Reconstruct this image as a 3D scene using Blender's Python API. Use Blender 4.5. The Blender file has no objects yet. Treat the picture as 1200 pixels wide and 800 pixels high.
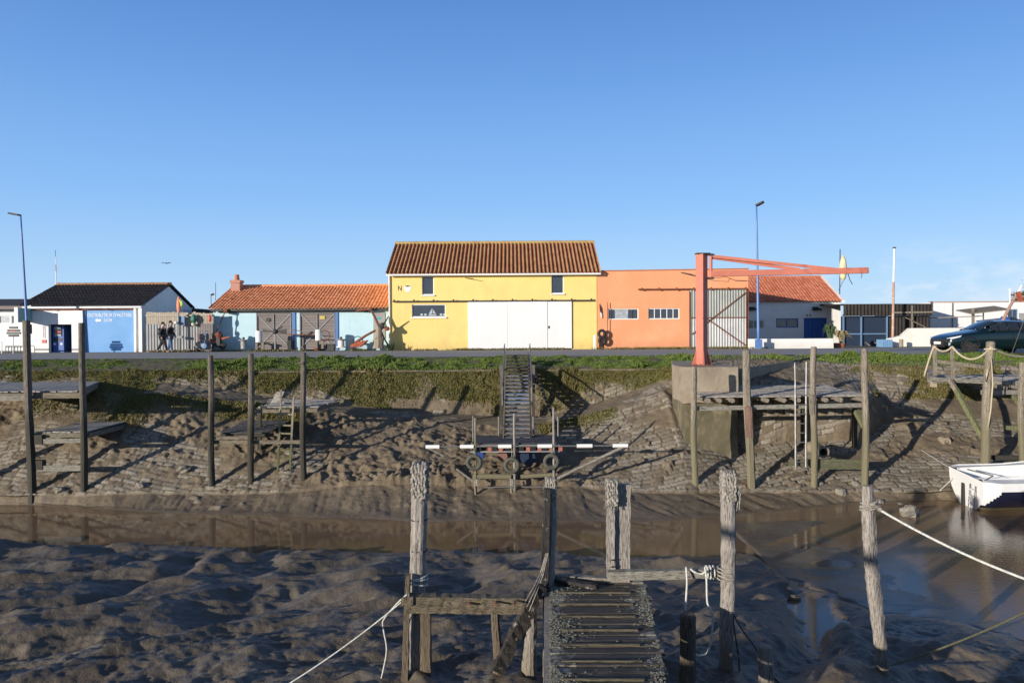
import bpy, math, random
import numpy as np
from mathutils import Vector, Matrix
random.seed(7); rng=np.random.default_rng(7)
SC=bpy.context.scene; COL=SC.collection
PI=math.pi
# ---------------- camera frame ----------------
F=900.0; CZ=1.1
A_=math.atan(13/900); R_=math.radians(0.35)
FWD=Vector((0,math.cos(A_),-math.sin(A_))); UP0=Vector((0,math.sin(A_),math.cos(A_))); RX=Vector((1,0,0))
CR=RX*math.cos(R_)-UP0*math.sin(R_); CU=RX*math.sin(R_)+UP0*math.cos(R_)
def P(px,py,Y):
    u=(px-600)/F; v=-(py-400)/F
    d=CR*u+CU*v+FWD
    t=Y/d.y
    return (d.x*t, Y, CZ+d.z*t)
def Pz(px,py,z):
    u=(px-600)/F; v=-(py-400)/F
    d=CR*u+CU*v+FWD
    t=(z-CZ)/d.z
    return (d.x*t, d.y*t, z)
def PX(px,Y,py=400): return P(px,py,Y)[0]
def PZ(py,Y,px=600): return P(px,py,Y)[2]
# ---------------- numpy noise ----------------
_perm=np.random.default_rng(3).random((256,256))
def vnoise(x,y,seed=0):
    x=np.asarray(x,float)+seed*17.31; y=np.asarray(y,float)+seed*9.77
    xi=np.floor(x).astype(int); yi=np.floor(y).astype(int)
    fx=x-xi; fy=y-yi; fx=fx*fx*(3-2*fx); fy=fy*fy*(3-2*fy)
    g=lambda a,b:_perm[a&255,b&255]
    return (g(xi,yi)*(1-fx)+g(xi+1,yi)*fx)*(1-fy)+(g(xi,yi+1)*(1-fx)+g(xi+1,yi+1)*fx)*fy
def fbm(x,y,o=4,seed=0,g=.5):
    s=0;a=1;t=0
    for i in range(o):
        s=s+a*vnoise(x*2**i,y*2**i,seed+i*3); t+=a; a*=g
    return s/t*2-1
def ridged(x,y,o=4,seed=0):
    s=0;a=1;t=0
    for i in range(o):
        s=s+a*(1-np.abs(2*vnoise(x*2**i,y*2**i,seed+i*5)-1)); t+=a; a*=.5
    return s/t
def sst(a,b,x):
    t=np.clip((x-a)/(b-a),0,1); return t*t*(3-2*t)
# ---------------- materials ----------------
def _new(name):
    m=bpy.data.materials.new(name); m.use_nodes=True
    nt=m.node_tree; nt.nodes.clear()
    out=nt.nodes.new('ShaderNodeOutputMaterial'); b=nt.nodes.new('ShaderNodeBsdfPrincipled')
    nt.links.new(b.outputs[0],out.inputs[0]); return m,nt,b
def rgb(c): return (c[0],c[1],c[2],1)
def nd(nt,t,**k):
    n=nt.nodes.new(t)
    for a,v in k.items(): setattr(n,a,v)
    return n
def noise(nt,vec,scale,detail=5,rough=.55):
    n=nd(nt,'ShaderNodeTexNoise'); n.inputs['Scale'].default_value=scale; n.inputs['Detail'].default_value=detail; n.inputs['Roughness'].default_value=rough
    nt.links.new(vec,n.inputs['Vector']); return n.outputs[0]
def ramp(nt,fac,stops,interp='LINEAR'):
    r=nd(nt,'ShaderNodeValToRGB'); e=r.color_ramp.elements; r.color_ramp.interpolation=interp
    while len(e)<len(stops): e.new(.5)
    for i,(p,c) in enumerate(stops):
        e[i].position=p; e[i].color=rgb(c) if hasattr(c,'__len__') else (c,c,c,1)
    nt.links.new(fac,r.inputs[0]); return r.outputs[0]
def mix(nt,fac,a,b,mode='MIX'):
    m=nd(nt,'ShaderNodeMix',data_type='RGBA',blend_type=mode)
    for s,v in ((0,fac),(6,a),(7,b)):
        if hasattr(v,'is_linked') or hasattr(v,'node'): nt.links.new(v,m.inputs[s])
        else: m.inputs[s].default_value=v if s==0 else rgb(v)
    return m.outputs[2]
def math_(nt,op,a,b=None,clamp=False):
    m=nd(nt,'ShaderNodeMath',operation=op); m.use_clamp=clamp
    for i,v in enumerate((a,b)):
        if v is None: continue
        if hasattr(v,'node'): nt.links.new(v,m.inputs[i])
        else: m.inputs[i].default_value=v
    return m.outputs[0]
def coords(nt,stretch=(1,1,1),kind='Object'):
    t=nd(nt,'ShaderNodeTexCoord'); m=nd(nt,'ShaderNodeMapping'); m.inputs['Scale'].default_value=stretch
    nt.links.new(t.outputs[kind],m.inputs[0]); return m.outputs[0]
def wpos(nt): return nd(nt,'ShaderNodeNewGeometry').outputs['Position']
def bump(nt,b,h,st,dist=.02):
    n=nd(nt,'ShaderNodeBump'); n.inputs['Strength'].default_value=st; n.inputs['Distance'].default_value=dist
    nt.links.new(h,n.inputs['Height']); nt.links.new(n.outputs[0],b.inputs['Normal'])
def attr(nt,name):
    a=nd(nt,'ShaderNodeAttribute'); a.attribute_name=name; return a.outputs['Fac']
def M_(name,c1,c2=None,scale=3,rough=.8,bmp=.15,stretch=(1,1,1),c3=None,s3=.7,m3=(.5,.7),metal=0,spec=.5,lo=.35,hi=.65,dist=.02,trans=0,coat=0,stz=None,dirt=None):
    m,nt,b=_new(name)
    b.inputs['Metallic'].default_value=metal; b.inputs['Specular IOR Level'].default_value=spec
    b.inputs['Coat Weight'].default_value=coat; b.inputs['Transmission Weight'].default_value=trans
    if c2 is None: c2=tuple(x*.82 for x in c1)
    v=coords(nt,stretch)
    n=noise(nt,v,scale,7,.6)
    col=ramp(nt,n,[(lo,c2),(hi,c1)])
    if c3 is not None:
        n3=noise(nt,coords(nt,stretch if stz is None else stz),s3,6,.65); col=mix(nt,ramp(nt,n3,[(m3[0],0),(m3[1],1)]),col,c3)
    if dirt is not None:
        sp=nd(nt,'ShaderNodeSeparateXYZ');nt.links.new(coords(nt),sp.inputs[0])
        n5=noise(nt,coords(nt,(1.6,1.6,.9)),1.6,6,.65);n6=noise(nt,coords(nt,(2.2,2.2,.16)),1.5,6,.6)
        z=math_(nt,'ADD',sp.outputs[2],math_(nt,'MULTIPLY',n5,-1.1))
        k=nd(nt,'ShaderNodeMapRange');nt.links.new(z,k.inputs[0]);k.inputs[1].default_value=.10;k.inputs[2].default_value=-.55;k.inputs[3].default_value=0;k.inputs[4].default_value=.45
        kk=math_(nt,'MAXIMUM',k.outputs[0],math_(nt,'MULTIPLY',ramp(nt,n6,[(.55,0),(.75,1)]),.20))
        col=mix(nt,kk,col,dirt)
    nt.links.new(col,b.inputs['Base Color'])
    r=ramp(nt,n,[(.2,min(1,rough+.08)),(.8,max(0,rough-.1))]); nt.links.new(r,b.inputs['Roughness'])
    if bmp: bump(nt,b,noise(nt,v,scale*4,6,.65),bmp,dist)
    return m
# ---------------- mesh builder ----------------
BASE={}
class MB:
    def __init__(s): s.v=[];s.f=[]
    def add(s,V,Fc):
        o=len(s.v); s.v+= [tuple(map(float,p)) for p in V]; s.f+=[tuple(i+o for i in f) for f in Fc]; return s
    def hexa(s,p): # p: 8 pts bottom 0-3 ccw, top 4-7
        return s.add(p,[(3,2,1,0),(4,5,6,7),(0,1,5,4),(1,2,6,5),(2,3,7,6),(3,0,4,7)])
    def box(s,x0,x1,y0,y1,z0,z1):
        return s.hexa([(x0,y0,z0),(x1,y0,z0),(x1,y1,z0),(x0,y1,z0),(x0,y0,z1),(x1,y0,z1),(x1,y1,z1),(x0,y1,z1)])
    def beam(s,p,q,w,h,up=(0,0,1),n=1,wob=0,seed=0,w2=None,h2=None):
        p=Vector(p);q=Vector(q);d=(q-p).normalized();up=Vector(up)
        if abs(d.dot(up))>.98: up=Vector((0,1,0))
        r=d.cross(up).normalized();u=r.cross(d).normalized()
        rnd=random.Random(seed+int(abs(p.x*131+p.z*57+q.x*17)*10))
        V=[];w2=w if w2 is None else w2;h2=h if h2 is None else h2
        for i in range(n+1):
            t=i/n;c=p.lerp(q,t);ww=w+(w2-w)*t;hh=h+(h2-h)*t
            for a,b in ((-1,-1),(1,-1),(1,1),(-1,1)):
                e=Vector((rnd.uniform(-1,1),rnd.uniform(-1,1),rnd.uniform(-1,1)))*wob
                V.append(c+r*(a*ww/2)+u*(b*hh/2)+e)
        Fc=[(3,2,1,0)]+[(4*n,4*n+1,4*n+2,4*n+3)]
        for i in range(n):
            for k in range(4):
                Fc.append((4*i+k,4*i+(k+1)%4,4*i+4+(k+1)%4,4*i+4+k))
        return s.add(V,Fc)
    def tube(s,pts,rad,seg=8,wob=0,seed=0,caps=True,closed=False,groove=0):
        pts=[Vector(p) for p in pts];n=len(pts)
        if not hasattr(rad,'__len__'): rad=[rad]*n
        V=[];prev=None;rnd=random.Random(seed)
        gr=[1+groove*rnd.uniform(-1,1) for _ in range(seg)]
        for i,p in enumerate(pts):
            if closed: d=(pts[(i+1)%n]-pts[i-1])
            else: d=pts[min(i+1,n-1)]-pts[max(i-1,0)]
            d=d.normalized() if d.length>1e-9 else Vector((0,0,1))
            if prev is None:
                a=Vector((1,0,0)) if abs(d.x)<.8 else Vector((0,1,0)); r=(a-d*a.dot(d)).normalized()
            else: r=(prev-d*prev.dot(d)).normalized()
            prev=r;u=d.cross(r)
            for k in range(seg):
                an=2*PI*k/seg;rr=rad[i]*(gr[k]+wob*rnd.uniform(-1,1))
                V.append(p+r*math.cos(an)*rr+u*math.sin(an)*rr)
        Fc=[]
        for i in range(n if closed else n-1):
            j=(i+1)%n
            for k in range(seg):
                Fc.append((i*seg+k,i*seg+(k+1)%seg,j*seg+(k+1)%seg,j*seg+k))
        if caps and not closed:
            Fc.append(tuple(range(seg-1,-1,-1)));Fc.append(tuple((n-1)*seg+k for k in range(seg)))
        return s.add(V,Fc)
    def prism_y(s,poly,y0,y1):
        n=len(poly);V=[(x,y0,z) for x,z in poly]+[(x,y1,z) for x,z in poly]
        return s.add(V,[tuple(range(n)),tuple(range(2*n-1,n-1,-1))]+[(i,i+n,(i+1)%n+n,(i+1)%n) for i in range(n)])
    def prism_x(s,poly,x0,x1):
        n=len(poly);V=[(x0,y,z) for y,z in poly]+[(x1,y,z) for y,z in poly]
        return s.add(V,[tuple(range(n-1,-1,-1)),tuple(range(n,2*n))]+[(i,(i+1)%n,(i+1)%n+n,i+n) for i in range(n)])
    def prism_z(s,poly,z0,z1):
        n=len(poly);V=[(x,y,z0) for x,y in poly]+[(x,y,z1) for x,y in poly]
        return s.add(V,[tuple(range(n-1,-1,-1)),tuple(range(n,2*n))]+[(i,(i+1)%n,(i+1)%n+n,i+n) for i in range(n)])
    def lathe(s,c,prof,seg=16,axis='z'):
        V=[];n=len(prof)
        for r,h in prof:
            for k in range(seg):
                a=2*PI*k/seg;x=r*math.cos(a);y=r*math.sin(a)
                V.append((c[0]+x,c[1]+y,c[2]+h) if axis=='z' else ((c[0]+x,c[1]+h,c[2]+y) if axis=='y' else (c[0]+h,c[1]+x,c[2]+y)))
        Fc=[]
        for i in range(n-1):
            for k in range(seg): Fc.append((i*seg+k,i*seg+(k+1)%seg,(i+1)*seg+(k+1)%seg,(i+1)*seg+k))
        Fc.append(tuple(range(seg-1,-1,-1)));Fc.append(tuple((n-1)*seg+k for k in range(seg)))
        return s.add(V,Fc)
    def torus(s,c,R,r,axis='y',seg=24,sub=8,sq=1):
        pts=[]
        for k in range(seg):
            a=2*PI*k/seg;x=R*math.cos(a);y=R*math.sin(a)*sq
            pts.append((c[0]+x,c[1],c[2]+y) if axis=='y' else ((c[0]+x,c[1]+y,c[2]) if axis=='z' else (c[0],c[1]+x,c[2]+y)))
        return s.tube(pts,r,sub,closed=True)
    def blob(s,c,r,seg=10,rings=7,wob=0,seed=0,fn=None):
        rnd=random.Random(seed);V=[];
        if not hasattr(r,'__len__'): r=(r,r,r)
        for i in range(rings+1):
            t=PI*i/rings
            for k in range(seg):
                a=2*PI*k/seg;w=1+wob*rnd.uniform(-1,1)
                V.append((c[0]+r[0]*math.sin(t)*math.cos(a)*w,c[1]+r[1]*math.sin(t)*math.sin(a)*w,c[2]-r[2]*math.cos(t)*w))
        Fc=[]
        for i in range(rings):
            for k in range(seg): Fc.append((i*seg+k,i*seg+(k+1)%seg,(i+1)*seg+(k+1)%seg,(i+1)*seg+k))
        return s.add(V,Fc)
    def build(s,name,mat,parent=None,smooth=False,base=None,bevel=0,recalc=True):
        b=BASE[parent.name] if parent is not None else (Vector(base) if base is not None else None)
        if b is None:
            a=np.array(s.v); b=Vector((a[:,0].mean(),a[:,1].mean(),a[:,2].min()))
        me=bpy.data.meshes.new(name)
        me.from_pydata([(v[0]-b.x,v[1]-b.y,v[2]-b.z) for v in s.v],[],s.f); 
        me.validate(clean_customdata=False)
        if recalc:
            import bmesh
            bm=bmesh.new();bm.from_mesh(me);bmesh.ops.recalc_face_normals(bm,faces=bm.faces);bm.to_mesh(me);bm.free()
        me.materials.append(mat)
        if smooth: me.polygons.foreach_set('use_smooth',[True]*len(me.polygons))
        o=bpy.data.objects.new(name,me);COL.objects.link(o)
        if parent is not None: o.parent=parent
        else: o.location=b
        BASE[o.name]=b
        if bevel:
            md=o.modifiers.new('bevel','BEVEL');md.width=bevel;md.segments=1;md.limit_method='ANGLE'
        return o
def tag(o,label,cat,group=None):
    o['label']=label;o['category']=cat
    if group:o['group']=group
    return o
def thing(name,base,label,cat,group=None):
    o=bpy.data.objects.new(name,None);COL.objects.link(o);o.location=base;o.empty_display_size=.2
    BASE[o.name]=Vector(base);return tag(o,label,cat,group)
def struct(o,kind='structure'): o['kind']=kind;return o
def copy_tree(o,loc,rz=None,parent=None,label=None):
    c=o.copy();COL.objects.link(c)
    if parent is None:
        c.location=loc;BASE[c.name]=Vector(loc)
        if rz is not None:c.rotation_euler.z=rz
        if label:c['label']=label
    else: c.parent=parent
    for ch in list(o.children): copy_tree(ch,None,None,c)
    return c
def grid_mesh(name,Xs,Ys,Zs,mat,parent=None,smooth=True,attrs=None):
    """arrays shape (n,m,) of points -> quad grid"""
    n,m=Xs.shape
    co=np.stack([Xs,Ys,Zs],-1).reshape(-1,3)
    if parent is not None:
        b=BASE[parent.name];co=co-np.array(b)
    idx=np.arange(n*m).reshape(n,m)
    q=np.stack([idx[:-1,:-1],idx[:-1,1:],idx[1:,1:],idx[1:,:-1]],-1).reshape(-1,4)
    return np_mesh(name,co,q,mat,parent,smooth,attrs)
def np_mesh(name,co,q,mat,parent=None,smooth=False,attrs=None):
    me=bpy.data.meshes.new(name);k=q.shape[1]
    me.vertices.add(len(co));me.vertices.foreach_set('co',co.astype(np.float32).ravel())
    me.loops.add(q.size);me.loops.foreach_set('vertex_index',q.astype(np.int32).ravel())
    me.polygons.add(len(q));me.polygons.foreach_set('loop_start',np.arange(0,q.size,k,dtype=np.int32))
    if smooth: me.polygons.foreach_set('use_smooth',np.ones(len(q),bool))
    me.update(calc_edges=True);me.validate()
    if attrs:
        for an,av in attrs.items():
            a=me.attributes.new(an,'FLOAT','POINT');a.data.foreach_set('value',np.asarray(av,np.float32).ravel())
    me.materials.append(mat)
    o=bpy.data.objects.new(name,me);COL.objects.link(o)
    if parent is not None:o.parent=parent
    BASE[o.name]=BASE[parent.name] if parent is not None else Vector((0,0,0))
    return o
def text_mesh(name,body,size,loc,mat,parent,ext=.004,align='CENTER',rot=(PI/2,0,0),sx=1):
    cu=bpy.data.curves.new(name,'FONT');cu.body=body;cu.size=size;cu.extrude=ext;cu.align_x=align;cu.align_y='CENTER';cu.resolution_u=3;cu.offset=.012*size
    t=bpy.data.objects.new(name+'_c',cu);COL.objects.link(t);bpy.context.view_layer.update()
    me=bpy.data.meshes.new_from_object(t.evaluated_get(bpy.context.evaluated_depsgraph_get()))
    bpy.data.objects.remove(t);me.name=name;me.materials.clear();me.materials.append(mat)
    from mathutils import Euler
    me.transform(Matrix.Diagonal((sx,1,1,1)));me.transform(Euler(rot).to_matrix().to_4x4())
    o=bpy.data.objects.new(name,me);COL.objects.link(o);b=BASE[parent.name]
    o.parent=parent;me.transform(Matrix.Translation(Vector(loc)-b));BASE[o.name]=b
    return o
def skin_mesh(name,J,E,mat,parent=None,sub=2,base=None,root=0):
    """J: list of (x,y,z,r) ; E edges"""
    b=BASE[parent.name] if parent is not None else Vector(base)
    me=bpy.data.meshes.new(name);me.from_pydata([(j[0]-b.x,j[1]-b.y,j[2]-b.z) for j in J],E,[])
    o=bpy.data.objects.new(name+'_s',me);COL.objects.link(o)
    md=o.modifiers.new('s','SKIN')
    bpy.context.view_layer.update()
    if not me.skin_vertices: me.attributes  # created with the modifier below
    sv=me.skin_vertices
    if len(sv)==0:
        import bmesh
        bm=bmesh.new();bm.from_mesh(me);lay=bm.verts.layers.skin.verify()
        for i,v in enumerate(bm.verts):
            r=J[i][3];v[lay].radius=(r,r) if not hasattr(r,'__len__') else r;v[lay].use_root=(i==root)
        bm.to_mesh(me);bm.free()
    else:
        for i,j in enumerate(J):
            r=j[3];sv[0].data[i].radius=(r,r) if not hasattr(r,'__len__') else r;sv[0].data[i].use_root=(i==root)
    md2=o.modifiers.new('u','SUBSURF');md2.levels=sub;md2.render_levels=sub
    bpy.context.view_layer.update()
    m2=bpy.data.meshes.new_from_object(o.evaluated_get(bpy.context.evaluated_depsgraph_get()))
    bpy.data.objects.remove(o);m2.name=name;m2.materials.clear();m2.materials.append(mat)
    m2.polygons.foreach_set('use_smooth',[True]*len(m2.polygons))
    q=bpy.data.objects.new(name,m2);COL.objects.link(q)
    if parent is not None:q.parent=parent
    else:q.location=b
    BASE[q.name]=b
    return q
# ---------------- camera, light, world ----------------
cd=bpy.data.cameras.new('camera');cam=bpy.data.objects.new('camera',cd);COL.objects.link(cam)
cd.lens=27;cd.sensor_width=36;cd.clip_end=5000;cd.clip_start=.1
cam.matrix_world=Matrix(((CR.x,CU.x,-FWD.x,0),(CR.y,CU.y,-FWD.y,0),(CR.z,CU.z,-FWD.z,CZ),(0,0,0,1)))
SC.camera=cam
SUN_EL=math.radians(9.5);SAZ=math.radians(47)   # light travels towards +x,+y
ld=bpy.data.lights.new('sun','SUN');sun=bpy.data.objects.new('sun',ld);COL.objects.link(sun)
ld.energy=5.0;ld.angle=math.radians(.5);ld.color=(1,.92,.815)
ldir=Vector((math.sin(SAZ)*math.cos(SUN_EL),math.cos(SAZ)*math.cos(SUN_EL),-math.sin(SUN_EL)))
sun.rotation_euler=ldir.to_track_quat('-Z','Y').to_euler()
W=bpy.data.worlds.new('World');SC.world=W;W.use_nodes=True;nt=W.node_tree;nt.nodes.clear()
wo=nt.nodes.new('ShaderNodeOutputWorld');bg=nt.nodes.new('ShaderNodeBackground');sk=nt.nodes.new('ShaderNodeTexSky')
sk.sky_type='NISHITA';sk.sun_disc=False;sk.sun_elevation=SUN_EL;sk.sun_rotation=PI+SAZ
sk.altitude=0;sk.air_density=1.0;sk.dust_density=.3;sk.ozone_density=2.5
bg.inputs[1].default_value=.15
# thin wisps of cloud low on the right
tc=nd(nt,'ShaderNodeTexCoord');gv=tc.outputs['Generated']
mp=nd(nt,'ShaderNodeMapping');mp.inputs['Scale'].default_value=(1,1,2.6);nt.links.new(gv,mp.inputs[0])
cn=noise(nt,mp.outputs[0],9,6,.6)
d0=(Vector(P(1080,338,100))-Vector((0,0,CZ))).normalized()
vm=nd(nt,'ShaderNodeVectorMath',operation='SUBTRACT');nt.links.new(gv,vm.inputs[0]);vm.inputs[1].default_value=d0
vs=nd(nt,'ShaderNodeVectorMath',operation='MULTIPLY');nt.links.new(vm.outputs[0],vs.inputs[0]);vs.inputs[1].default_value=(5,5,17)
vl=nd(nt,'ShaderNodeVectorMath',operation='LENGTH');nt.links.new(vs.outputs[0],vl.inputs[0])
msk=math_(nt,'SUBTRACT',1,vl.outputs['Value'],True)
cm=math_(nt,'MULTIPLY',ramp(nt,cn,[(.47,0),(.70,1)]),msk)
cm=math_(nt,'MULTIPLY',cm,.9)
sp=nd(nt,'ShaderNodeSeparateXYZ');nt.links.new(gv,sp.inputs[0])
K=1/.15*.875
g_=ramp(nt,sp.outputs[2],[(0,(.56,.76,1.0)),(.06,(.44,.69,1.0)),(.16,(.275,.54,.98)),(.30,(.155,.37,.83)),(.42,(.09,.25,.64)),(.60,(.040,.11,.30)),(1,(.022,.06,.17))])
gs=nd(nt,'ShaderNodeVectorMath',operation='SCALE');nt.links.new(g_,gs.inputs[0]);gs.inputs['Scale'].default_value=K
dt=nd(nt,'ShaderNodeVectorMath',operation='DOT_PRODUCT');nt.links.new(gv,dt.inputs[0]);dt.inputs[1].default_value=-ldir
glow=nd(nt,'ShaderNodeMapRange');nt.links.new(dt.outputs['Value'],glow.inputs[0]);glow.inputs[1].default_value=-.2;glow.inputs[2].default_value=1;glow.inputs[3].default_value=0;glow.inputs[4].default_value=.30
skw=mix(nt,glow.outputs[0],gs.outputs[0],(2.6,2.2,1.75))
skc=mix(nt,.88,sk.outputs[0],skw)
fin=mix(nt,cm,skc,(5.6,5.6,5.8))
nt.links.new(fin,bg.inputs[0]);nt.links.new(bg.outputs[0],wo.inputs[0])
SC.view_settings.view_transform='Standard';SC.view_settings.look='None';SC.view_settings.gamma=1;SC.view_settings.exposure=.20
SC.view_settings.use_curve_mapping=False
# ---------------- materials ----------------
MT={}
MT['white']=M_('white_paint',(.80,.79,.76),(.74,.73,.70),1.2,.7,.08,c3=(.62,.60,.56),s3=.6,m3=(.62,.85),dirt=(.50,.46,.38))
MT['white_gable']=M_('white_render',(.74,.75,.76),(.66,.67,.68),2,.8,.1)
MT['yellow']=M_('yellow_render',(.83,.62,.22),(.79,.58,.19),.9,.85,.12,c3=(.72,.51,.19),s3=.5,m3=(.5,.8),dirt=(.42,.33,.14))
MT['orange']=M_('orange_render',(.80,.335,.165),(.75,.305,.145),.8,.85,.12,c3=(.82,.39,.21),s3=.5,m3=(.5,.75),dirt=(.45,.22,.12))
MT['blue_wall']=M_('pale_blue_render',(.50,.68,.72),(.45,.63,.68),1.1,.85,.12,c3=(.42,.57,.62),s3=.8,m3=(.55,.8),dirt=(.30,.36,.36))
MT['blue_panel']=M_('mid_blue_paint',(.135,.335,.64),(.12,.31,.60),1,.6,.03)
MT['blue_door']=M_('royal_blue_paint',(.03,.11,.38),(.025,.095,.34),2,.5,.05)
MT['blue_frame']=M_('blue_grey_paint',(.14,.24,.38),(.12,.2,.33),3,.5,.05)
MT['slate_dark']=M_('dark_grey_tile',(.035,.035,.038),(.018,.018,.02),3,.85,.3,c3=(.10,.10,.09),s3=9,m3=(.58,.72))
def tile_mat(name,a,b,c,lich=None,lm=(.5,.65)):
    m,nt,bs=_new(name);f=attr(nt,'rnd')
    col=ramp(nt,f,[(0,a),(.5,b),(1,c)])
    n=noise(nt,coords(nt),6,6,.6);col=mix(nt,math_(nt,'MULTIPLY',n,.22),col,(.14,.06,.035))
    if lich is not None:
        tp=attr(nt,'top');n2=noise(nt,coords(nt,(1,1,1)),2.2,7,.7)
        k=math_(nt,'MULTIPLY',ramp(nt,n2,[(lm[0],0.0),(lm[1],1)]),tp)
        col=mix(nt,k,col,lich)
    nt.links.new(col,bs.inputs['Base Color']);bs.inputs['Roughness'].default_value=.85
    bump(nt,bs,noise(nt,coords(nt),25,5),.3,.01);return m
MT['tile_yellow']=tile_mat('weathered_canal_tile',(.26,.072,.038),(.34,.10,.054),(.42,.15,.08),(.46,.33,.12),(.28,.52))
MT['tile_orange']=tile_mat('orange_interlocking_tile',(.70,.27,.11),(.80,.34,.155),(.85,.40,.20))
MT['tile_red']=tile_mat('red_brown_tile',(.46,.13,.065),(.56,.18,.09),(.62,.23,.13))
MT['tile_dark']=tile_mat('dark_mossy_tile',(.016,.016,.018),(.028,.027,.028),(.05,.048,.045),(.09,.085,.07),(.45,.7))
MT['grey_planks']=M_('grey_planks',(.25,.215,.195),(.17,.145,.135),3,.85,.25,(.25,1,5))
MT['corrug']=M_('galvanised_sheet',(.36,.37,.34),(.30,.31,.29),1.2,.6,.05,c3=(.26,.12,.06),s3=1.4,m3=(.62,.8),metal=.1)
MT['glass']=M_('window_glass',(.045,.055,.075),(.035,.042,.06),1,.06,0,spec=.8)  # blue-grey base stands in for the reflected sky
MT['glass_net']=M_('net_curtain_glass',(.42,.45,.47),(.25,.28,.30),6,.35,0)
MT['darkin']=M_('dark_interior',(.03,.022,.018),(.02,.016,.013),2,.9,0)
MT['steel_dark']=M_('dark_painted_steel',(.05,.045,.04),(.03,.028,.026),4,.6,.1)
MT['steel_galv']=M_('galvanised_steel',(.27,.26,.245),(.18,.17,.155),6,.45,.05,metal=.5)
MT['rust']=M_('rusty_iron',(.25,.085,.04),(.10,.035,.02),5,.85,.3)
MT['rust_red']=M_('red_oxide_iron',(.42,.10,.045),(.26,.06,.03),4,.8,.2)
MT['crane']=M_('faded_red_paint',(.56,.185,.125),(.49,.155,.10),1.5,.55,.06,c3=(.34,.10,.07),s3=2.2,m3=(.56,.68),dirt=(.30,.09,.06))
MT['crane_dk']=M_('dark_red_paint',(.36,.065,.05),(.30,.055,.045),1.5,.6,.06)
MT['lamp_blue']=M_('blue_pole_paint',(.10,.20,.44),(.09,.18,.40),2,.4,.02)
MT['asphalt']=M_('asphalt',(.30,.285,.265),(.25,.24,.225),1.5,.95,.5,c3=(.32,.30,.27),s3=.3,m3=(.5,.75))
MT['concrete']=M_('old_concrete',(.36,.30,.22),(.26,.21,.15),2.2,.9,.5,c3=(.15,.12,.085),s3=1.1,m3=(.5,.7),dist=.03)
def wood(name,a,b,st=(6,6,.5),moss=None,mz=None,lich=None,rough=.85,sc=3):
    m,nt,bs=_new(name)
    v=coords(nt,st);n=noise(nt,v,sc,8,.65);n2=noise(nt,v,sc*5,5,.6)
    col=ramp(nt,n,[(.3,b),(.7,a)])
    col=mix(nt,ramp(nt,n2,[(.36,1),(.5,0)]),col,tuple(x*.3 for x in b))
    if moss is not None:
        sep=nd(nt,'ShaderNodeSeparateXYZ');nt.links.new(wpos(nt),sep.inputs[0])
        n3=noise(nt,wpos(nt),2.5,5)
        z=math_(nt,'ADD',sep.outputs[2],math_(nt,'MULTIPLY',n3,1.2))
        mr=nd(nt,'ShaderNodeMapRange');nt.links.new(z,mr.inputs[0]);mr.inputs[1].default_value=mz+.9;mr.inputs[2].default_value=mz+.1;mr.inputs[3].default_value=0;mr.inputs[4].default_value=1
        col=mix(nt,mr.outputs[0],col,moss)
    if lich is not None:
        n4=noise(nt,coords(nt),7,6,.7);col=mix(nt,ramp(nt,n4,[(lich[1],0),(lich[1]+.05,1)]),col,lich[0])
    nt.links.new(col,bs.inputs['Base Color']);bs.inputs['Roughness'].default_value=rough
    bump(nt,bs,math_(nt,'ADD',n2,n),.8,.02);return m
MT['post_dark']=wood('dark_tidal_timber',(.21,.175,.135),(.11,.09,.07),moss=(.045,.04,.028),mz=-1.2)
MT['post_pale']=wood('pale_tidal_timber',(.34,.29,.22),(.20,.165,.12),moss=(.17,.15,.09),mz=-1.6)
MT['post_green']=wood('algae_green_timber',(.22,.22,.10),(.12,.125,.055))
MT['post_fg']=wood('weathered_grey_timber',(.42,.38,.33),(.23,.20,.17),moss=(.16,.125,.07),mz=-3.3,lich=((.16,.14,.12),.66))
MT['post_fg_brown']=wood('brown_timber',(.20,.155,.10),(.10,.075,.05),lich=((.25,.24,.19),.66))
MT['tar']=wood('tarred_timber',(.05,.042,.036),(.02,.017,.015),lich=((.30,.28,.24),.60))
MT['beam_x']=wood('weathered_beam',(.27,.23,.165),(.15,.125,.085),st=(.5,6,6))
MT['beam_lich']=wood('lichened_beam',(.23,.185,.12),(.12,.095,.06),st=(.5,6,6),lich=((.48,.33,.04),.66))
MT['beam_grey']=wood('pale_grey_beam',(.34,.32,.26),(.20,.185,.15),st=(.5,6,6),lich=((.16,.15,.13),.62))
MT['deck']=wood('silvered_decking',(.48,.44,.38),(.29,.26,.22),st=(.6,5,5))
MT['deck_wet']=wood('dark_wet_planks',(.075,.066,.062),(.035,.03,.028),st=(.7,5,5),rough=.6)
def rope_mat(name,a,b):
    m,nt,bs=_new(name);v=coords(nt);n=noise(nt,v,30,4)
    nt.links.new(ramp(nt,n,[(.35,b),(.65,a)]),bs.inputs['Base Color']);bs.inputs['Roughness'].default_value=.95
    bump(nt,bs,noise(nt,v,60,3),.8,.01);return m
MT['rope_old']=rope_mat('frayed_grey_rope',(.40,.365,.31),(.15,.135,.11))
MT['rope_white']=rope_mat('white_rope',(.66,.66,.60),(.45,.44,.38))
MT['rope_tan']=rope_mat('tan_hemp_rope',(.60,.50,.34),(.40,.33,.22))
MT['rope_green']=rope_mat('greenish_rope',(.18,.17,.09),(.10,.095,.05))
MT['rope_dark']=rope_mat('dark_wet_rope',(.05,.05,.045),(.03,.03,.028))
MT['rubber']=M_('worn_rubber',(.10,.10,.075),(.05,.05,.04),8,.85,.3)
MT['rubber_blk']=M_('black_rubber',(.02,.02,.02),(.012,.012,.012),8,.8,.1)
MT['black']=M_('black_paint',(.018,.018,.02),(.012,.012,.014),3,.5,.05)
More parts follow.
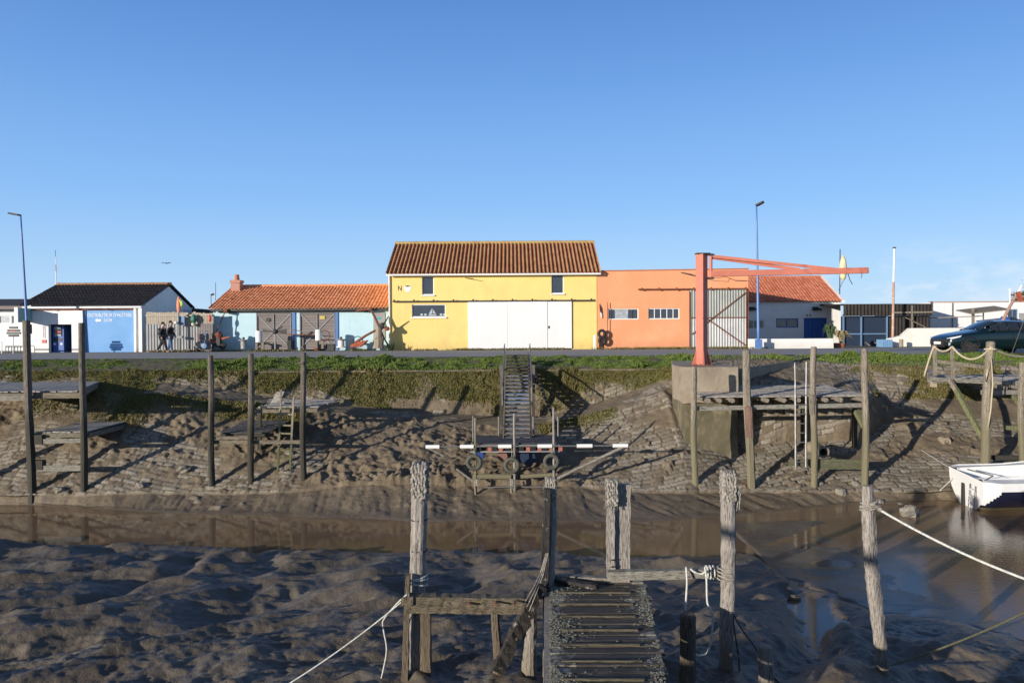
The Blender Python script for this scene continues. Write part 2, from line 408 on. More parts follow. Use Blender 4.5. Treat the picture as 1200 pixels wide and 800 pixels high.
MT['red_pl']=M_('red_plastic',(.55,.07,.05),(.45,.055,.04),3,.5,.05)
MT['blue_barrel']=M_('blue_plastic_drum',(.02,.06,.25),(.015,.045,.18),3,.5,.05)
MT['stone']=M_('rough_stone',(.28,.25,.20),(.17,.15,.12),4,.9,.6,dist=.03)
MT['fence_wood']=M_('weathered_palings',(.46,.40,.31),(.33,.28,.21),2.5,.85,.2,(5,5,.5))
MT['fence_metal']=M_('grey_sheet',(.32,.32,.31),(.25,.25,.245),1.5,.6,.05)
MT['cream']=M_('cream_render',(.80,.76,.68),(.72,.68,.60),.9,.85,.1,c3=(.60,.56,.48),s3=.8,m3=(.6,.85))
# ---------------- terrain ----------------
def interp_px(lst,Y):
    xs=[(a-600)*Y/900 for a,b in lst];ys=[b for a,b in lst]
    return lambda X:np.interp(X,xs,ys)
edge=[(-900,588),(0,590),(130,597),(300,604),(450,609),(600,612),(750,612),(850,604),(920,599),(1000,590),(1100,585),(1200,588),(2200,588)]
_e=[Pz(a,b,-4.0) for a,b in edge]
Yt=lambda X:np.interp(X,[p[0] for p in _e],[p[1] for p in _e])
zt_=interp_px([(-400,-.9),(0,-.75),(130,-.6),(200,-.8),(280,-1.15),(400,-1.65),(560,-2.05),(640,-2.1),(700,-1.6),(780,-.75),(815,-.8),(850,-1.2),(1000,-1.3),(1060,-1.5),(1300,-1.6)],28)
zb_=interp_px([(-400,-1.3),(0,-1.1),(130,-.95),(200,-1.1),(280,-1.35),(400,-1.8),(560,-2.15),(640,-2.2),(700,-1.75),(778,-1.15),(800,-1.75),(832,-2.7),(1000,-2.6),(1060,-2.1),(1300,-2.1)],27)
Yb_=interp_px([(-400,26.8),(780,26.8),(850,25.5),(1000,25.6),(1050,27),(1300,27)],26)
Yk_=interp_px([(-400,28.4),(780,28.4),(850,25.75),(1000,25.8),(1050,28.1),(1300,28.1)],27)
Yw_=interp_px([(-400,29.2),(790,29.2),(860,30.6),(960,30.4),(1030,29.3),(1300,29.3)],29)
zw_=interp_px([(-400,-.38),(790,-.38),(860,-.16),(960,-.18),(1030,-.36),(1300,-.36)],29)
zs_=interp_px([(-400,-3.7),(250,-3.68),(420,-3.45),(640,-3.45),(760,-3.68),(1300,-3.72)],22.7)
wst=interp_px([(-400,.62),(0,.66),(250,.6),(330,.5),(400,.28),(600,.22),(650,.5),(700,.70),(1000,.76),(1300,.8)],24)
XS=np.concatenate([np.linspace(-70,-21,50)[:-1],np.linspace(-21,21,1000),np.linspace(21,70,50)[1:]])
seg=[(0,1,12),(1,2,50),(2,3,120),(3,4,46),(4,5,48),(5,6,60)]
Xc=XS
rough=lambda s,a,f: fbm(Xc*f,Xc*0+s,4,int(s*7)%11)*a
PY=[Yt(Xc)-1.8,Yt(Xc)+rough(1,.25,.8),np.full_like(Xc,22.75)+rough(2,.25,.5),Yb_(Xc)+rough(3,.18,.7),Yk_(Xc)+rough(4,.12,.6),Yw_(Xc)+rough(5,.05,.5),np.full_like(Xc,32.3)]
PZz=[np.full_like(Xc,-4.55),np.full_like(Xc,-4.0),zs_(Xc)+rough(6,.08,.6),zb_(Xc)+rough(7,.09,.8),zt_(Xc)+rough(8,.06,.8),zw_(Xc)+rough(9,.02,.5),np.full_like(Xc,-.02)]
rowsY=[];rowsZ=[];rowseg=[];rowt=[]
for a,b,n in seg:
    for i in range(n+(1 if b==6 else 0)):
        t=i/n;rowsY.append(PY[a]*(1-t)+PY[b]*t);rowsZ.append(PZz[a]*(1-t)+PZz[b]*t);rowseg.append(a);rowt.append(t)
BY=np.array(rowsY);BZ=np.array(rowsZ);BX=np.broadcast_to(XS,BY.shape).copy()
SEG=np.broadcast_to(np.array(rowseg)[:,None],BY.shape);TT=np.broadcast_to(np.array(rowt)[:,None],BY.shape)
# soften corners of the profile
for _ in range(3):
    BY[1:-1]=(BY[:-2]+2*BY[1:-1]+BY[2:])/4;BZ[1:-1]=(BZ[:-2]+2*BZ[1:-1]+BZ[2:])/4
dY=np.gradient(BY,axis=0);dZ=np.gradient(BZ,axis=0);L=np.sqrt(dY**2+dZ**2)+1e-6
S_=np.cumsum(L,axis=0);nY=-dZ/L;nZ=dY/L
# stone courses
sw=S_+fbm(BX*.5,S_*.5,3,2)*.10
rh=.185;ri=np.floor(sw/rh).astype(int);fr=sw/rh-ri
ln=.32+.14*_perm[(ri*7)&255,(ri*3)&255]
cx=(BX+fbm(BX*.9,S_*.9,2,4)*.07)/ln+_perm[(ri*13)&255,5]*9
ci=np.floor(cx).astype(int);fc=cx-ci
hr=_perm[(ci*31+ri*17)&255,(ri*5+ci)&255];hr2=_perm[(ci*11+ri*29)&255,(ri*7+ci*3)&255]
edgev=np.minimum(np.minimum(fr,1-fr)*rh,np.minimum(fc,1-fc)*ln)
dome=sst(.0,.028,edgev+fbm(BX*9,S_*9,3,6)*.008)
sm=fbm(BX*.55,S_*.75,4,8)*.5+.5
w=wst(BX)
w=np.where(SEG==2,w,np.where(SEG==1,w*.45,np.where((SEG==4),np.where(BX>1.2,.62,.42),np.where(SEG==3,.40,0))))
# the lower two thirds of the revetment shows its stones, mud lies thick above
w=np.where((SEG==2)&(BX<1.2),w+.34*(.42-TT)-.10,w)
w=np.where((SEG==2)&(BX>10.2),w+.25*(.5-TT)-.75*np.exp(-((TT-.58)/.13)**2),w)
stone=sst(.46,.56,w+(sm-.5)*1.1+ (hr-.5)*.10)
stone=stone*np.where(hr2>.16,1,.2)
flat_=(np.where(SEG==5,1,0))
lump=ridged(BX*1.3,S_*1.3,4,3);l2=fbm(BX*5,S_*5,4,9);l3=fbm(BX*14,S_*14,3,5)
clod=np.abs(fbm(BX*3.1,S_*3.1,4,77))
mudd=(lump-.5)*.17+l2*.07+l3*.03+sst(.08,.35,clod)*.03
rgh=.25+.95*sst(.42,.62,fbm(BX*.55+3,S_*.8,4,33)*.5+.5)
mudd=mudd*rgh+fbm(BX*.8,S_*1.1,3,35)*.05
cen=np.exp(-((BX+2.6)/4.2)**2)*np.where((SEG==1)|(SEG==2),1,0)*np.clip(1-np.where(SEG==2,TT,0)*1.1,0,1)
mudd=mudd+cen*(np.maximum(0,fbm(BX*1.6,S_*1.6,5,12))*.38+np.maximum(0,fbm(BX*4.5,S_*4.5,4,13))*.25+sst(.05,.3,clod)*.05)
path=np.where(SEG==3,1,0)
# rills running down the lower mud towards the water
rill=np.where(SEG==1,1,0)*ridged(BX*2.2+S_*np.where(BX>2,1.2,.2),S_*.45,3,14)
toe=np.where(SEG==1,sst(0,.25,TT),np.where(SEG==0,0,1))
mudd=np.where(SEG==1,(mudd*.22*toe-rill*.095*sst(0,.3,TT)),mudd)
mudd=np.where(SEG==3,mudd*.35,mudd);mudd=np.where(SEG==5,l2*.03+lump*.03,mudd);mudd=np.where(SEG==0,0,mudd)
std=dome*.045-.03+(hr-.5)*.032+l3*.007
disp=mudd*(1-stone)+std*stone
disp*=np.where(np.arange(len(BY))[:,None]>len(BY)-12,0.2,1)
BYd=BY+nY*disp;BZd=BZ+nZ*disp
stone_a=stone*sst(.25,.7,dome)
PXB=BX/28*900+600
veg=np.zeros_like(BX)
vn=fbm(BX*.7,S_*.9,4,21)*.5+.5
veg=np.where(SEG==5,1.0,veg)
veg=np.where((SEG==5)&(BX>7.8)&(BX<10.4),0.06+.94*sst(.55,.9,TT),veg)
veg=np.where((SEG==5)&(BX>10.4)&(TT<.35),.35,veg)
veg=np.where((SEG==4)&(BX<6.2),sst(.34,.56,vn+.42*(TT-.35))*.93+.07,veg)
veg=np.where((SEG==4)&(BX>-4.5)&(BX<-0.8)&(TT<.28),veg*.15,veg)
veg=np.where((SEG==4)&(BX>12.8),sst(.5,.6,vn)*.6,veg)
veg=np.where((SEG==2)&(BX<-7.0)&(BX>-16.5),sst(.62,.80,TT*.75+vn*.34-.06)*.8*np.where(BX<-13.5,.35,1),veg)
veg=np.where((SEG==3)&(BX<-12),sst(.50,.6,vn)*.55,veg)
veg=np.where((SEG==2)&(BX>.9)&(BX<3.6),sst(.75,.95,TT+vn*.2-.1)*.5,veg)
moss=np.clip(veg,0,1)
def bank_mat():
    m,nt,b=_new('mud_and_stone_bank')
    st=attr(nt,'stone');ms=attr(nt,'moss');hr_=attr(nt,'hr');wp=wpos(nt)
    n1=noise(nt,wp,2.2,8,.65);n2=noise(nt,wp,14,6,.65)
    mud=ramp(nt,n1,[(.32,(.12,.088,.052)),(.5,(.19,.145,.090)),(.7,(.25,.20,.13))])
    mud=mix(nt,math_(nt,'MULTIPLY',n2,.35),mud,(.085,.065,.045))
    stc=ramp(nt,hr_,[(0,(.19,.155,.11)),(.4,(.28,.24,.18)),(1,(.39,.345,.27))])
    stc=mix(nt,ramp(nt,n2,[(.4,.55),(.62,0)]),stc,(.15,.12,.085))
    c=mix(nt,st,mud,stc)
    c=mix(nt,math_(nt,'MULTIPLY',attr(nt,'joint'),.55),c,(.055,.042,.028))
    soil=ramp(nt,n2,[(.3,(.07,.062,.026)),(.7,(.15,.128,.055))])
    c=mix(nt,math_(nt,'MULTIPLY',ms,.75),c,soil)
    # tide-wet mud near the water is darker and shinier
    sep=nd(nt,'ShaderNodeSeparateXYZ');nt.links.new(wp,sep.inputs[0])
    mr=nd(nt,'ShaderNodeMapRange');nt.links.new(math_(nt,'ADD',sep.outputs[2],math_(nt,'MULTIPLY',n1,.5)),mr.inputs[0])
    mr.inputs[1].default_value=-3.3;mr.inputs[2].default_value=-3.75
    c=mix(nt,math_(nt,'MULTIPLY',mr.outputs[0],.45),c,(.115,.09,.062))
    nt.links.new(c,b.inputs['Base Color'])
    r=nd(nt,'ShaderNodeMapRange');nt.links.new(mr.outputs[0],r.inputs[0]);r.inputs[3].default_value=.85;r.inputs[4].default_value=.42
    nt.links.new(r.outputs[0],b.inputs['Roughness'])
    bump(nt,b,math_(nt,'ADD',n2,noise(nt,wp,40,4)),.8,.03)
    return m
MT['bank']=bank_mat()
bank=grid_mesh('far_bank',BX,BYd,BZd,MT['bank'],None,True,{'stone':stone_a,'moss':moss,'hr':hr,'joint':stone*(1-sst(.1,.75,dome))})
struct(bank)
# ---------- near mud ----------
nl=[(-900,636),(0,638),(150,640),(300,645),(600,650),(750,655),(840,650)]
_n=[Pz(a,b,-4.0) for a,b in nl]+[(5.35,17.4,0),(5.55,15.4,0),(5.9,14.6,0),(6.6,13.5,0),(8.1,12.5,0),(11,11.6,0),(30,10.5,0)]
Yn=lambda X:np.interp(X,[p[0] for p in _n],[p[1] for p in _n])
def pdist(X,Y,pts):
    d=np.full_like(X,1e9)
    for (x0,y0),(x1,y1) in zip(pts[:-1],pts[1:]):
        vx,vy=x1-x0,y1-y0;t=np.clip(((X-x0)*vx+(Y-y0)*vy)/(vx*vx+vy*vy+1e-9),0,1)
        d=np.minimum(d,np.hypot(X-x0-t*vx,Y-y0-t*vy))
    return d
def W2(l,z=-3.8): return [Pz(a,b,z)[:2] for a,b in l]
gul=[([(-200,748),(0,728),(120,700),(200,672),(232,655)],.24,.30,1),([(-200,705),(0,690),(130,668),(200,648)],.14,.3,1),([(470,692),(380,688),(290,715),(180,748),(-50,790)],.16,.5,1),
 ([(300,640),(330,665),(290,690)],.10,.25,1),([(905,830),(950,760),(968,715),(940,690)],.30,.42,1),([(1035,820),(1130,790),(1250,805)],.16,.3,1),([(1010,790),(1090,765),(1200,775)],.10,.2,1),
 ([(560,655),(540,690),(500,720)],.10,.3,1),([(415,698),(455,704)],-.22,.42,0),([(232,668),(258,664)],-.10,.25,0),([(20,745),(150,712)],-.10,.35,0),([(350,660),(420,655)],-.07,.3,0),([(1000,790),(1000,815)],-.22,.35,0),([(1010,745),(1180,772)],-.10,.25,0),([(700,655),(800,662)],-.06,.3,0),([(860,720),(800,800)],-.10,.5,0)]
nx=980;XN=np.concatenate([np.linspace(-60,-17,30)[:-1],np.linspace(-17,19,nx),np.linspace(19,60,30)[1:]])
YN=np.concatenate([np.linspace(3.5,9.2,40)[:-1],np.linspace(9.2,14.5,190)[:-1],np.linspace(14.5,20.2,140)])
GX,GY=np.meshgrid(XN,YN)
wx=GX+fbm(GX*.6,GY*.6,3,31)*.35;wy=GY+fbm(GX*.6,GY*.6,3,37)*.35
d=Yn(GX)+fbm(GX*1.1,GY*.3,4,40)*.22+fbm(GX*1.4,GY*1.6,4,41)*np.where(GX>4.6,.75,0)-GY
Z=-4.0+np.where(d>0,.03+.13*(1-.75*sst(3.6,5.2,GX))*(1-np.exp(-d/(.5+1.0*sst(3.6,5.2,GX))))+.035*np.clip(d,0,9),.35*np.clip(d,-2,0))
for pts,dep,wd,k in gul:
    dd=pdist(wx,wy,W2(pts)); Z-=dep*np.exp(-(dd/wd)**2)
# flow-aligned ripples (run toward the channel, lower left to upper right)
ca,sa=math.cos(.55),math.sin(.55);u=wx*ca+wy*sa;v_=-wx*sa+wy*ca
land=sst(0,.7,d)
left=sst(7,3,GX)
Z+=land*((ridged(u*.55,v_*1.3,3,43)-.55)*.36*left+fbm(u*.8,v_*2.1,4,47)*.09)
near=sst(13.2,11.5,GY)
Z+=land*(fbm(GX*2.2,GY*4.2,4,51)*.034*(1-.5*near)+fbm(GX*9,GY*9,3,54)*.034*(.15+.85*near)+ridged(GX*5.5,GY*5.5,3,52)*.026*(.10+.90*near)+fbm(GX*17,GY*17,2,53)*.010)
pool=sst(5.0,5.6,GX)*sst(.1,-.3,d)
ph=-3.998+.024*fbm(GX*.5+GY*.25,GY*1.1,4,61)+.006*fbm(GX*3,GY*3,3,63)
spd=pdist(GX,GY,W2([(858,634),(930,612),(1010,600)],-4.0));ph+=.05*np.exp(-(spd/.45)**2)+.035*np.exp(-(pdist(GX,GY,W2([(880,655),(960,700)],-4.0))/.9)**2)
ph-=.05*sst(7.4,9.4,GX)*sst(13.5,15.5,GY)
Z=Z*(1-pool)+np.where(pool>0,ph,0)*pool
Z=np.where((GY>Yt(GX)-.5),-4.5,Z)
def mud_mat():
    m,nt,b=_new('wet_grey_mud');wp=wpos(nt)
    n1=noise(nt,wp,1.1,8,.6);n2=noise(nt,wp,9,7,.65)
    c=ramp(nt,n1,[(.3,(.092,.075,.055)),(.6,(.165,.138,.102))])
    c=mix(nt,math_(nt,'MULTIPLY',n2,.4),c,(.07,.056,.042))
    nt.links.new(c,b.inputs['Base Color'])
    sep=nd(nt,'ShaderNodeSeparateXYZ');nt.links.new(wp,sep.inputs[0])
    mr=nd(nt,'ShaderNodeMapRange');nt.links.new(sep.outputs[2],mr.inputs[0]);mr.inputs[1].default_value=-3.99;mr.inputs[2].default_value=-3.86;mr.inputs[3].default_value=.16;mr.inputs[4].default_value=.33
    nt.links.new(math_(nt,'ADD',mr.outputs[0],math_(nt,'MULTIPLY',n2,.14)),b.inputs['Roughness'])
    b.inputs['Specular IOR Level'].default_value=.3
    bs=nd(nt,'ShaderNodeMapRange');nt.links.new(sep.outputs[2],bs.inputs[0]);bs.inputs[1].default_value=-3.99;bs.inputs[2].default_value=-3.88;bs.inputs[3].default_value=.06;bs.inputs[4].default_value=.5
    n=nd(nt,'ShaderNodeBump');n.inputs['Distance'].default_value=.03;nt.links.new(bs.outputs[0],n.inputs['Strength'])
    nt.links.new(math_(nt,'ADD',n2,noise(nt,wp,28,5,.6)),n.inputs['Height']);nt.links.new(n.outputs[0],b.inputs['Normal'])
    return m
MT['mud']=mud_mat()
mud=grid_mesh('near_mudflat',GX,GY,Z,MT['mud'],None,True);struct(mud)
def mudz(x,y):
    i=np.clip(np.searchsorted(YN,y),0,len(YN)-1);j=np.clip(np.searchsorted(XN,x),0,len(XN)-1);return float(Z[i,j])
_bi=None
def bankz(x,y):
    j=int(np.clip(np.searchsorted(XS,x),0,len(XS)-1));i=int(np.argmin(np.abs(BYd[:,j]-y)));return float(BZd[i,j])
# ---------- water ----------
def water_mat():
    m,nt,b=_new('turbid_brown_water');wp=wpos(nt)
    mp=nd(nt,'ShaderNodeMapping');mp.inputs['Scale'].default_value=(1,2.2,1);nt.links.new(wp,mp.inputs[0])
    n1=noise(nt,mp.outputs[0],.5,4);c=ramp(nt,n1,[(.35,(.180,.114,.062)),(.65,(.21,.137,.078))])
    nt.links.new(c,b.inputs['Base Color']);b.inputs['Roughness'].default_value=.035;b.inputs['IOR'].default_value=1.33
    sep=nd(nt,'ShaderNodeSeparateXYZ');nt.links.new(wp,sep.inputs[0])
    k=nd(nt,'ShaderNodeMapRange');nt.links.new(sep.outputs[0],k.inputs[0]);k.inputs[1].default_value=4;k.inputs[2].default_value=8;k.inputs[3].default_value=.02;k.inputs[4].default_value=.22
    n=nd(nt,'ShaderNodeBump');n.inputs['Distance'].default_value=.02;nt.links.new(k.outputs[0],n.inputs['Strength'])
    nt.links.new(noise(nt,mp.outputs[0],7,3),n.inputs['Height']);nt.links.new(n.outputs[0],b.inputs['Normal'])
    return m
MT['water']=water_mat()
w_=MB();w_.add([(-70,5,-4),(70,5,-4),(70,26,-4),(-70,26,-4)],[(0,1,2,3)])
struct(w_.build('channel_water',MT['water'],base=(0,0,-4),recalc=False))
# ---------- near bank behind the camera (its crest shades the mud) ----------
xb=np.linspace(-60,60,400);prof=[(8.0,-4.6),(6.0,-3.9),(4.2,-3.0),(2.2,-1.8),(.6,-.9),(0,-.62),(-1.0,-.5),(-60,-.4)]
cref=lambda q:np.interp(q,[-60,-22,-19,-17.5,-16,-14.5,-12.5,-10.8,-10.4,-9,-8.1,-7.6,-7.1,-5.2,-4.6,20,60],[-1.9,-1.8,-1.3,-1.3,-1.9,-1.5,-1.95,-1.9,-1.0,-.7,-.75,-.8,-2.1,-2.1,-.62,-.55,-.6])
RY=[];RZ=[]
for i,(y,z) in enumerate(prof):
    for t in np.linspace(0,1,6)[:-1]:
        if i==len(prof)-1:break
        y2,z2=prof[i+1];yy=y*(1-t)+y2*t;zz=z*(1-t)+z2*t
        cre=cref(xb-yy*1.07);top=(zz+4.6)/(4.6-.62)
        hh=zz+(cre+.62)*min(1,max(0,top))+fbm(xb*1.1,xb*0+yy,4,71)*.12*min(1,top*1.5)
        RY.append(np.full_like(xb,yy));RZ.append(hh)
RY=np.array(RY);RZ=np.array(RZ)
struct(grid_mesh('near_bank',np.broadcast_to(xb,RY.shape).copy(),RY,RZ,MT['bank'],None,True,{'stone':RY*0,'moss':RY*0+.5,'hr':RY*0}))
# ---------- ground, road ----------
def ground_mat():
    m,nt,b=_new('gravel_ground');wp=wpos(nt);n=noise(nt,wp,.8,8,.65);n2=noise(nt,wp,20,5)
    c=ramp(nt,n,[(.35,(.16,.14,.10)),(.5,(.20,.18,.14)),(.62,(.10,.12,.04))]);c=mix(nt,math_(nt,'MULTIPLY',n2,.3),c,(.09,.08,.06))
    nt.links.new(c,b.inputs['Base Color']);b.inputs['Roughness'].default_value=.95;bump(nt,b,n2,.5,.02);return m
MT['ground']=ground_mat()
g=MB();g.add([(-3000,32.2,-.03),(3000,32.2,-.03),(3000,3000,-.03),(-3000,3000,-.03)],[(0,1,2,3)])
struct(g.build('ground',MT['ground'],base=(0,40,-.03),recalc=False))
r_=MB()
xs=np.linspace(-150,150,301)
e1=32.35+fbm(xs*.35,xs*0,4,81)*.18-1.6*sst(-11,-17,xs)*0;e2=42.6+fbm(xs*.4,xs*0+5,4,83)*.25
V=[];
for x,a,b in zip(xs,e1,e2): V+=[(x,a,.0),(x,a+3.5,.03),(x,b-3.5,.03),(x,b,.0)]
Fq=[]
for i in range(300):
    for k in range(3): Fq.append((4*i+k,4*i+4+k,4*i+5+k,4*i+1+k))
r_.add(V,Fq);road=r_.build('road',MT['asphalt'],base=(0,37,0),smooth=True);struct(road)
# ---------- grass and weeds ----------
def grass_mat(name,cs):
    m,nt,b=_new(name);f=attr(nt,'rnd')
    nt.links.new(ramp(nt,f,[(i/(len(cs)-1),c) for i,c in enumerate(cs)]),b.inputs['Base Color'])
    b.inputs['Roughness'].default_value=.7;b.inputs['Specular IOR Level'].default_value=.25;b.inputs['Subsurface Weight'].default_value=0
    return m
MT['grass']=grass_mat('green_grass',[(.04,.07,.012),(.072,.122,.020),(.11,.17,.030),(.15,.19,.042),(.22,.20,.07)])
MT['weeds']=grass_mat('dry_bank_weeds',[(.07,.075,.018),(.11,.115,.025),(.16,.15,.04),(.20,.15,.065),(.15,.105,.055)])
def blades(name,P3,h,w,mat,rr,seed,label):
    r=np.random.default_rng(seed);n=len(P3)
    a=r.uniform(0,2*PI,n);la=r.uniform(0,2*PI,n);lean=h*r.uniform(.1,.9,n)
    dx=np.cos(a)*w/2;dy=np.sin(a)*w/2
    root=P3;tip=P3+np.stack([np.cos(la)*lean,np.sin(la)*lean,h],-1)
    mid=P3+np.stack([np.cos(la)*lean*.35,np.sin(la)*lean*.35,h*.62],-1)
    off=np.stack([dx,dy,dx*0],-1)
    co=np.stack([root-off*.6,root+off*.6,mid+off,tip,mid-off],1)  # 5 verts
    idx=np.arange(n)[:,None]*5
    q=np.concatenate([idx+np.array([[0,1,2,4]]),],1);t=None
    co2=co.reshape(-1,3)
    # two quads: lower (0,1,2,4) and a thin tip (4,2,3,3) -> use triangles instead
    tri=np.concatenate([idx+np.array([[0,1,2]]),idx+np.array([[0,2,4]]),idx+np.array([[4,2,3]])],0)
    o=np_mesh(name,co2,tri,mat,None,False,{'rnd':np.repeat(rr,5)})
    tag(o,label[0],label[1]);o['kind']='stuff';return o
def pick(mask,n,seed):
    r=np.random.default_rng(seed);area=L*np.gradient(XS)[None,:]
    p=(mask*area).ravel();p/=p.sum();k=r.choice(p.size,n,p=p)
    pts=np.stack([BX.ravel()[k],BYd.ravel()[k],BZd.ravel()[k]],-1)
    pts[:,0]+=r.uniform(-.03,.03,n);pts[:,1]+=r.uniform(-.02,.02,n);pts[:,2]-=.015;return pts
inr=np.where(np.abs(BX)<25,1,0)
mv=np.where(SEG==5,veg,0)*inr*(.35+.9*sst(.3,.6,fbm(BX*1.3,BY*1.7,3,91)*.5+.5))
gp=pick(mv,170000,1);cl=fbm(gp[:,0]*1.6,gp[:,1]*1.6,3,92)*.5+.5
hh=(.03+.15*sst(.35,.85,cl))*(.45+.9*sst(.3,.7,fbm(gp[:,0]*.45,gp[:,1]*.5,3,99)*.5+.5))*np.random.default_rng(4).uniform(.5,1.25,len(gp))
hh*=np.where(gp[:,0]<-13,.55,1.0)
blades('verge_grass',gp,hh,np.random.default_rng(5).uniform(.018,.045,len(gp)),MT['grass'],np.clip(cl*.55+np.random.default_rng(6).normal(.22,.16,len(gp)),0,1),2,('lush green grass verge along the road above the bank','grass'))
mw=np.where(SEG!=5,veg,0)*inr
wp_=pick(mw,150000,3);cl=fbm(wp_[:,0]*2.2,wp_[:,2]*3,3,94)*.5+.5
blades('bank_weeds',wp_,(.025+.085*cl)*np.random.default_rng(7).uniform(.5,1.4,len(wp_)),np.random.default_rng(8).uniform(.012,.035,len(wp_)),MT['weeds'],np.clip(cl*.5+np.random.default_rng(9).normal(.25,.2,len(wp_)),0,1),4,('yellowish green weeds growing on the upper bank face','weeds'))
# thin grass fringe at the foot of the buildings
n=9000;fx=rng.uniform(-21,14.5,n);fy=rng.uniform(43.4,44.9,n)**1;k=fbm(fx*.8,fy,3,97)>-.05;fx=fx[k];fy=fy[k]
fp=np.stack([fx,fy,fx*0-.03],-1)
blades('kerbside_grass',fp,rng.uniform(.05,.16,len(fp)),rng.uniform(.02,.05,len(fp)),MT['weeds'],rng.uniform(.1,1,len(fp)),5,('sparse grass strip between road and building fronts','grass'))
# ---------------- buildings ----------------
def wall_mesh(mb,x0,x1,z0,z1,yf,th,holes,top=None):
    xs=sorted({x0,x1,*[h[0] for h in holes],*[h[1] for h in holes]});zs=sorted({z0,z1,*[h[2] for h in holes],*[h[3] for h in holes]})
    def solid(i,j):
        if i<0 or j<0 or i>=len(xs)-1 or j>=len(zs)-1:return False
        cx=(xs[i]+xs[i+1])/2;cz=(zs[j]+zs[j+1])/2
        return not any(h[0]<cx<h[1] and h[2]<cz<h[3] for h in holes)
    for i in range(len(xs)-1):
        for j in range(len(zs)-1):
            if not solid(i,j):continue
            a,b,c,d=xs[i],xs[i+1],zs[j],zs[j+1];y2=yf+th
            mb.add([(a,yf,c),(b,yf,c),(b,yf,d),(a,yf,d)],[(0,1,2,3)]);mb.add([(a,y2,c),(b,y2,c),(b,y2,d),(a,y2,d)],[(3,2,1,0)])
            if not solid(i-1,j):mb.add([(a,yf,c),(a,y2,c),(a,y2,d),(a,yf,d)],[(3,2,1,0)])
            if not solid(i+1,j):mb.add([(b,yf,c),(b,y2,c),(b,y2,d),(b,yf,d)],[(0,1,2,3)])
            if not solid(i,j-1):mb.add([(a,yf,c),(b,yf,c),(b,y2,c),(a,y2,c)],[(3,2,1,0)])
            if not solid(i,j+1):mb.add([(a,yf,d),(b,yf,d),(b,y2,d),(a,y2,d)],[(0,1,2,3)])
def gable_walls(mb,x0,x1,yf,yb,z0,ze,yr,zr,th,zeb=None):
    zeb=ze if zeb is None else zeb
    for a,b in ((x0,x0+th),(x1-th,x1)):
        mb.prism_x([(yf+th,z0),(yb,z0),(yb,zeb),(yr,zr),(yf+th,ze+(zr-ze)*th/(yr-yf))],a,b)
    mb.box(x0+th,x1-th,yb-th,yb,z0,zeb)
def tiles(name,parent,x0,x1,Ye,Ze,Yr,Zr,pitch,amp,row,mat,yb=None,zbk=None,lift=.05,ns=8,seed=1):
    r=np.random.default_rng(seed);Lr=math.hypot(Yr-Ye,Zr-Ze);nr=max(2,int(round(Lr/row)));n=int(round((x1-x0)/pitch));pitch=(x1-x0)/n
    xs=np.linspace(x0,x1,n*ns+1);ph=(xs-x0)/pitch;prof=np.cos(2*PI*ph);prof=np.sign(prof)*np.abs(prof)**.75
    ti=np.clip(np.floor(ph+.5).astype(int),0,n)
    def slope(Y0,Z0,Y1,Z1,nm):
        rw=[];rz=[];rn=[];tp=[]
        d=np.array([Y1-Y0,Z1-Z0]);LL=np.hypot(*d);d/=LL;nn=np.array([-d[1],d[0]]) if d[0]>0 else np.array([d[1],-d[0]])
        nn=nn if nn[1]>0 else -nn
        for k in range(nr):
            rnd=r.random(n+1)[ti];jit=(r.random(n+1)[ti]-.5)*.012
            for t,o in ((0,.0),(0.001,.03),(.97,.006)):
                s=(k+t)*LL/nr;h=lift+amp*prof+o+jit
                rw.append(Y0+d[0]*s+nn[0]*h);rz.append(Z0+d[1]*s+nn[1]*h);rn.append(rnd);tp.append(np.clip(prof,0,1))
        Ya=np.array(rw);Za=np.array(rz)
        return Ya,Za,np.array(rn),np.array(tp)
    Ya,Za,rn,tp=slope(Ye,Ze,Yr,Zr,name)
    o=grid_mesh(name,np.broadcast_to(xs,Ya.shape).copy(),Ya,Za,mat,parent,True,{'rnd':rn,'top':tp})
    for p in o.data.polygons:p.use_smooth=False
    if yb is not None:
        Ya,Za,rn,tp=slope(yb,zbk,Yr,Zr,name)
        o2=grid_mesh(name,np.broadcast_to(xs,Ya.shape).copy(),Ya,Za,mat,parent,True,{'rnd':rn,'top':tp})
    return o
def ridge(parent,x0,x1,y,z,r,mat,name='ridge_tiles',seed=0,step=.4):
    n=int((x1-x0)/step);m=MB();rr=random.Random(seed)
    for i in range(n):
        a=x0+(x1-x0)*i/n;b=x0+(x1-x0)*(i+1)/n+.03
        m.tube([(a,y,z+rr.uniform(-.008,.008)),(b,y,z+rr.uniform(-.008,.008))],[r*1.08,r*.96],8)
    o=m.build(name,mat,parent)
    return o
def setrnd(o,val=.5):
    n=len(o.data.vertices)
    a=o.data.attributes.new('rnd','FLOAT','POINT');a.data.foreach_set('value',np.random.default_rng(n).random(n).astype(np.float32))
    a=o.data.attributes.new('top','FLOAT','POINT');a.data.foreach_set('value',np.ones(n,np.float32))
def roof_slab(name,parent,x0,x1,Ye,Ze,Yr,Zr,Yb,Zb,mat,t=.10):
    m=MB()
    m.prism_x([(Ye,Ze-t),(Yr,Zr-t),(Yb,Zb-t),(Yb,Zb),(Yr,Zr),(Ye,Ze)],x0,x1);return m.build(name,mat,parent)
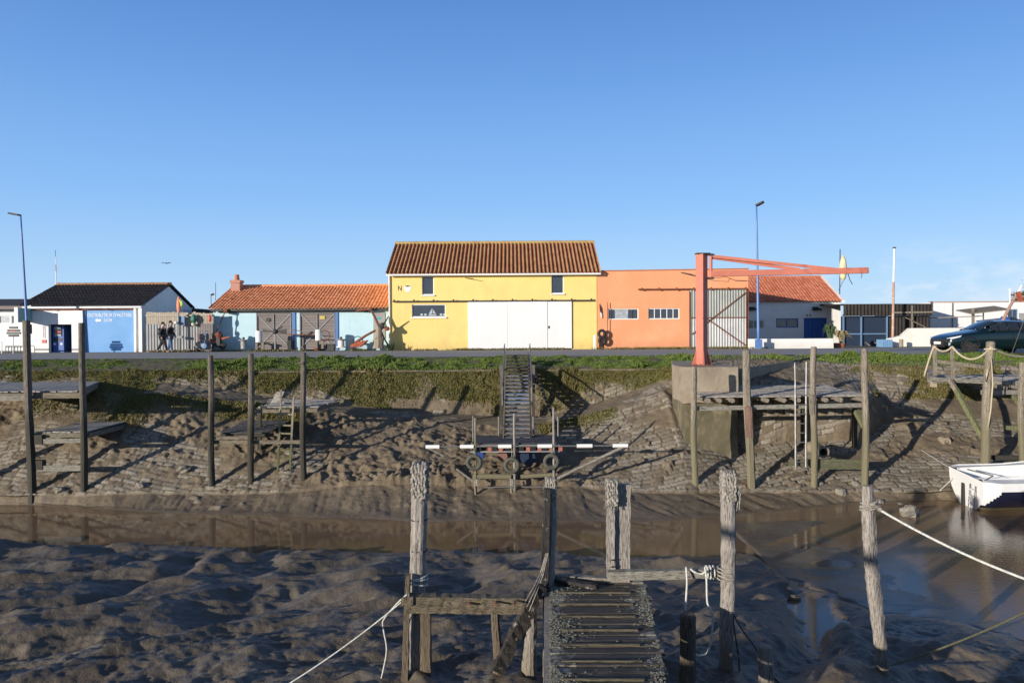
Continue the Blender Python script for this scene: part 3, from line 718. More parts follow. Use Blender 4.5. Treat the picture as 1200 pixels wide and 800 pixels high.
def window(parent,x0,x1,z0,z1,y,fmat,pmat,fw=.06,mull=0,sill=None,panes=None,name='window'):
    f=MB();d=.06
    f.box(x0,x0+fw,y,y+d,z0,z1);f.box(x1-fw,x1,y,y+d,z0,z1);f.box(x0+fw,x1-fw,y,y+d,z0,z0+fw);f.box(x0+fw,x1-fw,y,y+d,z1-fw,z1)
    for k in range(mull):
        c=x0+(x1-x0)*(k+1)/(mull+1);f.box(c-fw/2.4,c+fw/2.4,y+.004,y+d,z0+fw,z1-fw)
    o=f.build(name,fmat,parent)
    ps=panes or [(x0+fw,x1-fw,pmat)]
    for a,b,m in ps:
        p=MB();p.box(a,b,y+.03,y+.045,z0+fw,z1-fw);p.build('pane',m,o)
    if sill:
        s=MB();s.box(x0-.05,x1+.05,y-.16,y-.0,z0-.07,z0-.002);s.build('sill',sill,o)
    return o
def planks(parent,name,x0,x1,z0,z1,y,mat,w=.15,gap=.008,vert=True,th=.03,seed=0):
    m=MB();r=random.Random(seed)
    if vert:
        n=max(1,int(round((x1-x0)/w)));s=(x1-x0)/n
        for i in range(n):
            e=r.uniform(-.004,.004);m.box(x0+i*s+gap/2,x0+(i+1)*s-gap/2,y+e,y+th,z0,z1)
    else:
        n=max(1,int(round((z1-z0)/w)));s=(z1-z0)/n
        for i in range(n):
            e=r.uniform(-.004,.004);m.box(x0,x1,y+e,y+th,z0+i*s+gap/2,z0+(i+1)*s-gap/2)
    return m.build(name,mat,parent)

# ======== yellow building ========
Y0=45.0
x0,x1=PX(456,Y0),PX(699.5,Y0);ze=PZ(320.5,Y0,580);yr,zr=48.5,PZ(285.3,48.5,590);yb=52.0
yel=thing('barn',(x0,Y0,0),'tall bright yellow building with white sliding doors and two small upper windows','building')
hx=lambda a:PX(a,Y0)
hz=lambda py,px:PZ(py,Y0,px)
U1=(hx(495),hx(509),hz(345.5,502),hz(323.5,502));U2=(hx(646.5),hx(661),hz(344,654),hz(321.5,654));LW=(hx(483),hx(522.5),hz(371.5,502),hz(356.5,502))
DR=(hx(548.5),hx(670),-.03,hz(353.2,610))
m=MB();wall_mesh(m,x0,x1,-.1,ze,Y0,.25,[U1,U2,LW,(DR[0],DR[1],-.1,DR[3])]);gable_walls(m,x0,x1,Y0,yb,-.1,ze,yr,zr-.12,.25);m.build('wall',MT['yellow'],yel)
# white strip of wall left of the opening is a door panel sliding in front
roof_slab('roof_deck',yel,x0-.05,x1+.10,Y0-.28,ze-.02,yr,zr-.05,yb+.3,ze-.02,MT['white'],.07)
rf=tiles('roof',yel,x0-.1,x1+.22,Y0-.40,ze-.05,yr,zr-.03,.235,.055,.42,MT['tile_yellow'],yb+.35,ze-.03)
rg=ridge(rf,x0-.1,x1+.22,yr,zr+.05,.11,MT['tile_yellow']);setrnd(rg)
m=MB();m.beam((x0-.08,Y0-.36,ze-.07),(x1+.2,Y0-.36,ze-.07),.09,.10);m.build('gutter',MT['white'],yel)
m=MB();m.tube([(x0+.05,Y0-.08,ze-.1),(x0+.05,Y0-.08,.1)],.045,8);m.build('downpipe',MT['white'],yel)
for U in (U1,U2):
    w=window(yel,U[0],U[1],U[2],U[3],Y0+.07,MT['white'],MT['glass'],.05,0,MT['white'])
w=window(yel,LW[0],LW[1],LW[2],LW[3],Y0+.06,MT['white'],MT['glass'],.05,0,MT['white'])
# boat-shaped decals in the long window
cxw=(LW[0]+LW[1])/2+.22;zb0=LW[2]+.09;dcl=M_('faded_white_decal',(.42,.47,.52),None,3,.6,0)
def decal(poly,nm):
    m=MB();m.prism_y(poly,Y0+.078,Y0+.085);m.build(nm,dcl,w)
decal([(cxw-.24,zb0+.10),(cxw-.02,zb0+.45),(cxw-.02,zb0+.10)],'sail_decal');decal([(cxw+.02,zb0+.12),(cxw+.02,zb0+.38),(cxw+.20,zb0+.10)],'sail_decal')
decal([(cxw-.20,zb0),(cxw-.26,zb0+.07),(cxw+.24,zb0+.07),(cxw+.16,zb0)],'hull_decal')
for q in (-.72,-.50,.42,.62): decal([(cxw+q,zb0),(cxw+q+.14,zb0),(cxw+q+.14,zb0+.12),(cxw+q,zb0+.12)],'square_decal')
# doors: three tall white sliding panels
MT['white_door']=M_('white_corrugated_door',(.80,.79,.78),(.76,.75,.74),.8,.6,.04)
for a,b,dy in ((548.6,594.6,-.10),(594.9,641.6,-.13),(642.0,670,-.10)):
    m=MB();xa,xb=hx(a)-(0 if a>549 else 0),hx(b);n=int((xb-xa)/.12);s=(xb-xa)/n
    for i in range(n):
        m.box(xa+i*s+.006,xa+(i+1)*s-.006,Y0+dy,Y0+dy+.05,.04,DR[3]-.02)
    m.box(xa,xb,Y0+dy+.015,Y0+dy+.055,.035,DR[3]-.015)
    dd=m.build('door',MT['white_door'],yel)
    if a>642 or a==642.0:
        h=MB();h.box(xa+.02,xa+.10,Y0+dy-.03,Y0+dy-.002,1.2,1.35);h.build('handle',MT['steel_dark'],dd)
m=MB();m.box(hx(461),hx(695),Y0-.17,Y0-.005,DR[3]+.0,DR[3]+.075)
for q in np.linspace(hx(463),hx(693),11): m.box(q-.05,q+.05,Y0-.20,Y0-.172,DR[3]+.06,DR[3]+.15)
m.build('door_rail',MT['steel_dark'],yel)
m=MB();m.tube([(hx(546),Y0-.04,ze-.25),(hx(556),Y0-.5,ze-.33)],.02,6);m.build('bracket',MT['steel_dark'],yel)
text_mesh('letter_n','N',.42,(hx(469),Y0-.006,hz(338,469)),MT['steel_dark'],yel,.003,sx=.8)
m=MB();m.lathe((hx(478),Y0-.012,hz(338,478)),[(0.001,0),(.20,0),(.20,.01),(.001,.01)],20,'y');em=m.build('emblem',MT['white'],yel)
m=MB();cx_=hx(478);cz_=hz(336,478);m.prism_y([(cx_-.11,cz_),(cx_-.12,cz_+.09),(cx_-.04,cz_+.05),(cx_,cz_+.10),(cx_+.04,cz_+.05),(cx_+.12,cz_+.09),(cx_+.11,cz_)],Y0-.02,Y0-.0125);m.build('emblem_mark',MT['black'],em)

# ======== orange building ========
x0o,x1o=PX(700,Y0),PX(877,Y0)
ora=thing('warehouse',(x0o,Y0,0),'flat topped orange building with strip windows and a large corrugated sliding door','building')
zl,zrg=PZ(317,Y0,700),PZ(314.3,Y0,877)
W1=(hx(713),hx(748.5),hz(374.2,730),hz(361.5,730));W2_=(hx(760),hx(796.5),hz(373.8,778),hz(361,778));CD=(hx(809.5),hx(874),-.1,hz(339.5,842))
m=MB();wall_mesh(m,x0o+.003,x1o,-.1,zl-.3,Y0+.02,.22,[W1,W2_,CD])
m.prism_y([(x0o+.003,zl-.3),(x1o,zl-.3),(x1o,zrg-.05),(x0o+.003,zl-.05)],Y0+.02,Y0+.24)
m.prism_x([(Y0+.24,-.1),(53,-.1),(53,zl-.3),(Y0+.24,zrg-.2)],x1o-.22,x1o);m.box(x0o+.003,x1o-.22,52.78,53,-.1,zl-.5);m.box(x0o+.003,x0o+.2,Y0+.24,52.78,-.1,zl-.5)
m.build('wall',MT['orange'],ora)
m=MB();m.prism_y([(x0o+.003,zl-.047),(x1o+.04,zrg-.047),(x1o+.04,zrg+.01),(x0o+.003,zl+.01)],Y0-.03,Y0+.28);m.build('coping',M_('terracotta_coping',(.48,.17,.08),None,3,.8,.2),ora)
m=MB();m.box(x0o+.2,x1o-.22,Y0+.24,52.78,zl-.7,zl-.62);m.build('roof',MT['slate_dark'],ora)
fw=.05;wd=(W1[1]-W1[0])
window(ora,W1[0],W1[1],W1[2],W1[3],Y0+.08,MT['white'],MT['glass'],fw,0,None,[(W1[0]+fw,W1[0]+.40,MT['glass']),(W1[0]+.40,W1[0]+1.18,MT['glass_net']),(W1[0]+1.20,W1[0]+1.44,MT['glass']),(W1[0]+1.47,W1[1]-fw,MT['glass'])])
wd2=(W2_[1]-W2_[0])
window(ora,W2_[0],W2_[1],W2_[2],W2_[3],Y0+.08,MT['white'],MT['glass'],fw,4)
def corr(mb,x0,x1,z0,z1,y,p=.16,a=.03):
    n=int((x1-x0)/p*6);V=[]
    for i in range(n+1):
        x=x0+(x1-x0)*i/n;yy=y+a*(1 if math.sin(2*PI*(x-x0)/p)>0 else -1)*min(1,abs(math.sin(2*PI*(x-x0)/p))*1.5)
        V+=[(x,yy,z0),(x,yy,z1),(x,yy+.012,z0),(x,yy+.012,z1)]
    Fc=[]
    for i in range(n):
        k=4*i;Fc+=[(k,k+4,k+5,k+1),(k+2,k+3,k+7,k+6),(k+1,k+5,k+7,k+3),(k,k+2,k+6,k+4)]
    mb.add(V,Fc)
dz=CD[3];zm=hz(372,842)
cdm=MB();corr(cdm,CD[0]-.1,CD[1]+.02,zm,dz-.02,Y0-.06);d1=cdm.build('door',MT['corrug'],ora,base=None)
cdm=MB();corr(cdm,CD[0]-.1,CD[1]+.02,.03,zm-.01,Y0-.04)
d2=cdm.build('lower_sheet',M_('pale_galvanised_sheet',(.50,.50,.49),(.42,.42,.41),1.2,.6,.05,c3=(.24,.11,.06),s3=1.6,m3=(.60,.75),metal=.1),d1)
m=MB();xa,xb=CD[0]-.08,CD[1]
for p,q in (((xa,dz-.1),(xa,.05)),((xb,dz-.1),(xb,.05)),((xa,zm),(xb,zm)),((xa+.1,zm*.45),(xb,dz-.15)),((xa+.9,zm),(xb,.1))):
    m.beam((p[0],Y0-.12,p[1]),(q[0],Y0-.12,q[1]),.04,.05)
m.build('door_brace',MT['rust'],d1)
m=MB();m.box(hx(748),hx(876),Y0-.16,Y0-.0,dz+.01,dz+.09)
for q in np.linspace(hx(752),hx(873),7): m.box(q-.05,q+.05,Y0-.19,Y0-.162,dz-.02,dz+.14)
m.build('door_rail',MT['rust'],ora)
m=MB();m.box(hx(875),hx(876.8),Y0-.08,Y0+.0,.0,dz);m.build('post_or_shade_strip',MT['rust'],ora)
m=MB();m.tube([(hx(711.5),Y0-.15,0.6),(hx(711.8),Y0-.15,hz(354,712))],.02,6);m.build('drain_pipe',MT['rust'],ora)
# overhead cable bracket
m=MB();pts=[(hx(799),Y0-.1,hz(319.5,799)),(hx(808),Y0-.5,hz(322,808)),(hx(822),Y0-.7,hz(325.5,822)),(hx(838),Y0-.7,hz(326.5,838)),(hx(849),Y0-.3,hz(324.5,849)),(hx(860),Y0-.1,hz(328.5,860)),(hx(875),Y0-.06,hz(329,875))]
m.tube(pts,.014,5);m.tube([(hx(798.5),Y0,hz(319.3,799)),(hx(809),Y0-.55,hz(322.5,809))],.03,6)
m.build('cable',MT['steel_dark'],ora)

# ======== pale blue shed ========
Yb0=45.6;bx=lambda a:PX(a,Yb0);bz=lambda py,px:PZ(py,Yb0,px)
x0b,x1b=bx(250.5),PX(456,Yb0)-.02;zeb=bz(361,350);yrb=49.3;zrb=PZ(336,yrb,350);ybb=53
blu=thing('fishing_shed',(x0b,Yb0,0),'long low pale blue shed with orange tiled roof and two grey plank doors','building')
D1=(bx(300.5),bx(342),-.1,bz(366.3,320));D2=(bx(351.3),bx(393),-.1,bz(366,372))
m=MB();wall_mesh(m,x0b,x1b,-.1,zeb,Yb0,.25,[D1,D2]);gable_walls(m,x0b,x1b,Yb0,ybb,-.1,zeb,yrb,zrb-.1,.25);m.build('wall',MT['blue_wall'],blu)
rfb=tiles('roof',blu,x0b-.15,x1b,Yb0-.42,zeb-.06,yrb,zrb,.205,.03,.30,MT['tile_orange'],ybb+.2,zeb,seed=5,ns=6)
rg=ridge(rfb,x0b-.15,x1b,yrb,zrb+.06,.10,MT['tile_orange']);setrnd(rg)
m=MB();m.box(x0b-.05,x1b,Yb0-.34,Yb0-.30,zeb-.16,zeb-.03);m.box(x0b,x1b,Yb0-.30,Yb0-.003,zeb-.12,zeb-.05);m.build('fascia',MT['steel_dark'],blu)
m=MB();m.box(bx(257),bx(432),Yb0-.10,Yb0-.005,bz(366.0,340),bz(364.6,340));m.build('door_rail',MT['steel_dark'],blu)
for D,sd in ((D1,1),(D2,2)):
    dd=planks(blu,'door',D[0]+.01,D[1]-.01,.04,D[3]-.02,Yb0+.02,MT['grey_planks'],.16,.012,False,.05,sd)
    m=MB();xc=(D[0]+D[1])/2;zc=(D[3])*.50
    t=.05;y=Yb0-.005
    for p,q in (((D[0]+.05,D[3]-.08),(D[1]-.05,.1)),((D[1]-.05,D[3]-.08),(D[0]+.05,.1))): m.beam((p[0],y,p[1]),(q[0],y,q[1]),.03,t)
    m.beam((xc,y-.012,.06),(xc,y-.012,D[3]-.05),.025,t);m.beam((D[0]+.03,y-.025,zc),(D[1]-.03,y-.025,zc),t,.024)
    m.beam((D[0]+.04,y-.03,.06),(D[0]+.04,y-.03,D[3]-.04),.03,t);m.beam((D[1]-.04,y-.03,.06),(D[1]-.04,y-.03,D[3]-.04),.03,t)
    m.beam((D[0]+.07,y-.035,D[3]-.06),(D[1]-.07,y-.035,D[3]-.06),t,.03)
    m.build('door_brace',MT['fence_metal'],dd)
m=MB();m.lathe((D1[0]+.72,Yb0-.03,D1[3]-.42),[(.09,0),(.13,0),(.13,.02),(.09,.02)],16,'y');m.build('door_ring',MT['steel_dark'],blu)
m=MB();m.box(bx(375),bx(381),Yb0-.02,Yb0+.01,bz(374,378),bz(370,378));m.build('yellow_notice',M_('yellow_notice',(.60,.45,.10),None,3,.6,0),blu)
for a,b in ((343.2,346.6),(393.2,396.6)):
    m=MB();m.box(bx(a),bx(b),Yb0-.06,Yb0-.004,0,D1[3]+.04);m.build('post_or_shade_strip',MT['lamp_blue'],blu)  # dark blue strips stand in for the shadow beside each door
m=MB();m.box(bx(437.8),bx(451.5),Yb0-.05,Yb0-.004,bz(396.5,445),bz(366,445));sp=m.build('notice_board',MT['fence_metal'],blu)
m=MB();m.prism_y([(bx(441),bz(373,441)),(bx(443),bz(371.6,443)),(bx(446),bz(371.8,443)),(bx(448),bz(373,448)),(bx(445),bz(374.3,445)),(bx(442),bz(374,441))],Yb0-.06,Yb0-.0505);m.build('board_fish_mark',M_('teal_paint',(.03,.35,.40),None,3,.5,0),sp)
# chimney
cy=48.6;m=MB();cxa,cxb=PX(273.2,cy),PX(283.5,cy);z1=PZ(328.5,cy,278)
m.box(cxa,cxb,cy-.3,cy+.3,zrb-.5,z1-.16);m.box(cxa-.05,cxb+.05,cy-.35,cy+.35,z1-.16,z1);ch=m.build('chimney',M_('pink_brick',(.50,.26,.19),(.40,.20,.14),6,.9,.3),rfb)
m=MB();cc=(cxa+cxb)/2;m.lathe((cc,cy,z1),[(.20,0),(.17,.08),(.14,.30),(.16,.36),(.10,.36)],12);m.build('chimney_pot',M_('clay_pot',(.55,.20,.10),None,5,.8,.2),ch)
# hoists fixed under the eave
m=MB();m.box(bx(266),bx(270),Yb0-.5,Yb0-.1,bz(367,268),bz(362.5,268));m.tube([(bx(268),Yb0-.5,bz(365,268)),(bx(265),Yb0-.6,bz(374,265)),(bx(259),Yb0-.8,bz(389,259))],.03,6);m.build('hoist_chain',MT['rust'],blu)
m=MB();m.tube([(bx(418),Yb0-.2,bz(363.5,418)),(bx(428),Yb0-.5,bz(363,428)),(bx(438),Yb0-.6,bz(362,438))],.06,6,wob=.3);m.build('eave_pulley',MT['rust'],blu)
# small mast lamp at the left end
m=MB();p=P(247.5,362,46);q=P(247.3,345.5,46);m.tube([p,q],.02,6);m.tube([q,(q[0]+.17,q[1],q[2]+.05)],.06,6);t=P(252.7,331,46);m.tube([P(252.7,352,46),t],.018,5)
m.build('roof_aerial',MT['steel_dark'],blu)

# ======== white oyster building ========
Yw0=45.0;wx_=lambda a:PX(a,Yw0);wz=lambda py,px:PZ(py,Yw0,px)
x0w,x1w=wx_(29),wx_(168);zew=wz(358.5,90);yrw=48.45;zrw=PZ(334.2,yrw,130);ybw=51.9;zg=-.25
whi=thing('oyster_shop',(x0w,Yw0,zg),'white building with dark tiled roof, blue panel and an open doorway','building')
DO=(wx_(57),wx_(84),zg,wz(380,70));BP=(wx_(97.5),wx_(157.5),zg,wz(363.5,127))
m=MB();wall_mesh(m,x0w,x1w,zg-.05,zew,Yw0,.25,[(DO[0],DO[1],zg-.05,DO[3]),(BP[0],BP[1],zg-.05,BP[3])]);m.build('wall',MT['white'],whi)
m=MB();gable_walls(m,x0w,x1w,Yw0+.003,ybw,zg-.05,zew,yrw,zrw-.1,.25);m.build('gable_wall',MT['white_gable'],whi)
rfw=tiles('roof',whi,x0w-.1,x1w+.12,Yw0-.3,zew-.02,yrw,zrw,.21,.03,.30,MT['tile_dark'],ybw+.2,zew,seed=9,ns=6)
rg=ridge(rfw,x0w-.1,x1w+.12,yrw,zrw+.06,.10,M_('ochre_ridge_tile',(.42,.22,.09),(.24,.12,.06),6,.85,.3))
m=MB();m.box(x0w,x1w,Yw0-.22,Yw0-.003,zew-.14,zew-.03);m.build('fascia',MT['white_gable'],whi)
m=MB();m.box(wx_(33),wx_(158),Yw0-.12,Yw0-.005,wz(363.2,95),wz(362,95))
for q in (34,66,96,128,156):m.box(wx_(q)-.06,wx_(q)+.06,Yw0-.15,Yw0-.122,wz(363.6,95),wz(361,95))
m.build('door_rail',MT['rust'],whi)
# doorway interior with vending machine
m=MB();m.box(DO[0]-.1,DO[1]+.1,Yw0+1.6,Yw0+1.65,zg,DO[3]+.1);m.box(DO[0]-.14,DO[0]-.1,Yw0+.26,Yw0+1.6,zg,DO[3]+.1);m.box(DO[1]+.1,DO[1]+.14,Yw0+.26,Yw0+1.6,zg,DO[3]+.1);m.box(DO[0]-.1,DO[1]+.1,Yw0+.26,Yw0+1.6,DO[3]+.1,DO[3]+.14);m.build('porch_lining',M_('dark_brown_lining',(.10,.035,.025),None,3,.8,0),whi)
vm_=thing('vending_machine',(wx_(58),Yw0+.3,zg),'dark blue vending machine standing in the open doorway','vending machine')
m=MB();a,b=wx_(57.2),wx_(71);m.box(a,b,Yw0+.35,Yw0+1.1,zg,DO[3]-.08);m.build('cabinet',MT['blue_door'],vm_,bevel=.02)
m=MB();m.box(a+.12,b-.1,Yw0+.335,Yw0+.348,wz(394,66),wz(382.5,66));sc=m.build('display_window',MT['glass'],vm_)
for k,(c,mt) in enumerate(((384.2,'glass_net'),(388.8,'red_pl'),(392.6,'glass_net'))):
    m=MB()
    for j in range(5): xx=a+.15+(b-a-.3)*j/5;m.box(xx,xx+.07,Yw0+.318,Yw0+.333,wz(c+1,66),wz(c-1,66))
    m.build('tray',MT[mt],sc)
m=MB();m.box(a+.1,b-.1,Yw0+.335,Yw0+.348,wz(400,66),wz(396,66));m.build('delivery_flap',MT['black'],vm_)
for c in (60,68): m=MB();m.lathe((wx_(c),Yw0+.33,wz(403,66)),[(.01,0),(.07,0),(.07,.018),(.01,.018)],10,'y');m.build('round_sticker',MT['white'],vm_)
# blue panel with lettering
m=MB();m.box(BP[0],BP[1],Yw0+.03,Yw0+.06,zg+.02,BP[3]);bp=m.build('blue_panel',MT['blue_panel'],whi)
m=MB();m.box(BP[0]+.004,BP[0]+.17,Yw0-.02,Yw0+.028,zg+.02,BP[3]-.003);m.build('panel_edge',MT['lamp_blue'],whi)
MT['letter']=M_('white_lettering',(.72,.76,.82),None,3,.6,0)
text_mesh('lettering',"DISTRIBUTEUR D'HUÎTRES",.285,((BP[0]+BP[1])/2+.05,Yw0+.024,wz(369.3,127)),MT['letter'],bp,.003,sx=.78)
text_mesh('lettering',"24/24",.25,(wx_(126.5),Yw0+.024,wz(375.3,127)),MT['letter'],bp,.003,sx=.85)
m=MB();ax,az=wx_(111.5),wz(375.3,112);m.prism_y([(ax,az),(ax+.14,az+.13),(ax+.14,az+.06),(ax+.36,az+.06),(ax+.36,az-.06),(ax+.14,az-.06),(ax+.14,az-.13)],Y0+.018,Y0+.028);m.build('arrow',MT['white'],bp)
for a,b in ((158.4,160.8),(163.8,167.8)):
    m=MB();m.box(wx_(a),wx_(b),Yw0-.14,Yw0-.004,zg,zew-.16);m.build('pilaster',MT['white'],whi)
# vertical sign
vs=MB();vs.box(wx_(50),wx_(53.2),Yw0-.02,Yw0-.004,wz(396,51),wz(381.5,51));vo=vs.build('vertical_sign',MT['white_gable'],whi)
for k,chh in enumerate('HUITRES'): text_mesh('sign_letter',chh,.13,(wx_(51.6),Yw0-.026,wz(382.7+k*2.0,51)),MT['red_pl'],vo,.003)
m=MB();m.box(wx_(49.4),wx_(54.4),Yw0-.03,Yw0-.004,wz(401.8,52),wz(398,52));m.build('red_notice',MT['red_pl'],whi)
# antenna with red and white bands
an=thing('antenna_mast',P(66.2,350,50),'thin red and white mast rising behind the dark tiled roof','antenna')
pz=[350,318,310,301,293];mm=['white','red_pl','white','steel_dark']
for k in range(4):
    m=MB();m.tube([P(66+k*-.3,pz[k],50),P(65.7-k*.3,pz[k+1],50)],.035-.006*k,6);m.build('mast_section',MT[mm[k]],an)

# ======== far-left grey roof building ========
Yg=50.;gx=lambda a:PX(a,Yg);gz=lambda py,px=0:PZ(py,Yg,px)
gr=thing('low_workshop',(gx(-80),Yg,-.2),'low pale building with grey sheet roof at the far left edge','building')
WN=[(gx(-22),gx(-3),gz(379,0),gz(370,0)),(gx(-1),gx(12),gz(379,0),gz(370,0)),(gx(14),gx(26),gz(379,0),gz(370,0))]
m=MB();wall_mesh(m,gx(-90),gx(38),-.3,gz(363.5),Yg,.2,WN);m.box(gx(-90),gx(-90)+.2,Yg+.2,56,-.3,gz(363.5));m.box(gx(38)-.2,gx(38),Yg+.2,56,-.3,gz(363.5));m.build('wall',MT['white_gable'],gr)
for w_a in WN:window(gr,*w_a,Yg+.05,MT['white'],MT['glass_net'],.04)
m=MB();m.prism_x([(Yg-.5,gz(363.4)),(Yg-.5,gz(358)),(53,PZ(350.3,53,10)),(56.3,gz(360)),(56.3,gz(364))],gx(-92),gx(40));m.build('roof',MT['slate_dark'],gr)
m=MB();m.box(gx(-92),gx(40)-.1,Yg-.56,Yg-.505,gz(362.8),gz(359));m.build('fascia',MT['grey_planks'],gr)

# ======== white house with red roof, set back ========
Yh=52.5;sx_=lambda a:PX(a,Yh);sz=lambda py,px=930:PZ(py,Yh,px)
x0h,x1h=sx_(862),sx_(985);zeh=sz(353.5);yrh=55.8;zrh=PZ(325.5,yrh,930)
hou=thing('white_house',(x0h,Yh,-.1),'white house with red tiled roof and blue door, set back in shade','building')
HW=(sx_(909.5),sx_(935.5),sz(383.8),sz(373));HW2=(sx_(877),sx_(895.5),sz(385),sz(374.5));HD=(sx_(942),sx_(969),-.1,sz(372.5))
m=MB();wall_mesh(m,x0h,x1h,-.15,zeh,Yh,.25,[HW,HW2,HD]);gable_walls(m,x0h,x1h,Yh,59.1,-.15,zeh,yrh,zrh-.08,.25);m.build('wall',MT['white'],hou)
rfh=tiles('roof',hou,x0h-.05,x1h-.05,Yh-.3,zeh-.03,yrh,zrh,.22,.022,.30,MT['tile_red'],59.4,zeh,seed=12,ns=6)
rg=ridge(rfh,x0h,x1h-.05,yrh,zrh+.06,.09,MT['tile_red']);setrnd(rg)
m=MB();m.prism_x([(Yh-.38,zeh-.10),(yrh,zrh-.04),(yrh,zrh+.14),(Yh-.38,zeh+.07)],x1h-.04,x1h+.14);m.prism_x([(59.4,zeh-.10),(yrh+.002,zrh-.04),(yrh+.002,zrh+.14),(59.4,zeh+.07)],x1h-.04,x1h+.14);m.build('verge_board',MT['white'],rfh)
window(hou,*HW,Yh+.06,MT['blue_door'],MT['glass'],.06,1);window(hou,*HW2,Yh+.06,MT['white'],MT['glass'],.06,2)
planks(hou,'door',HD[0],HD[1],-.08,HD[3],Yh+.05,MT['blue_door'],.3,.012)
for px in (957,883):
    m=MB();c=P(px,361.5,Yh-.15);m.box(c[0]-.25,c[0]+.05,Yh-.3,Yh-.01,c[2]-.12,c[2]+.12);m.tube([(c[0]+.05,Yh-.2,c[2]),(c[0]+.28,Yh-.3,c[2]-.08)],.07,6);m.build('floodlight',MT['black'],hou)
for px in (945,949): m=MB();m.box(sx_(px),sx_(px)+.06,Yh-.06,Yh-.003,sz(370.5),sz(368.5));m.build('wall_lamp',MT['steel_dark'],hou)
# low white garden wall
Yl=43.6;lw=MB();lw.box(PX(877.5,Yl),PX(977,Yl),Yl,Yl+.2,-.05,PZ(396.7,Yl,930));o=lw.build('garden_wall',MT['white'],bevel=.01)
tag(o,'low white roadside wall in front of the white house','wall')

# ======== dark open shed with blue doors ========
Yd=49.;dx_=lambda a:PX(a,Yd);dz_=lambda py,px=1040:PZ(py,Yd,px)
dsh=thing('corrugated_shed',(dx_(986),Yd,-.1),'dark corrugated shed with blue framed doors right of the white house','shed')
MT['corr_dark_shaded']=M_('shaded_dark_corrugated',(.028,.021,.018),(.018,.014,.012),2,.8,.1)  # dark sheet, lowered further to hold the open shed's shade
m=MB();corr(m,dx_(986.5),dx_(1090),dz_(370),dz_(357),Yd-.25,.22,.03);m.build('roof_edge',MT['corr_dark_shaded'],dsh)
m=MB();m.prism_x([(Yd-.2,dz_(358)),(54,dz_(354.5)),(54,dz_(353)),(Yd-.2,dz_(356.2))],dx_(986.5),dx_(1090));m.build('roof',MT['corr_dark_shaded'],dsh)
m=MB();corr(m,dx_(1041),dx_(1090),-.1,dz_(370)-.01,Yd+.05,.22,.03);m.build('wall',MT['corr_dark_shaded'],dsh)
m=MB();m.box(dx_(986.5),dx_(1041),Yd+.1,Yd+.15,-.1,dz_(370)-.01);m.build('door_lining',M_('shaded_blue_sheet',(.018,.032,.06),(.014,.026,.05),2,.6,.05),dsh)  # roof overhang's shade put into the navy colour
fr=MB()
for a,b in (((987.5,368.5),(1039.5,368.5)),((987.5,391),(1039.5,391))): fr.beam((dx_(a[0]),Yd+.04,dz_(a[1])),(dx_(b[0]),Yd+.04,dz_(b[1])),.08,.08)
for a in (988,1008.8,1039): fr.beam((dx_(a),Yd-.04,-.05),(dx_(a),Yd-.04,dz_(368)),.07,.12)
fr.build('door_frame',MT['blue_frame'],dsh)
m=MB()
for a,b in ((1045,1090),):
    m.beam((dx_(a-2),Yd-.32,dz_(366.5)),(dx_(b),Yd-.32,dz_(366)),.05,.10)
m.beam((dx_(1056),Yd-.30,dz_(371)),(dx_(1082),Yd-.30,dz_(384)),.04,.05);m.beam((dx_(1066),Yd-.30,-.1),(dx_(1066),Yd-.30,dz_(358)),.09,.04)
m.build('timber_rail',MT['post_pale'],dsh)

# ======== long white building at right ========
Yr_=52.;rx=lambda a:PX(a,Yr_);rz=lambda py,px=1140:PZ(py,Yr_,px)
lon=thing('white_workshop',(rx(1090),Yr_,-.1),'long plain white building at right behind the dark car','building')
VW=(rx(1181),rx(1193),rz(388),rz(362.5))
m=MB();wall_mesh(m,rx(1090.5),rx(1330),-.1,rz(354.2),Yr_,.25,[VW]);m.box(rx(1090.5),rx(1090.5)+.25,Yr_+.25,60,-.1,rz(354.2));m.build('wall',MT['white'],lon)
m=MB();m.box(rx(1090.3),rx(1332),Yr_-.05,Yr_+.3,rz(354.15),rz(353.0));m.build('coping',M_('pinkish_coping',(.46,.30,.24),None,3,.8,.1),lon)
m=MB();m.box(rx(1115.4),rx(1116.6),Yr_-.05,Yr_-.003,0,rz(354.6));m.build('drain_pipe',MT['steel_galv'],lon)
window(lon,*VW,Yr_+.06,MT['blue_frame'],MT['glass'],.06,1)
planks(lon,'shutter',rx(1193.6),rx(1206),rz(386),rz(367),Yr_-.04,MT['fence_metal'],.12,.02,False)
m=MB();m.box(rx(1090.5),rx(1330),Yr_+.3,60,rz(358),rz(357));m.build('roof',MT['slate_dark'],lon)
# white rendered ramp wall in front
Yq=46.5;m=MB();z=lambda py,px:PZ(py,Yq,px);X=lambda a:PX(a,Yq)
m.prism_y([(X(1043),-.05),(X(1290),-.05),(X(1290),z(384,1170)),(X(1068),z(384.4,1068)),(X(1058.5),z(393.0,1058)),(X(1043),z(396.5,1043))],Yq,Yq+.5)
o=m.build('ramp_wall',MT['cream'],bevel=.02);tag(o,'low cream ramp wall with sloping end behind the dark car','wall')
# ---------------- things along the quay ----------------
def PP(px,py,Y): return Vector(P(px,py,Y))
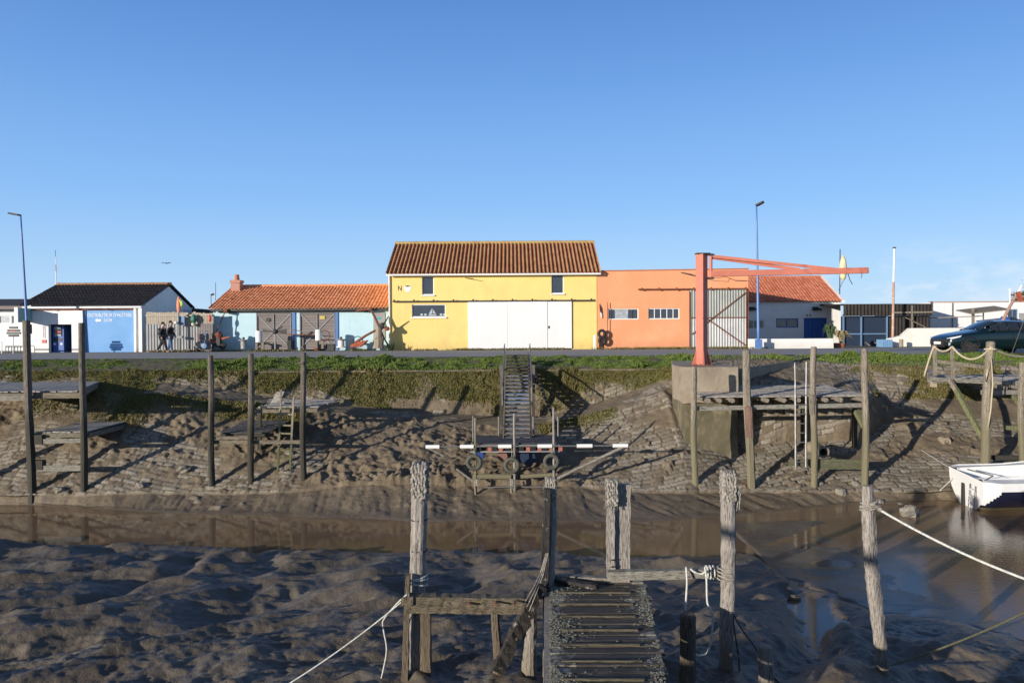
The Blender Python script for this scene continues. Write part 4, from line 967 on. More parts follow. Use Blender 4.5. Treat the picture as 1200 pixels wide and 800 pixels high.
# ======== timber fence beside the oyster shop ========
Yf=44.8;fx=lambda a:PX(a,Yf);fz=lambda py,px=210:PZ(py,Yf,px)
fe=thing('fence',(fx(171),Yf,-.15),'tall weathered paling fence with grey metal sheets along its lower half','fence')
m=MB();r=random.Random(3);a=fx(171.5);n=0
while a<fx(249):
    w=r.uniform(.10,.16);px_=a/Yf*900+600;m.box(a,a+w-.015,Yf+.03+r.uniform(0,.01),Yf+.055,fz(380),fz(365.6+ (1.2 if px_>229 else 0)+r.uniform(-.5,.5)));a+=w
m.build('pale_panel',MT['fence_wood'],fe)
m=MB();corr(m,fx(171),fx(232),-.2,fz(379.5),Yf-.02,.17,.02);m.build('sheet_panel',MT['fence_metal'],fe)
m=MB();r=random.Random(4);a=fx(232.5)
while a<fx(249): m.box(a,a+.13,Yf-.02,Yf+.02,-.2,fz(379.5+r.uniform(-.4,.8)));a+=.145
m.build('lower_pales',MT['grey_planks'],fe)
m=MB();m.beam((fx(171),Yf,fz(369.5)),(fx(249),Yf,fz(369.5)),.05,.09);m.build('rail',MT['fence_wood'],fe)
# dark roof behind the fence
ls=thing('lean_to',(fx(226),50,0),'dark low lean-to roof showing above the fence','shed')
m=MB();m.prism_y([(PX(225,50),PZ(361,50,225)),(PX(250,50),PZ(364,50,250)),(PX(250,50),PZ(366.5,50,250)),(PX(225,50),PZ(366,50,225))],50,53);m.build('roof',MT['black'],ls)
m=MB();m.box(PX(225,50)+.05,PX(250,50)-.05,50.1,52.9,-.1,PZ(366.5,50,237));m.build('wall',MT['grey_planks'],ls)
# stones along the foot of the fence
for k,(px,s,c) in enumerate([(174,.12,0),(178,.10,1),(182,.17,2),(187,.10,1),(193,.14,0),(199,.10,2),(206,.13,1),(211,.10,0),(216,.17,2),(221,.19,2),(224,.12,1)]):
    m=MB();p=P(px,409.5,44.2);m.blob((p[0],44.2,-.0),(s,s*.8,s*.75),8,6,.18,k)
    o=m.build('stone',MT[['stone','rust','stone'][c]],smooth=False)
    tag(o,'small loose stone in the row along the fence foot','stone','stones along the fence foot')
# painted float on a grey post
ft=thing('float_post',P(209,411,44.4),'grey post carrying an orange and a green fishing float by the fence','post')
m=MB();m.tube([P(209.6,394,44.4),P(208.8,366,44.4)],.06,8);m.box(PX(207.5,44.4),PX(214,44.4),44.3,44.5,PZ(396,44.4,210),PZ(393.5,44.4,210));m.tube([P(210.5,395,44.4),P(210.5,412,44.4)],.035,6);m.build('pole',MT['fence_metal'],ft)
m=MB();m.lathe(P(209.6,367,44.4),[(.03,0),(.10,.15),(.13,.45),(.10,.75),(.04,.95)],10);m.build('orange_float',M_('faded_orange_float',(.80,.20,.07),(.75,.30,.2),3,.6,.02),ft)
m=MB();a=P(213,356,44.3);m.blob(a,(.09,.07,.17),8,6,.1,3);m.blob((a[0]-.08,a[1],a[2]+.16),(.06,.05,.12),8,6,.1,4);m.build('green_float',M_('yellow_green_float',(.45,.62,.15),None,3,.6,.02),ft)
m=MB();a=P(207.6,378,44.4);m.blob((a[0],44.25,a[2]),(.11,.11,.08),10,6);m.build('lamp',MT['white'],ft)
m=MB();a=P(212.5,376,44.5);m.box(a[0]-.2,a[0]+.2,44.45,44.6,a[2]-.25,a[2]+.28);m.build('blue_bracket',MT['blue_frame'],ft)
fl=thing('fishing_float',P(227,380,44.6),'green fishing float hanging on the fence','float')
m=MB();a=P(227,373.5,44.6);m.blob((a[0],44.6,a[2]),(.17,.15,.27),10,8,.12,1);m.build('float_body',M_('dark_green_float',(.03,.17,.12),None,3,.6,.02),fl)
m=MB();a=P(226.5,380,44.6);m.blob((a[0],44.6,a[2]),(.13,.12,.10),8,6,.1,2);m.build('float_end',M_('pale_float',(.6,.6,.4),None,3,.6,.02),fl)
for k,(px,py,c,l) in enumerate([(245.8,373,'red_pl','red net float hanging at the right end of the fence'),(231.5,409,'black','small black bucket standing on the ground below the green float')]):
    m=MB();a=P(px,py,44.5 if k==0 else 43.9)
    if k==0:m.blob(a,(.09,.07,.22),8,6,.1,k)
    else:m.lathe((a[0],a[1],0),[(.16,0),(.20,.30),(.17,.31),(.16,.28)],12)
    o=m.build('net_float' if k==0 else 'bucket',MT[c]);tag(o,l,'float' if k==0 else 'bucket')
# old grey engine
en=thing('old_engine',P(239,410,43.8),'weathered grey boat engine standing at the right end of the fence','engine')
ex=lambda a:PX(a,43.8);ez=lambda py:PZ(py,43.8,239)
m=MB();m.lathe((ex(239.5),43.8,ez(409.5)),[(.33,0),(.36,.2),(.30,.38),(.24,.55)],12);m.box(ex(235),ex(243.5),43.6,44.0,ez(398),ez(391));m.build('block',M_('worn_grey_iron',(.22,.22,.23),(.12,.12,.125),4,.6,.2),en,bevel=.03)
m=MB();m.lathe((ex(236),43.45,ez(404)),[(.02,-.05),(.19,-.04),(.21,0),(.19,.04),(.02,.05)],14,'y');m.build('flywheel',MT['steel_galv'],en)
m=MB();m.lathe((ex(242.5),43.4,ez(405)),[(.02,-.05),(.15,-.04),(.17,0),(.15,.04),(.02,.05)],14,'y');m.build('pulley',MT['blue_frame'],en)
m=MB();m.blob((ex(242),43.8,ez(389.3)),(.09,.09,.10),10,8);m.build('white_cap',MT['white'],en)
m=MB();m.tube([(ex(231.8),43.8,ez(408)),(ex(231.5),43.8,ez(391))],.025,6);m.build('lever',MT['red_pl'],en)
# rusty boat winch at the left of the blue shed
wn=thing('boat_winch',P(256,410,44.2),'rusty round boat winch with red arms at the left end of the blue shed','winch')
wx2=lambda a:PX(a,44.2);wz2=lambda py:PZ(py,44.2,256)
m=MB();m.blob((wx2(256),44.2,wz2(393.5)),(.25,.22,.25),10,8,.15,2);m.build('drum',MT['rust'],wn)
m=MB();m.beam((wx2(246.5),44.1,wz2(398.5)),(wx2(255),44.2,wz2(399)),.18,.16,w2=.08);m.beam((wx2(258),44.2,wz2(397.5)),(wx2(271),44.0,wz2(394.5)),.16,.14,w2=.07,h2=.05);m.build('arm',MT['rust_red'],wn)
m=MB();m.box(wx2(253.5),wx2(259),44.0,44.4,wz2(407),wz2(396));m.tube([(wx2(247),43.9,wz2(401)),(wx2(262),44.4,wz2(409))],.04,6);m.tube([(wx2(247),44.3,wz2(408)),(wx2(254),44.1,wz2(401))],.04,6);m.blob((wx2(261),44.2,wz2(405)),(.22,.2,.2),8,6,.2,5);m.build('stand',MT['steel_dark'],wn)
# capstans, bollards
def capstan(px,Y,yt,yb,wr,label,mt='white',plate=True):
    b=P(px,yb,Y);t=thing('capstan',b,label,'capstan');h=(yb-yt)/900*Y
    m=MB();m.lathe(b,[(wr,0),(wr*1.0,h*.75),(wr*.9,h*.8)],16);m.build('barrel',MT[mt],t,smooth=False)
    m=MB();m.lathe((b[0],b[1],b[2]+h*.8),[(wr*1.75,0),(wr*1.8,.025),(wr*1.7,.05)],18);m.build('flange',MT['fence_metal'],t)
    m=MB();m.lathe((b[0],b[1],b[2]+h*.8+.05),[(.07,0),(.07,h*.2),(.04,h*.25)],10);m.build('spindle',MT['steel_dark'],t)
    if plate: m=MB();m.lathe((b[0],b[1],b[2]),[(wr*1.45,0),(wr*1.45,.05),(wr*1.3,.07)],16);m.build('foot',MT[mt],t)
    return t
capstan(285.5,44.3,396.5,408.5,.16,'small grey capstan with flat top in front of the left part of the blue shed','fence_metal',False)
capstan(399.8,44.2,396,407,.19,'white capstan with flat round top right of the second plank door')
def net_roller(px,Y,y0,y1,y2,label,hoop=False):
    b=P(px,y2,Y);t=thing('white_roller',b,label,'roller');c=P(px,y1,Y)
    m=MB();h=(y1-y0)/900*Y;m.lathe(c,[(.17,0),(.19,.03),(.19,h-.05),(.15,h)],14);m.build('drum',MT['white'],t)
    for dx in (-.13,.22):
        m=MB();m.beam((c[0]+dx,c[1],b[2]-.02),(c[0]+dx,c[1],c[2]+.02),.13,.13);m.build('leg',MT['post_pale'],t)
    if hoop:
        m=MB();m.torus((c[0]+.36,c[1]-.1,c[2]+h*.45),.30,.025,'y',24,6);m.build('hoop',MT['rust'],t)
net_roller(303.5,44.2,387.5,401,409,'white upright roller on two wooden stubs at left of the first plank door')
net_roller(373.5,44.2,386,399,408,'white upright roller with an iron hoop before the second plank door',True)
# propeller shaft resting between
ps=thing('propeller_shaft',P(322,408,44.3),'dark propeller with long thin shaft displayed before the first plank door','propeller')
m=MB();h=PP(322.5,388.5,44.3);m.blob(h,(.15,.15,.15),10,8);m.build('hub',MT['steel_dark'],ps)
for q,w in (((308,387),.13),((336,388.5),.30),((331,382.5),.10)):
    m=MB();m.beam(h,PP(q[0],q[1],44.3),.06,.10,w2=.03,h2=w);m.build('blade',MT['steel_dark'],ps)
m=MB();m.tube([PP(336,391.5,44.2),PP(372,392.5,44.2)],.03,6);m.tube([PP(341,386.5,44.2),PP(352,387.5,44.2)],.025,6);m.build('shaft',MT['rust'],ps)
m=MB();m.tube([PP(322.5,389,44.35),PP(322.5,409,44.35)],.05,6);m.build('stand',MT['fence_metal'],ps)
m=MB();a=P(341,408,44.3);m.lathe((a[0],44.3,0),[(.19,0),(.21,.62),(.18,.63),(.17,.5)],10);o=m.build('drum_bin',MT['black']);tag(o,'black bin standing at the right edge of the first plank door','bin')
m=MB();m.box(PX(382,44.4),PX(392,44.4),44.3,44.7,0,.38);o=m.build('dark_crate',MT['steel_dark'],bevel=.02);tag(o,'dark low crate beside the white roller with hoop','crate')
m=MB();a=P(370.5,406,44.3);m.blob((a[0],44.3,.12),(.14,.1,.18),8,6,.3,4);o=m.build('iron_scrap',MT['rust']);tag(o,'small rusty iron piece at the foot of the hooped roller','scrap')
# anchor lying
an2=thing('anchor',P(422,408,44.0),'large rusty red anchor lying with its shank raised near the stone column','anchor')
Ya=44.0
m=MB();m.tube([PP(416,402,Ya),PP(428,393.5,Ya),PP(441,386.5,Ya)],[.09,.07,.06],8);m.build('shank',MT['rust'],an2)
m=MB();p1=PP(411.5,405.8,Ya-.2);p2=PP(432,398.5,Ya-.2);V=[PP(411.5,404.3,Ya-.2),PP(420,400.5,Ya-.2),PP(432,398.2,Ya-.2),PP(428,403,Ya-.2),PP(423,406.5,Ya-.2),PP(412,406.8,Ya-.2)]
m.prism_y([(v.x,v.z) for v in V],Ya-.45,Ya-.1);m.build('fluke',MT['rust_red'],an2,bevel=.03)
m=MB();a=P(412,404,Ya+.1);m.box(a[0]-.08,a[0]+.09,Ya,Ya+.25,0.02,PZ(397.5,Ya,412));m.build('stock',MT['steel_dark'],an2)
an3=thing('anchor',P(450,408,44.3),'dark anchor standing upright against the stone column beside the yellow building','anchor')
m=MB();m.tube([PP(435,363.5,44.2),PP(439,371,44.2),PP(443.5,381,44.2)],[.05,.07,.07],8);m.tube([PP(443.5,381,44.2),PP(449.5,395,44.3),PP(456.5,407.5,44.4)],[.06,.05,.04],8);m.build('shank',MT['rust'],an3)
m=MB();m.beam(PP(444,380.8,44.15),PP(449.5,383.5,44.15),.2,.2);m.blob(PP(447.8,382,44.1),(.16,.14,.19),8,6,.2,3);m.tube([PP(437,405,44.5),PP(443,394,44.5),PP(448,383,44.3),PP(455,371,44.0)],[.03,.05,.06,.03],7);m.build('fluke',MT['steel_dark'],an3)
sc2=MB();b=P(443.5,408,44.1);hh=(408-383)/900*44.1
sc2.lathe(b,[(.34,0),(.30,hh*.15),(.33,hh*.42),(.22,hh*.5),(.19,hh*.9),(.14,hh)],9);o=sc2.build('stone_column',MT['concrete']);tag(o,'rough stone column standing at the right end of the blue shed','column')
bo=thing('mooring_buoy',P(453.5,390,44.2),'small rusty orange buoy hanging beside the yellow building corner','buoy')
m=MB();m.blob(PP(453.5,385,44.2),(.15,.15,.13),12,8);m.build('ball',MT['rust_red'],bo)
m=MB();m.tube([PP(453.5,384,44.2),PP(452.3,380,44.2)],.02,6);m.build('eye',MT['rust'],bo)
m=MB();r=random.Random(8);b=P(457.5,408,44.2)
for k in range(40): a=r.uniform(0,6.28);m.tube([(b[0]+r.uniform(-.12,.12),44.2+r.uniform(-.1,.1),-.02),(b[0]+.25*math.cos(a),44.2+.2*math.sin(a),r.uniform(.2,.45))],[.03,.008],4)
o=m.build('dark_shrub',M_('dark_leaf',(.03,.05,.015),None,5,.8,.1));tag(o,'small dark shrub at the corner between blue and yellow buildings','shrub')
# near orange building
m=MB();m.box(PX(695.6,44.5),PX(698.6,44.5),44.5,44.7,-.02,PZ(392.3,44.5,697));o=m.build('white_bollard',MT['white'],bevel=.02);tag(o,'narrow white bollard between yellow and orange buildings','bollard')
tp=thing('tyre_stack',P(705.5,402,44.7),'two black tyres stacked against the left end of the orange building','tyres')
for k in range(2):
    m=MB();m.torus((PX(705.3+k*.5,44.65),44.65,PZ(391+k*8,44.65,705)),.17,.085,'y',20,8,1.15);m.build('tyre',MT['rubber_blk'],tp)
pn=thing('pennant',P(703.5,372,44.9),'small black and white pennant hanging on the orange wall','pennant')
m=MB();m.prism_y([(hx(702.3),hz(355.5,703)),(hx(704.8),hz(362,703)),(hx(705.2),hz(367,703)),(hx(703.2),hz(365,703))],44.93,44.96);m.build('upper_cloth',MT['black'],pn)
m=MB();m.prism_y([(hx(703.2),hz(365.4,703)),(hx(705.2),hz(367.3,703)),(hx(705.6),hz(372,703)),(hx(704,),hz(372.5,703))],44.93,44.96);m.build('lower_cloth',MT['white'],pn)
# street lamps
def lamp(pb,pt,Y,head,label,cab=False):
    b=Vector(P(*pb,Y));t=Vector(P(*pt,Y));th=thing('street_lamp',b,label,'street lamp','blue street lamps on the quay')
    m=MB();n=8;pts=[b.lerp(t,i/n) for i in range(n+1)];m.tube(pts,[.085-.045*i/n for i in range(n+1)],12);m.build('pole',MT['lamp_blue'],th,smooth=True)
    m=MB();h=Vector(head);m.beam(t+Vector((0,0,.02)),t+h*.35,.09,.06);
    m.prism_z([(0,-.1),(.1,-.14),(.6,-.12),(.68,0),(.6,.12),(.1,.14),(0,.1)],-.05,.04)
    k=len(m.v)-14;ax=h.normalized();sd=Vector((-ax.y,ax.x,0)).normalized() if abs(ax.x)+abs(ax.y)>.01 else Vector((0,1,0));up=sd.cross(ax)*-1
    for i in range(k,len(m.v)):
        x,y,z=m.v[i];m.v[i]=tuple(t+ax*(x*h.length/.68)+sd*y-up*z)
    m.build('lamp_head',MT['steel_dark'],th)
    if cab:
        m=MB();m.box(b.x-.17,b.x+.17,b.y-.12,b.y+.12,b.z-.05,b.z+.45);m.build('base_box',MT['lamp_blue'],th)
    return th
lamp((33.5,413),(24.2,252.5),43.0,(-.66,-.1,.12),'tall blue street lamp leaning at the left edge of the photo')
lamp((889,407),(886.5,241),42.8,(.30,-.35,.16),'tall blue street lamp behind the red crane arm',True)
# sign box, black sign, cycle rack
sb=thing('box_sign',(-28.16,44.3,0),'white edged grey green sign projecting from the oyster shop beside the left street lamp','sign')
m=MB();m.box(-28.22,-28.08,43.72,44.99,PZ(377.5,44.3,25),PZ(361,44.3,25));m.build('sign_box',M_('grey_green_face',(.25,.42,.40),None,3,.5,.02),sb)
m=MB();m.box(-28.25,-28.05,43.62,43.715,PZ(377.5,43.8,25),PZ(360,43.8,25));m.build('sign_edge',MT['white'],sb)
mb_=MB();mb_.box(PX(32.8,43.8),PX(36.5,43.8),43.55,43.9,PZ(391,43.8,25),PZ(380,43.8,25));mb_.beam(PP(34,391,43.75),PP(34,413,43.75),.06,.06);o=mb_.build('meter_box',MT['black']);tag(o,'small black box on a thin post behind the left jetty post','box')
bs=thing('pointer_sign',P(15.5,415,41.6),'black stacked pointer sign with red lettering on a white post','sign')
m=MB();m.tube([P(15.5,415,41.6),P(15.7,394,41.6)],.03,6);m.build('post',MT['white'],bs)
for k,(a,b,c) in enumerate([(12,22,384),(9.8,24.5,387.4),(8.8,25.4,390.4),(11,23,393.3)]):
    m=MB();m.box(PX(a,41.6),PX(b,41.6),41.52,41.57,PZ(c+1.1,41.6,16),PZ(c-1.4,41.6,16));bd=m.build('board',MT['black'] if k%2==0 else MT['steel_dark'],bs)
    if k==1:
        for j in range(5): 
            mm_=MB();x=PX(13+j*1.7,41.6);mm_.box(x,x+.05,41.505,41.518,PZ(c+.5,41.6,16),PZ(c-.6,41.6,16));mm_.build('red_letter',MT['red_pl'],bd)
rk=thing('cycle_rack',P(20,413,42.3),'dark cycle rack of bent hoops below the black pointer sign','cycle rack')
for k,a in enumerate([6.5,10,13.5,17,20.5,24,27.5,34]):
    m=MB();z0,z1=PZ(414.5,42.3,20),PZ(405,42.3,20);x=PX(a,42.3);w=.09 if k<7 else .16
    m.tube([(x,42.3,z0),(x,42.3,z1-.08),(x+w*.4,42.3,z1),(x+w*1.4,42.3,z1),(x+w*1.9,42.3,z1-.08),(x+w*1.9,42.3,z0)],.018,6);m.build('hoop',MT['steel_dark'],rk)
m=MB();m.tube([(PX(6.5,42.3),42.32,PZ(406.5,42.3,20)),(PX(30,42.3),42.32,PZ(406.5,42.3,20))],.018,6);m.build('rack_bar',MT['steel_dark'],rk)
m=MB();m.beam(P(-30,400.5,43),P(30,400.5,43),.04,.06)
for a in (-12,2,29): m.beam(P(a,400,43),P(a,415,43),.04,.04)
o=m.build('white_rail',MT['white']);tag(o,'thin white rail crossing behind the black pointer sign','rail')
# flagpole, float mast, planter and blue bin on the right
fp_=thing('flagpole',P(1046,406,47.5),'tall slim pole, white above and rusty below, before the dark shed','pole')
m=MB();m.tube([P(1046,406,47.5),P(1047.2,330,47.5)],[.085,.065],10);m.build('lower_pole',M_('rust_stained_paint',(.52,.33,.23),(.36,.18,.11),3,.7,.1,c3=(.6,.55,.48),s3=2),fp_)
m=MB();m.tube([P(1047.2,330,47.5),P(1048,291,47.5)],[.064,.05],10);m.build('upper_pole',MT['white'],fp_)
m=MB();m.lathe(P(1048,291,47.5),[(.10,0),(.11,.05),(.02,.09)],10);m.build('cap',MT['steel_dark'],fp_)
fm=thing('float_mast',P(984,400,60.5),'thin mast carrying a long yellow float beside the red roofed house','mast')
m=MB();m.tube([P(983.5,400,60.5),P(984.5,292,60.5)],.04,6);m.tube([P(983,340,60.5),P(990,325,60.3)],.02,5);m.tube([P(993,318,60.3),P(996,328,60.3),P(999,333,60.3)],.03,5);m.build('mast',MT['steel_dark'],fm)
m=MB();m.lathe(P(988,329,60.2),[(.05,0),(.21,.2),(.28,.6),(.29,1.1),(.22,1.6),(.05,2.0)],10);m.build('float',M_('pale_yellow_float',(.74,.64,.40),(.55,.45,.26),2,.6,.05),fm)
pl=thing('potted_palm',P(983,405,44.6),'dried palm in a brown pot at the right end of the white wall','plant')
b=P(983.5,405,44.6)
m=MB();m.lathe((b[0],44.6,-.03),[(.30,0),(.36,.28),(.33,.28),(.2,.25)],12);m.build('pot',M_('terracotta',(.35,.13,.07),None,4,.8,.1),pl)
r=random.Random(5)
for nm,mt,cx,zt,n,sp in (('dry_fronds',M_('straw_leaf',(.34,.27,.14),(.2,.16,.08),5,.8,.1),b[0]+.1,.95,60,.75),('green_fronds',M_('dull_green_leaf',(.06,.10,.035),None,5,.8,.1),b[0]-.5,1.3,50,.55)):
    m=MB()
    for k in range(n):
        a=r.uniform(0,2*PI);q=r.uniform(.3,1)*sp;z0=.25+r.uniform(0,.2)
        m.tube([(cx+r.uniform(-.08,.08),44.6+r.uniform(-.1,.1),z0),(cx+math.cos(a)*q*.55,44.6+math.sin(a)*q*.4,zt*r.uniform(.75,1.05)),(cx+math.cos(a)*q,44.6+math.sin(a)*q*.6,zt*r.uniform(.45,.9))],[.02,.035,.004],4,caps=False)
    m.build(nm,mt,pl)
m=MB();m.box(b[0]-.62,b[0]-.42,44.55,44.7,PZ(384.5,44.6,978)-.3,PZ(380,44.6,978));m.tube([(b[0]-.52,44.6,0),(b[0]-.52,44.6,1.2)],.05,6);m.build('support_post',MT['steel_dark'],pl)
bb=thing('blue_crate',P(1039,405.5,45.4),'open pale blue crate at the left end of the cream ramp wall','crate')
m=MB();x0_,x1_=PX(1033,45.4),PX(1046,45.4);m.box(x0_,x1_,45.4,45.44,-.02,.42)
m.box(x0_,x0_+.04,45.44,46.0,-.02,.42);m.box(x1_-.04,x1_,45.44,46.0,-.02,.42);m.box(x0_,x1_,46.0,46.04,-.02,.42);m.box(x0_+.04,x1_-.04,45.44,46.0,.02,.06);m.build('box',M_('pale_blue_plastic',(.20,.38,.60),None,3,.5,.02),bb)
m=MB();
for k in range(5): x=x0_+.1+k*.12;m.box(x,x+.03,45.38,45.398,.02,.40)
m.build('rib',MT['blue_frame'],bb)
for k,(a,b_) in enumerate([((1014,401),(1019,405)),((1025,401),(1031,405.5))]):
    m=MB();m.beam(PP(*a,46),PP(*b_,46),.10,.06);o=m.build('timber_offcut',MT['post_pale']);tag(o,['left timber offcut lying on the ground before the blue shed doors','right timber offcut on the ground beside the pale blue crate'][k],'timber')
m=MB();a=P(1056,405,45.6);m.lathe((a[0],45.6,-.02),[(.12,0),(.12,.42),(.09,.46)],10);o=m.build('stub_post',MT['concrete']);tag(o,'short pale stub post in front of the cream ramp wall','post')
# pergola posts behind the car
pg=thing('timber_pergola',P(1140,384,48),'weathered timber frame with post and canopy behind the car','pergola')
m=MB();m.beam(P(1140.5,386,48),P(1140.3,361,48),.13,.13);m.build('post',MT['post_pale'],pg)
m=MB();m.beam(P(1152.5,386,48.3),P(1152.3,366,48.3),.06,.06);m.build('post',MT['steel_galv'],pg)
m=MB();m.prism_x([(47.6,0),(49.6,.25),(49.6,.31),(47.6,.06)],0,1)
a=Vector(P(1134,366,48));b=Vector(P(1180,361,48));V=[]
for x,y,z in m.v: q=a.lerp(b,x);V.append((q.x,q.y+(y-48)*.8,q.z+z-.12))
m.v=V;m.build('canopy',MT['post_pale'],pg)
m=MB();m.beam(P(1090,372.5,49.6),P(1152,370.2,48.2),.05,.06);m.build('rail',MT['grey_planks'],pg)
# leaning derrick
dk=thing('leaning_derrick',P(1170,382,47),'rusty leaning derrick pole with white tip in front of the pine','derrick')
m=MB();m.tube([P(1171,384,47),P(1184,358,47),P(1191,346,47)],[.11,.09,.07],8);m.build('boom',M_('pink_rust',(.36,.24,.19),(.26,.15,.11),4,.8,.2),dk)
m=MB();m.tube([P(1191,346,47),P(1197.5,334.5,47)],[.06,.05],8);m.build('tip',MT['white'],dk)
m=MB();a=PP(1195,347,46.8);m.beam(a+Vector((-.12,0,.25)),a+Vector((.1,0,-.3)),.2,.22);m.build('motor',MT['rust_red'],dk)
m=MB();m.tube([P(1183.5,356,47.3),P(1183.3,338,47.3)],.05,6);m.build('stay_post',MT['white_gable'],dk)
bt=thing('blue_tarpaulin',P(1177,380,49),'blue covered bundle behind the car roof','bundle')
m=MB();m.blob(PP(1177,375.5,49),(.36,.3,.26),10,7,.15,6);m.build('bundle_cover',MT['blue_door'],bt)
# pine tree far right
pt=thing('pine_tree',P(1205,380,66),'dark pine tree rising behind the white workshop at the right edge','tree')
tb=PP(1212,385,66);m=MB();m.tube([(tb.x,66,-.1),(tb.x+.15,66,2.0),(tb.x-.1,66,4.6)],[.22,.17,.05],8)
r=random.Random(11);V=[];tips=[]
for k in range(26):
    z=1.9+2.9*k/26;a=r.uniform(0,2*PI);q=(2.6-1.9*k/26)*r.uniform(.6,1.05)
    e=Vector((tb.x+math.cos(a)*q,66+math.sin(a)*q,z+r.uniform(.1,.6)));m.tube([(tb.x,66,z),((tb.x+e.x)/2,(66+e.y)/2,z+.05),e],[.05,.035,.01],5);tips.append((Vector((tb.x,66,z)),e))
m.build('trunk',MT['post_dark'],pt)
pts=[]
for s_,e in tips:
    for j in range(150):
        t=r.uniform(.25,1.05);c=s_.lerp(e,t);sp=.30*(1.2-t*.6);pts.append((c.x+r.gauss(0,sp),c.y+r.gauss(0,sp),c.z+r.gauss(0,sp*.45)+.1))
P3=np.array(pts);n=len(P3);q=np.random.default_rng(2)
d=q.normal(size=(n,3));d/=np.linalg.norm(d,axis=1)[:,None];s2=q.normal(size=(n,3));s2=np.cross(d,s2);s2/=np.linalg.norm(s2,axis=1)[:,None]
co=np.stack([P3-s2*.035,P3+s2*.035,P3+d*.26],1).reshape(-1,3)-np.array(BASE[pt.name]);tri=np.arange(n*3).reshape(-1,3)
np_mesh('crown',co,tri,MT['grass_pine'] if 'grass_pine' in MT else M_('pine_needles',(.045,.065,.022),(.03,.045,.015),4,.8,0,c3=(.16,.09,.03),s3=.9,m3=(.6,.75)),pt)
# gull in flight
gl=MB();c=PP(195,308.3,60)
for sgn in (-1,1):
    gl.add([(c.x,c.y,c.z),(c.x+sgn*.25,c.y-.12,c.z+.05),(c.x+sgn*.42,c.y,c.z+.01),(c.x+sgn*.25,c.y+.1,c.z+.05),(c.x,c.y,c.z-.03)],[(0,1,3),(1,2,3),(4,3,1),(4,1,2)])
gl.blob((c.x,c.y,c.z-.01),(.06,.2,.045),8,6);o=gl.build('gull',M_('gull_grey',(.25,.26,.28),None,3,.7,0));tag(o,'small gull gliding in the sky above the dark roofed building','bird')

# ======== people ========
def person(base,label,jac,tro,h,face=1,stride=.3,ph=0,pack=False):
    t=thing('person',base,label,'person','people walking along the road');b=Vector(base)
    def J(l): return [(b.x+face*x*h,b.y+y*h,b.z+z*h,r*h) for x,y,z,r in l]
    s=stride;skin=M_('skin_tone',(.50,.30,.22),None,4,.6,0)
    body=[(0,0,.53,.075),(0,0,.62,.070),(.01,0,.72,.080),(.02,0,.80,.070),(.03,0,.855,.032),(.04,0,.90,.045),(.045,0,.95,.055),(.04,0,.99,.035),
      (0,-.055,.50,.058),(s*.35,-.055,.29,.040),(s*.5,-.055,.055,.028),(s*.5+.07,-.055,.02,.022),
      (0,.055,.50,.058),(-s*.22,.055,.29,.040),(-s*.62,.055,.08,.028),(-s*.62+.06,.055,.03,.022),
      (.02,-.10,.795,.040),(-.03,-.125,.64,.030),(.03,-.12,.51,.024),(.04,-.12,.46,.026),
      (.02,.10,.795,.040),(.03,.125,.64,.030),(.12,.12,.53,.024),(.14,.12,.48,.026)]
    E=[(0,1),(1,2),(2,3),(3,4),(4,5),(5,6),(6,7),(0,8),(8,9),(9,10),(10,11),(0,12),(12,13),(13,14),(14,15),(3,16),(16,17),(17,18),(18,19),(3,20),(20,21),(21,22),(22,23)]
    skin_mesh('body',J(body),E,skin,t,2)
    jk=[body[i][:3]+(body[i][3]*1.22,) for i in (0,1,2,3,16,17,18,20,21,22)];jk[0]=(0,0,.50,.09)
    skin_mesh('jacket',J(jk),[(0,1),(1,2),(2,3),(3,4),(4,5),(5,6),(3,7),(7,8),(8,9)],jac,t,2)
    tr=[(0,0,.53,.085)]+[body[i][:3]+(body[i][3]*1.25,) for i in (8,9,10,12,13,14)]
    skin_mesh('trousers',J(tr),[(0,1),(1,2),(2,3),(0,4),(4,5),(5,6)],tro,t,2)
    for i,j in ((10,11),(14,15)):
        a,c=body[i],body[j];skin_mesh('shoe',J([(a[0]-.01,a[1],a[2]-.035,.034),(c[0],c[1],c[2],.028)]),[(0,1)],MT['black'],t,1)
    m=MB();q=J([(.03,0,.965,0)])[0];m.blob((q[0]-face*.012*h,q[1],q[2]+.012*h),(.058*h,.058*h,.055*h),10,8);m.build('hair',M_('dark_hair',(.03,.02,.015),None,5,.8,.1),t,smooth=True)
    m=MB();q=J([(.10,0,.945,0)])[0];m.blob(q[:3],(.014*h,.010*h,.016*h),6,5);m.build('nose',skin,t)
    if pack:
        m=MB();q=J([(-.09,0,.70,0)])[0];m.blob(q[:3],(.075*h,.085*h,.13*h),10,8,.04,2);m.build('rucksack',MT['black'],t,smooth=True)
    return t
dk_j=M_('black_coat',(.022,.022,.026),(.015,.015,.018),5,.85,.1);jeans=M_('blue_denim',(.07,.13,.24),(.05,.10,.19),6,.85,.1)
zp=-.02
a=P(190.6,412,42.2);person((a[0],42.2,zp),'person in black coat and black trousers with rucksack, nearer of the two walking',dk_j,M_('black_trousers',(.02,.02,.024),None,5,.85,.1),1.66,1,.34,0,True)
a=P(199.5,410,43.0);person((a[0],43.0,zp),'person in dark jacket and blue jeans walking beside the fence',dk_j,jeans,1.74,1,.16)

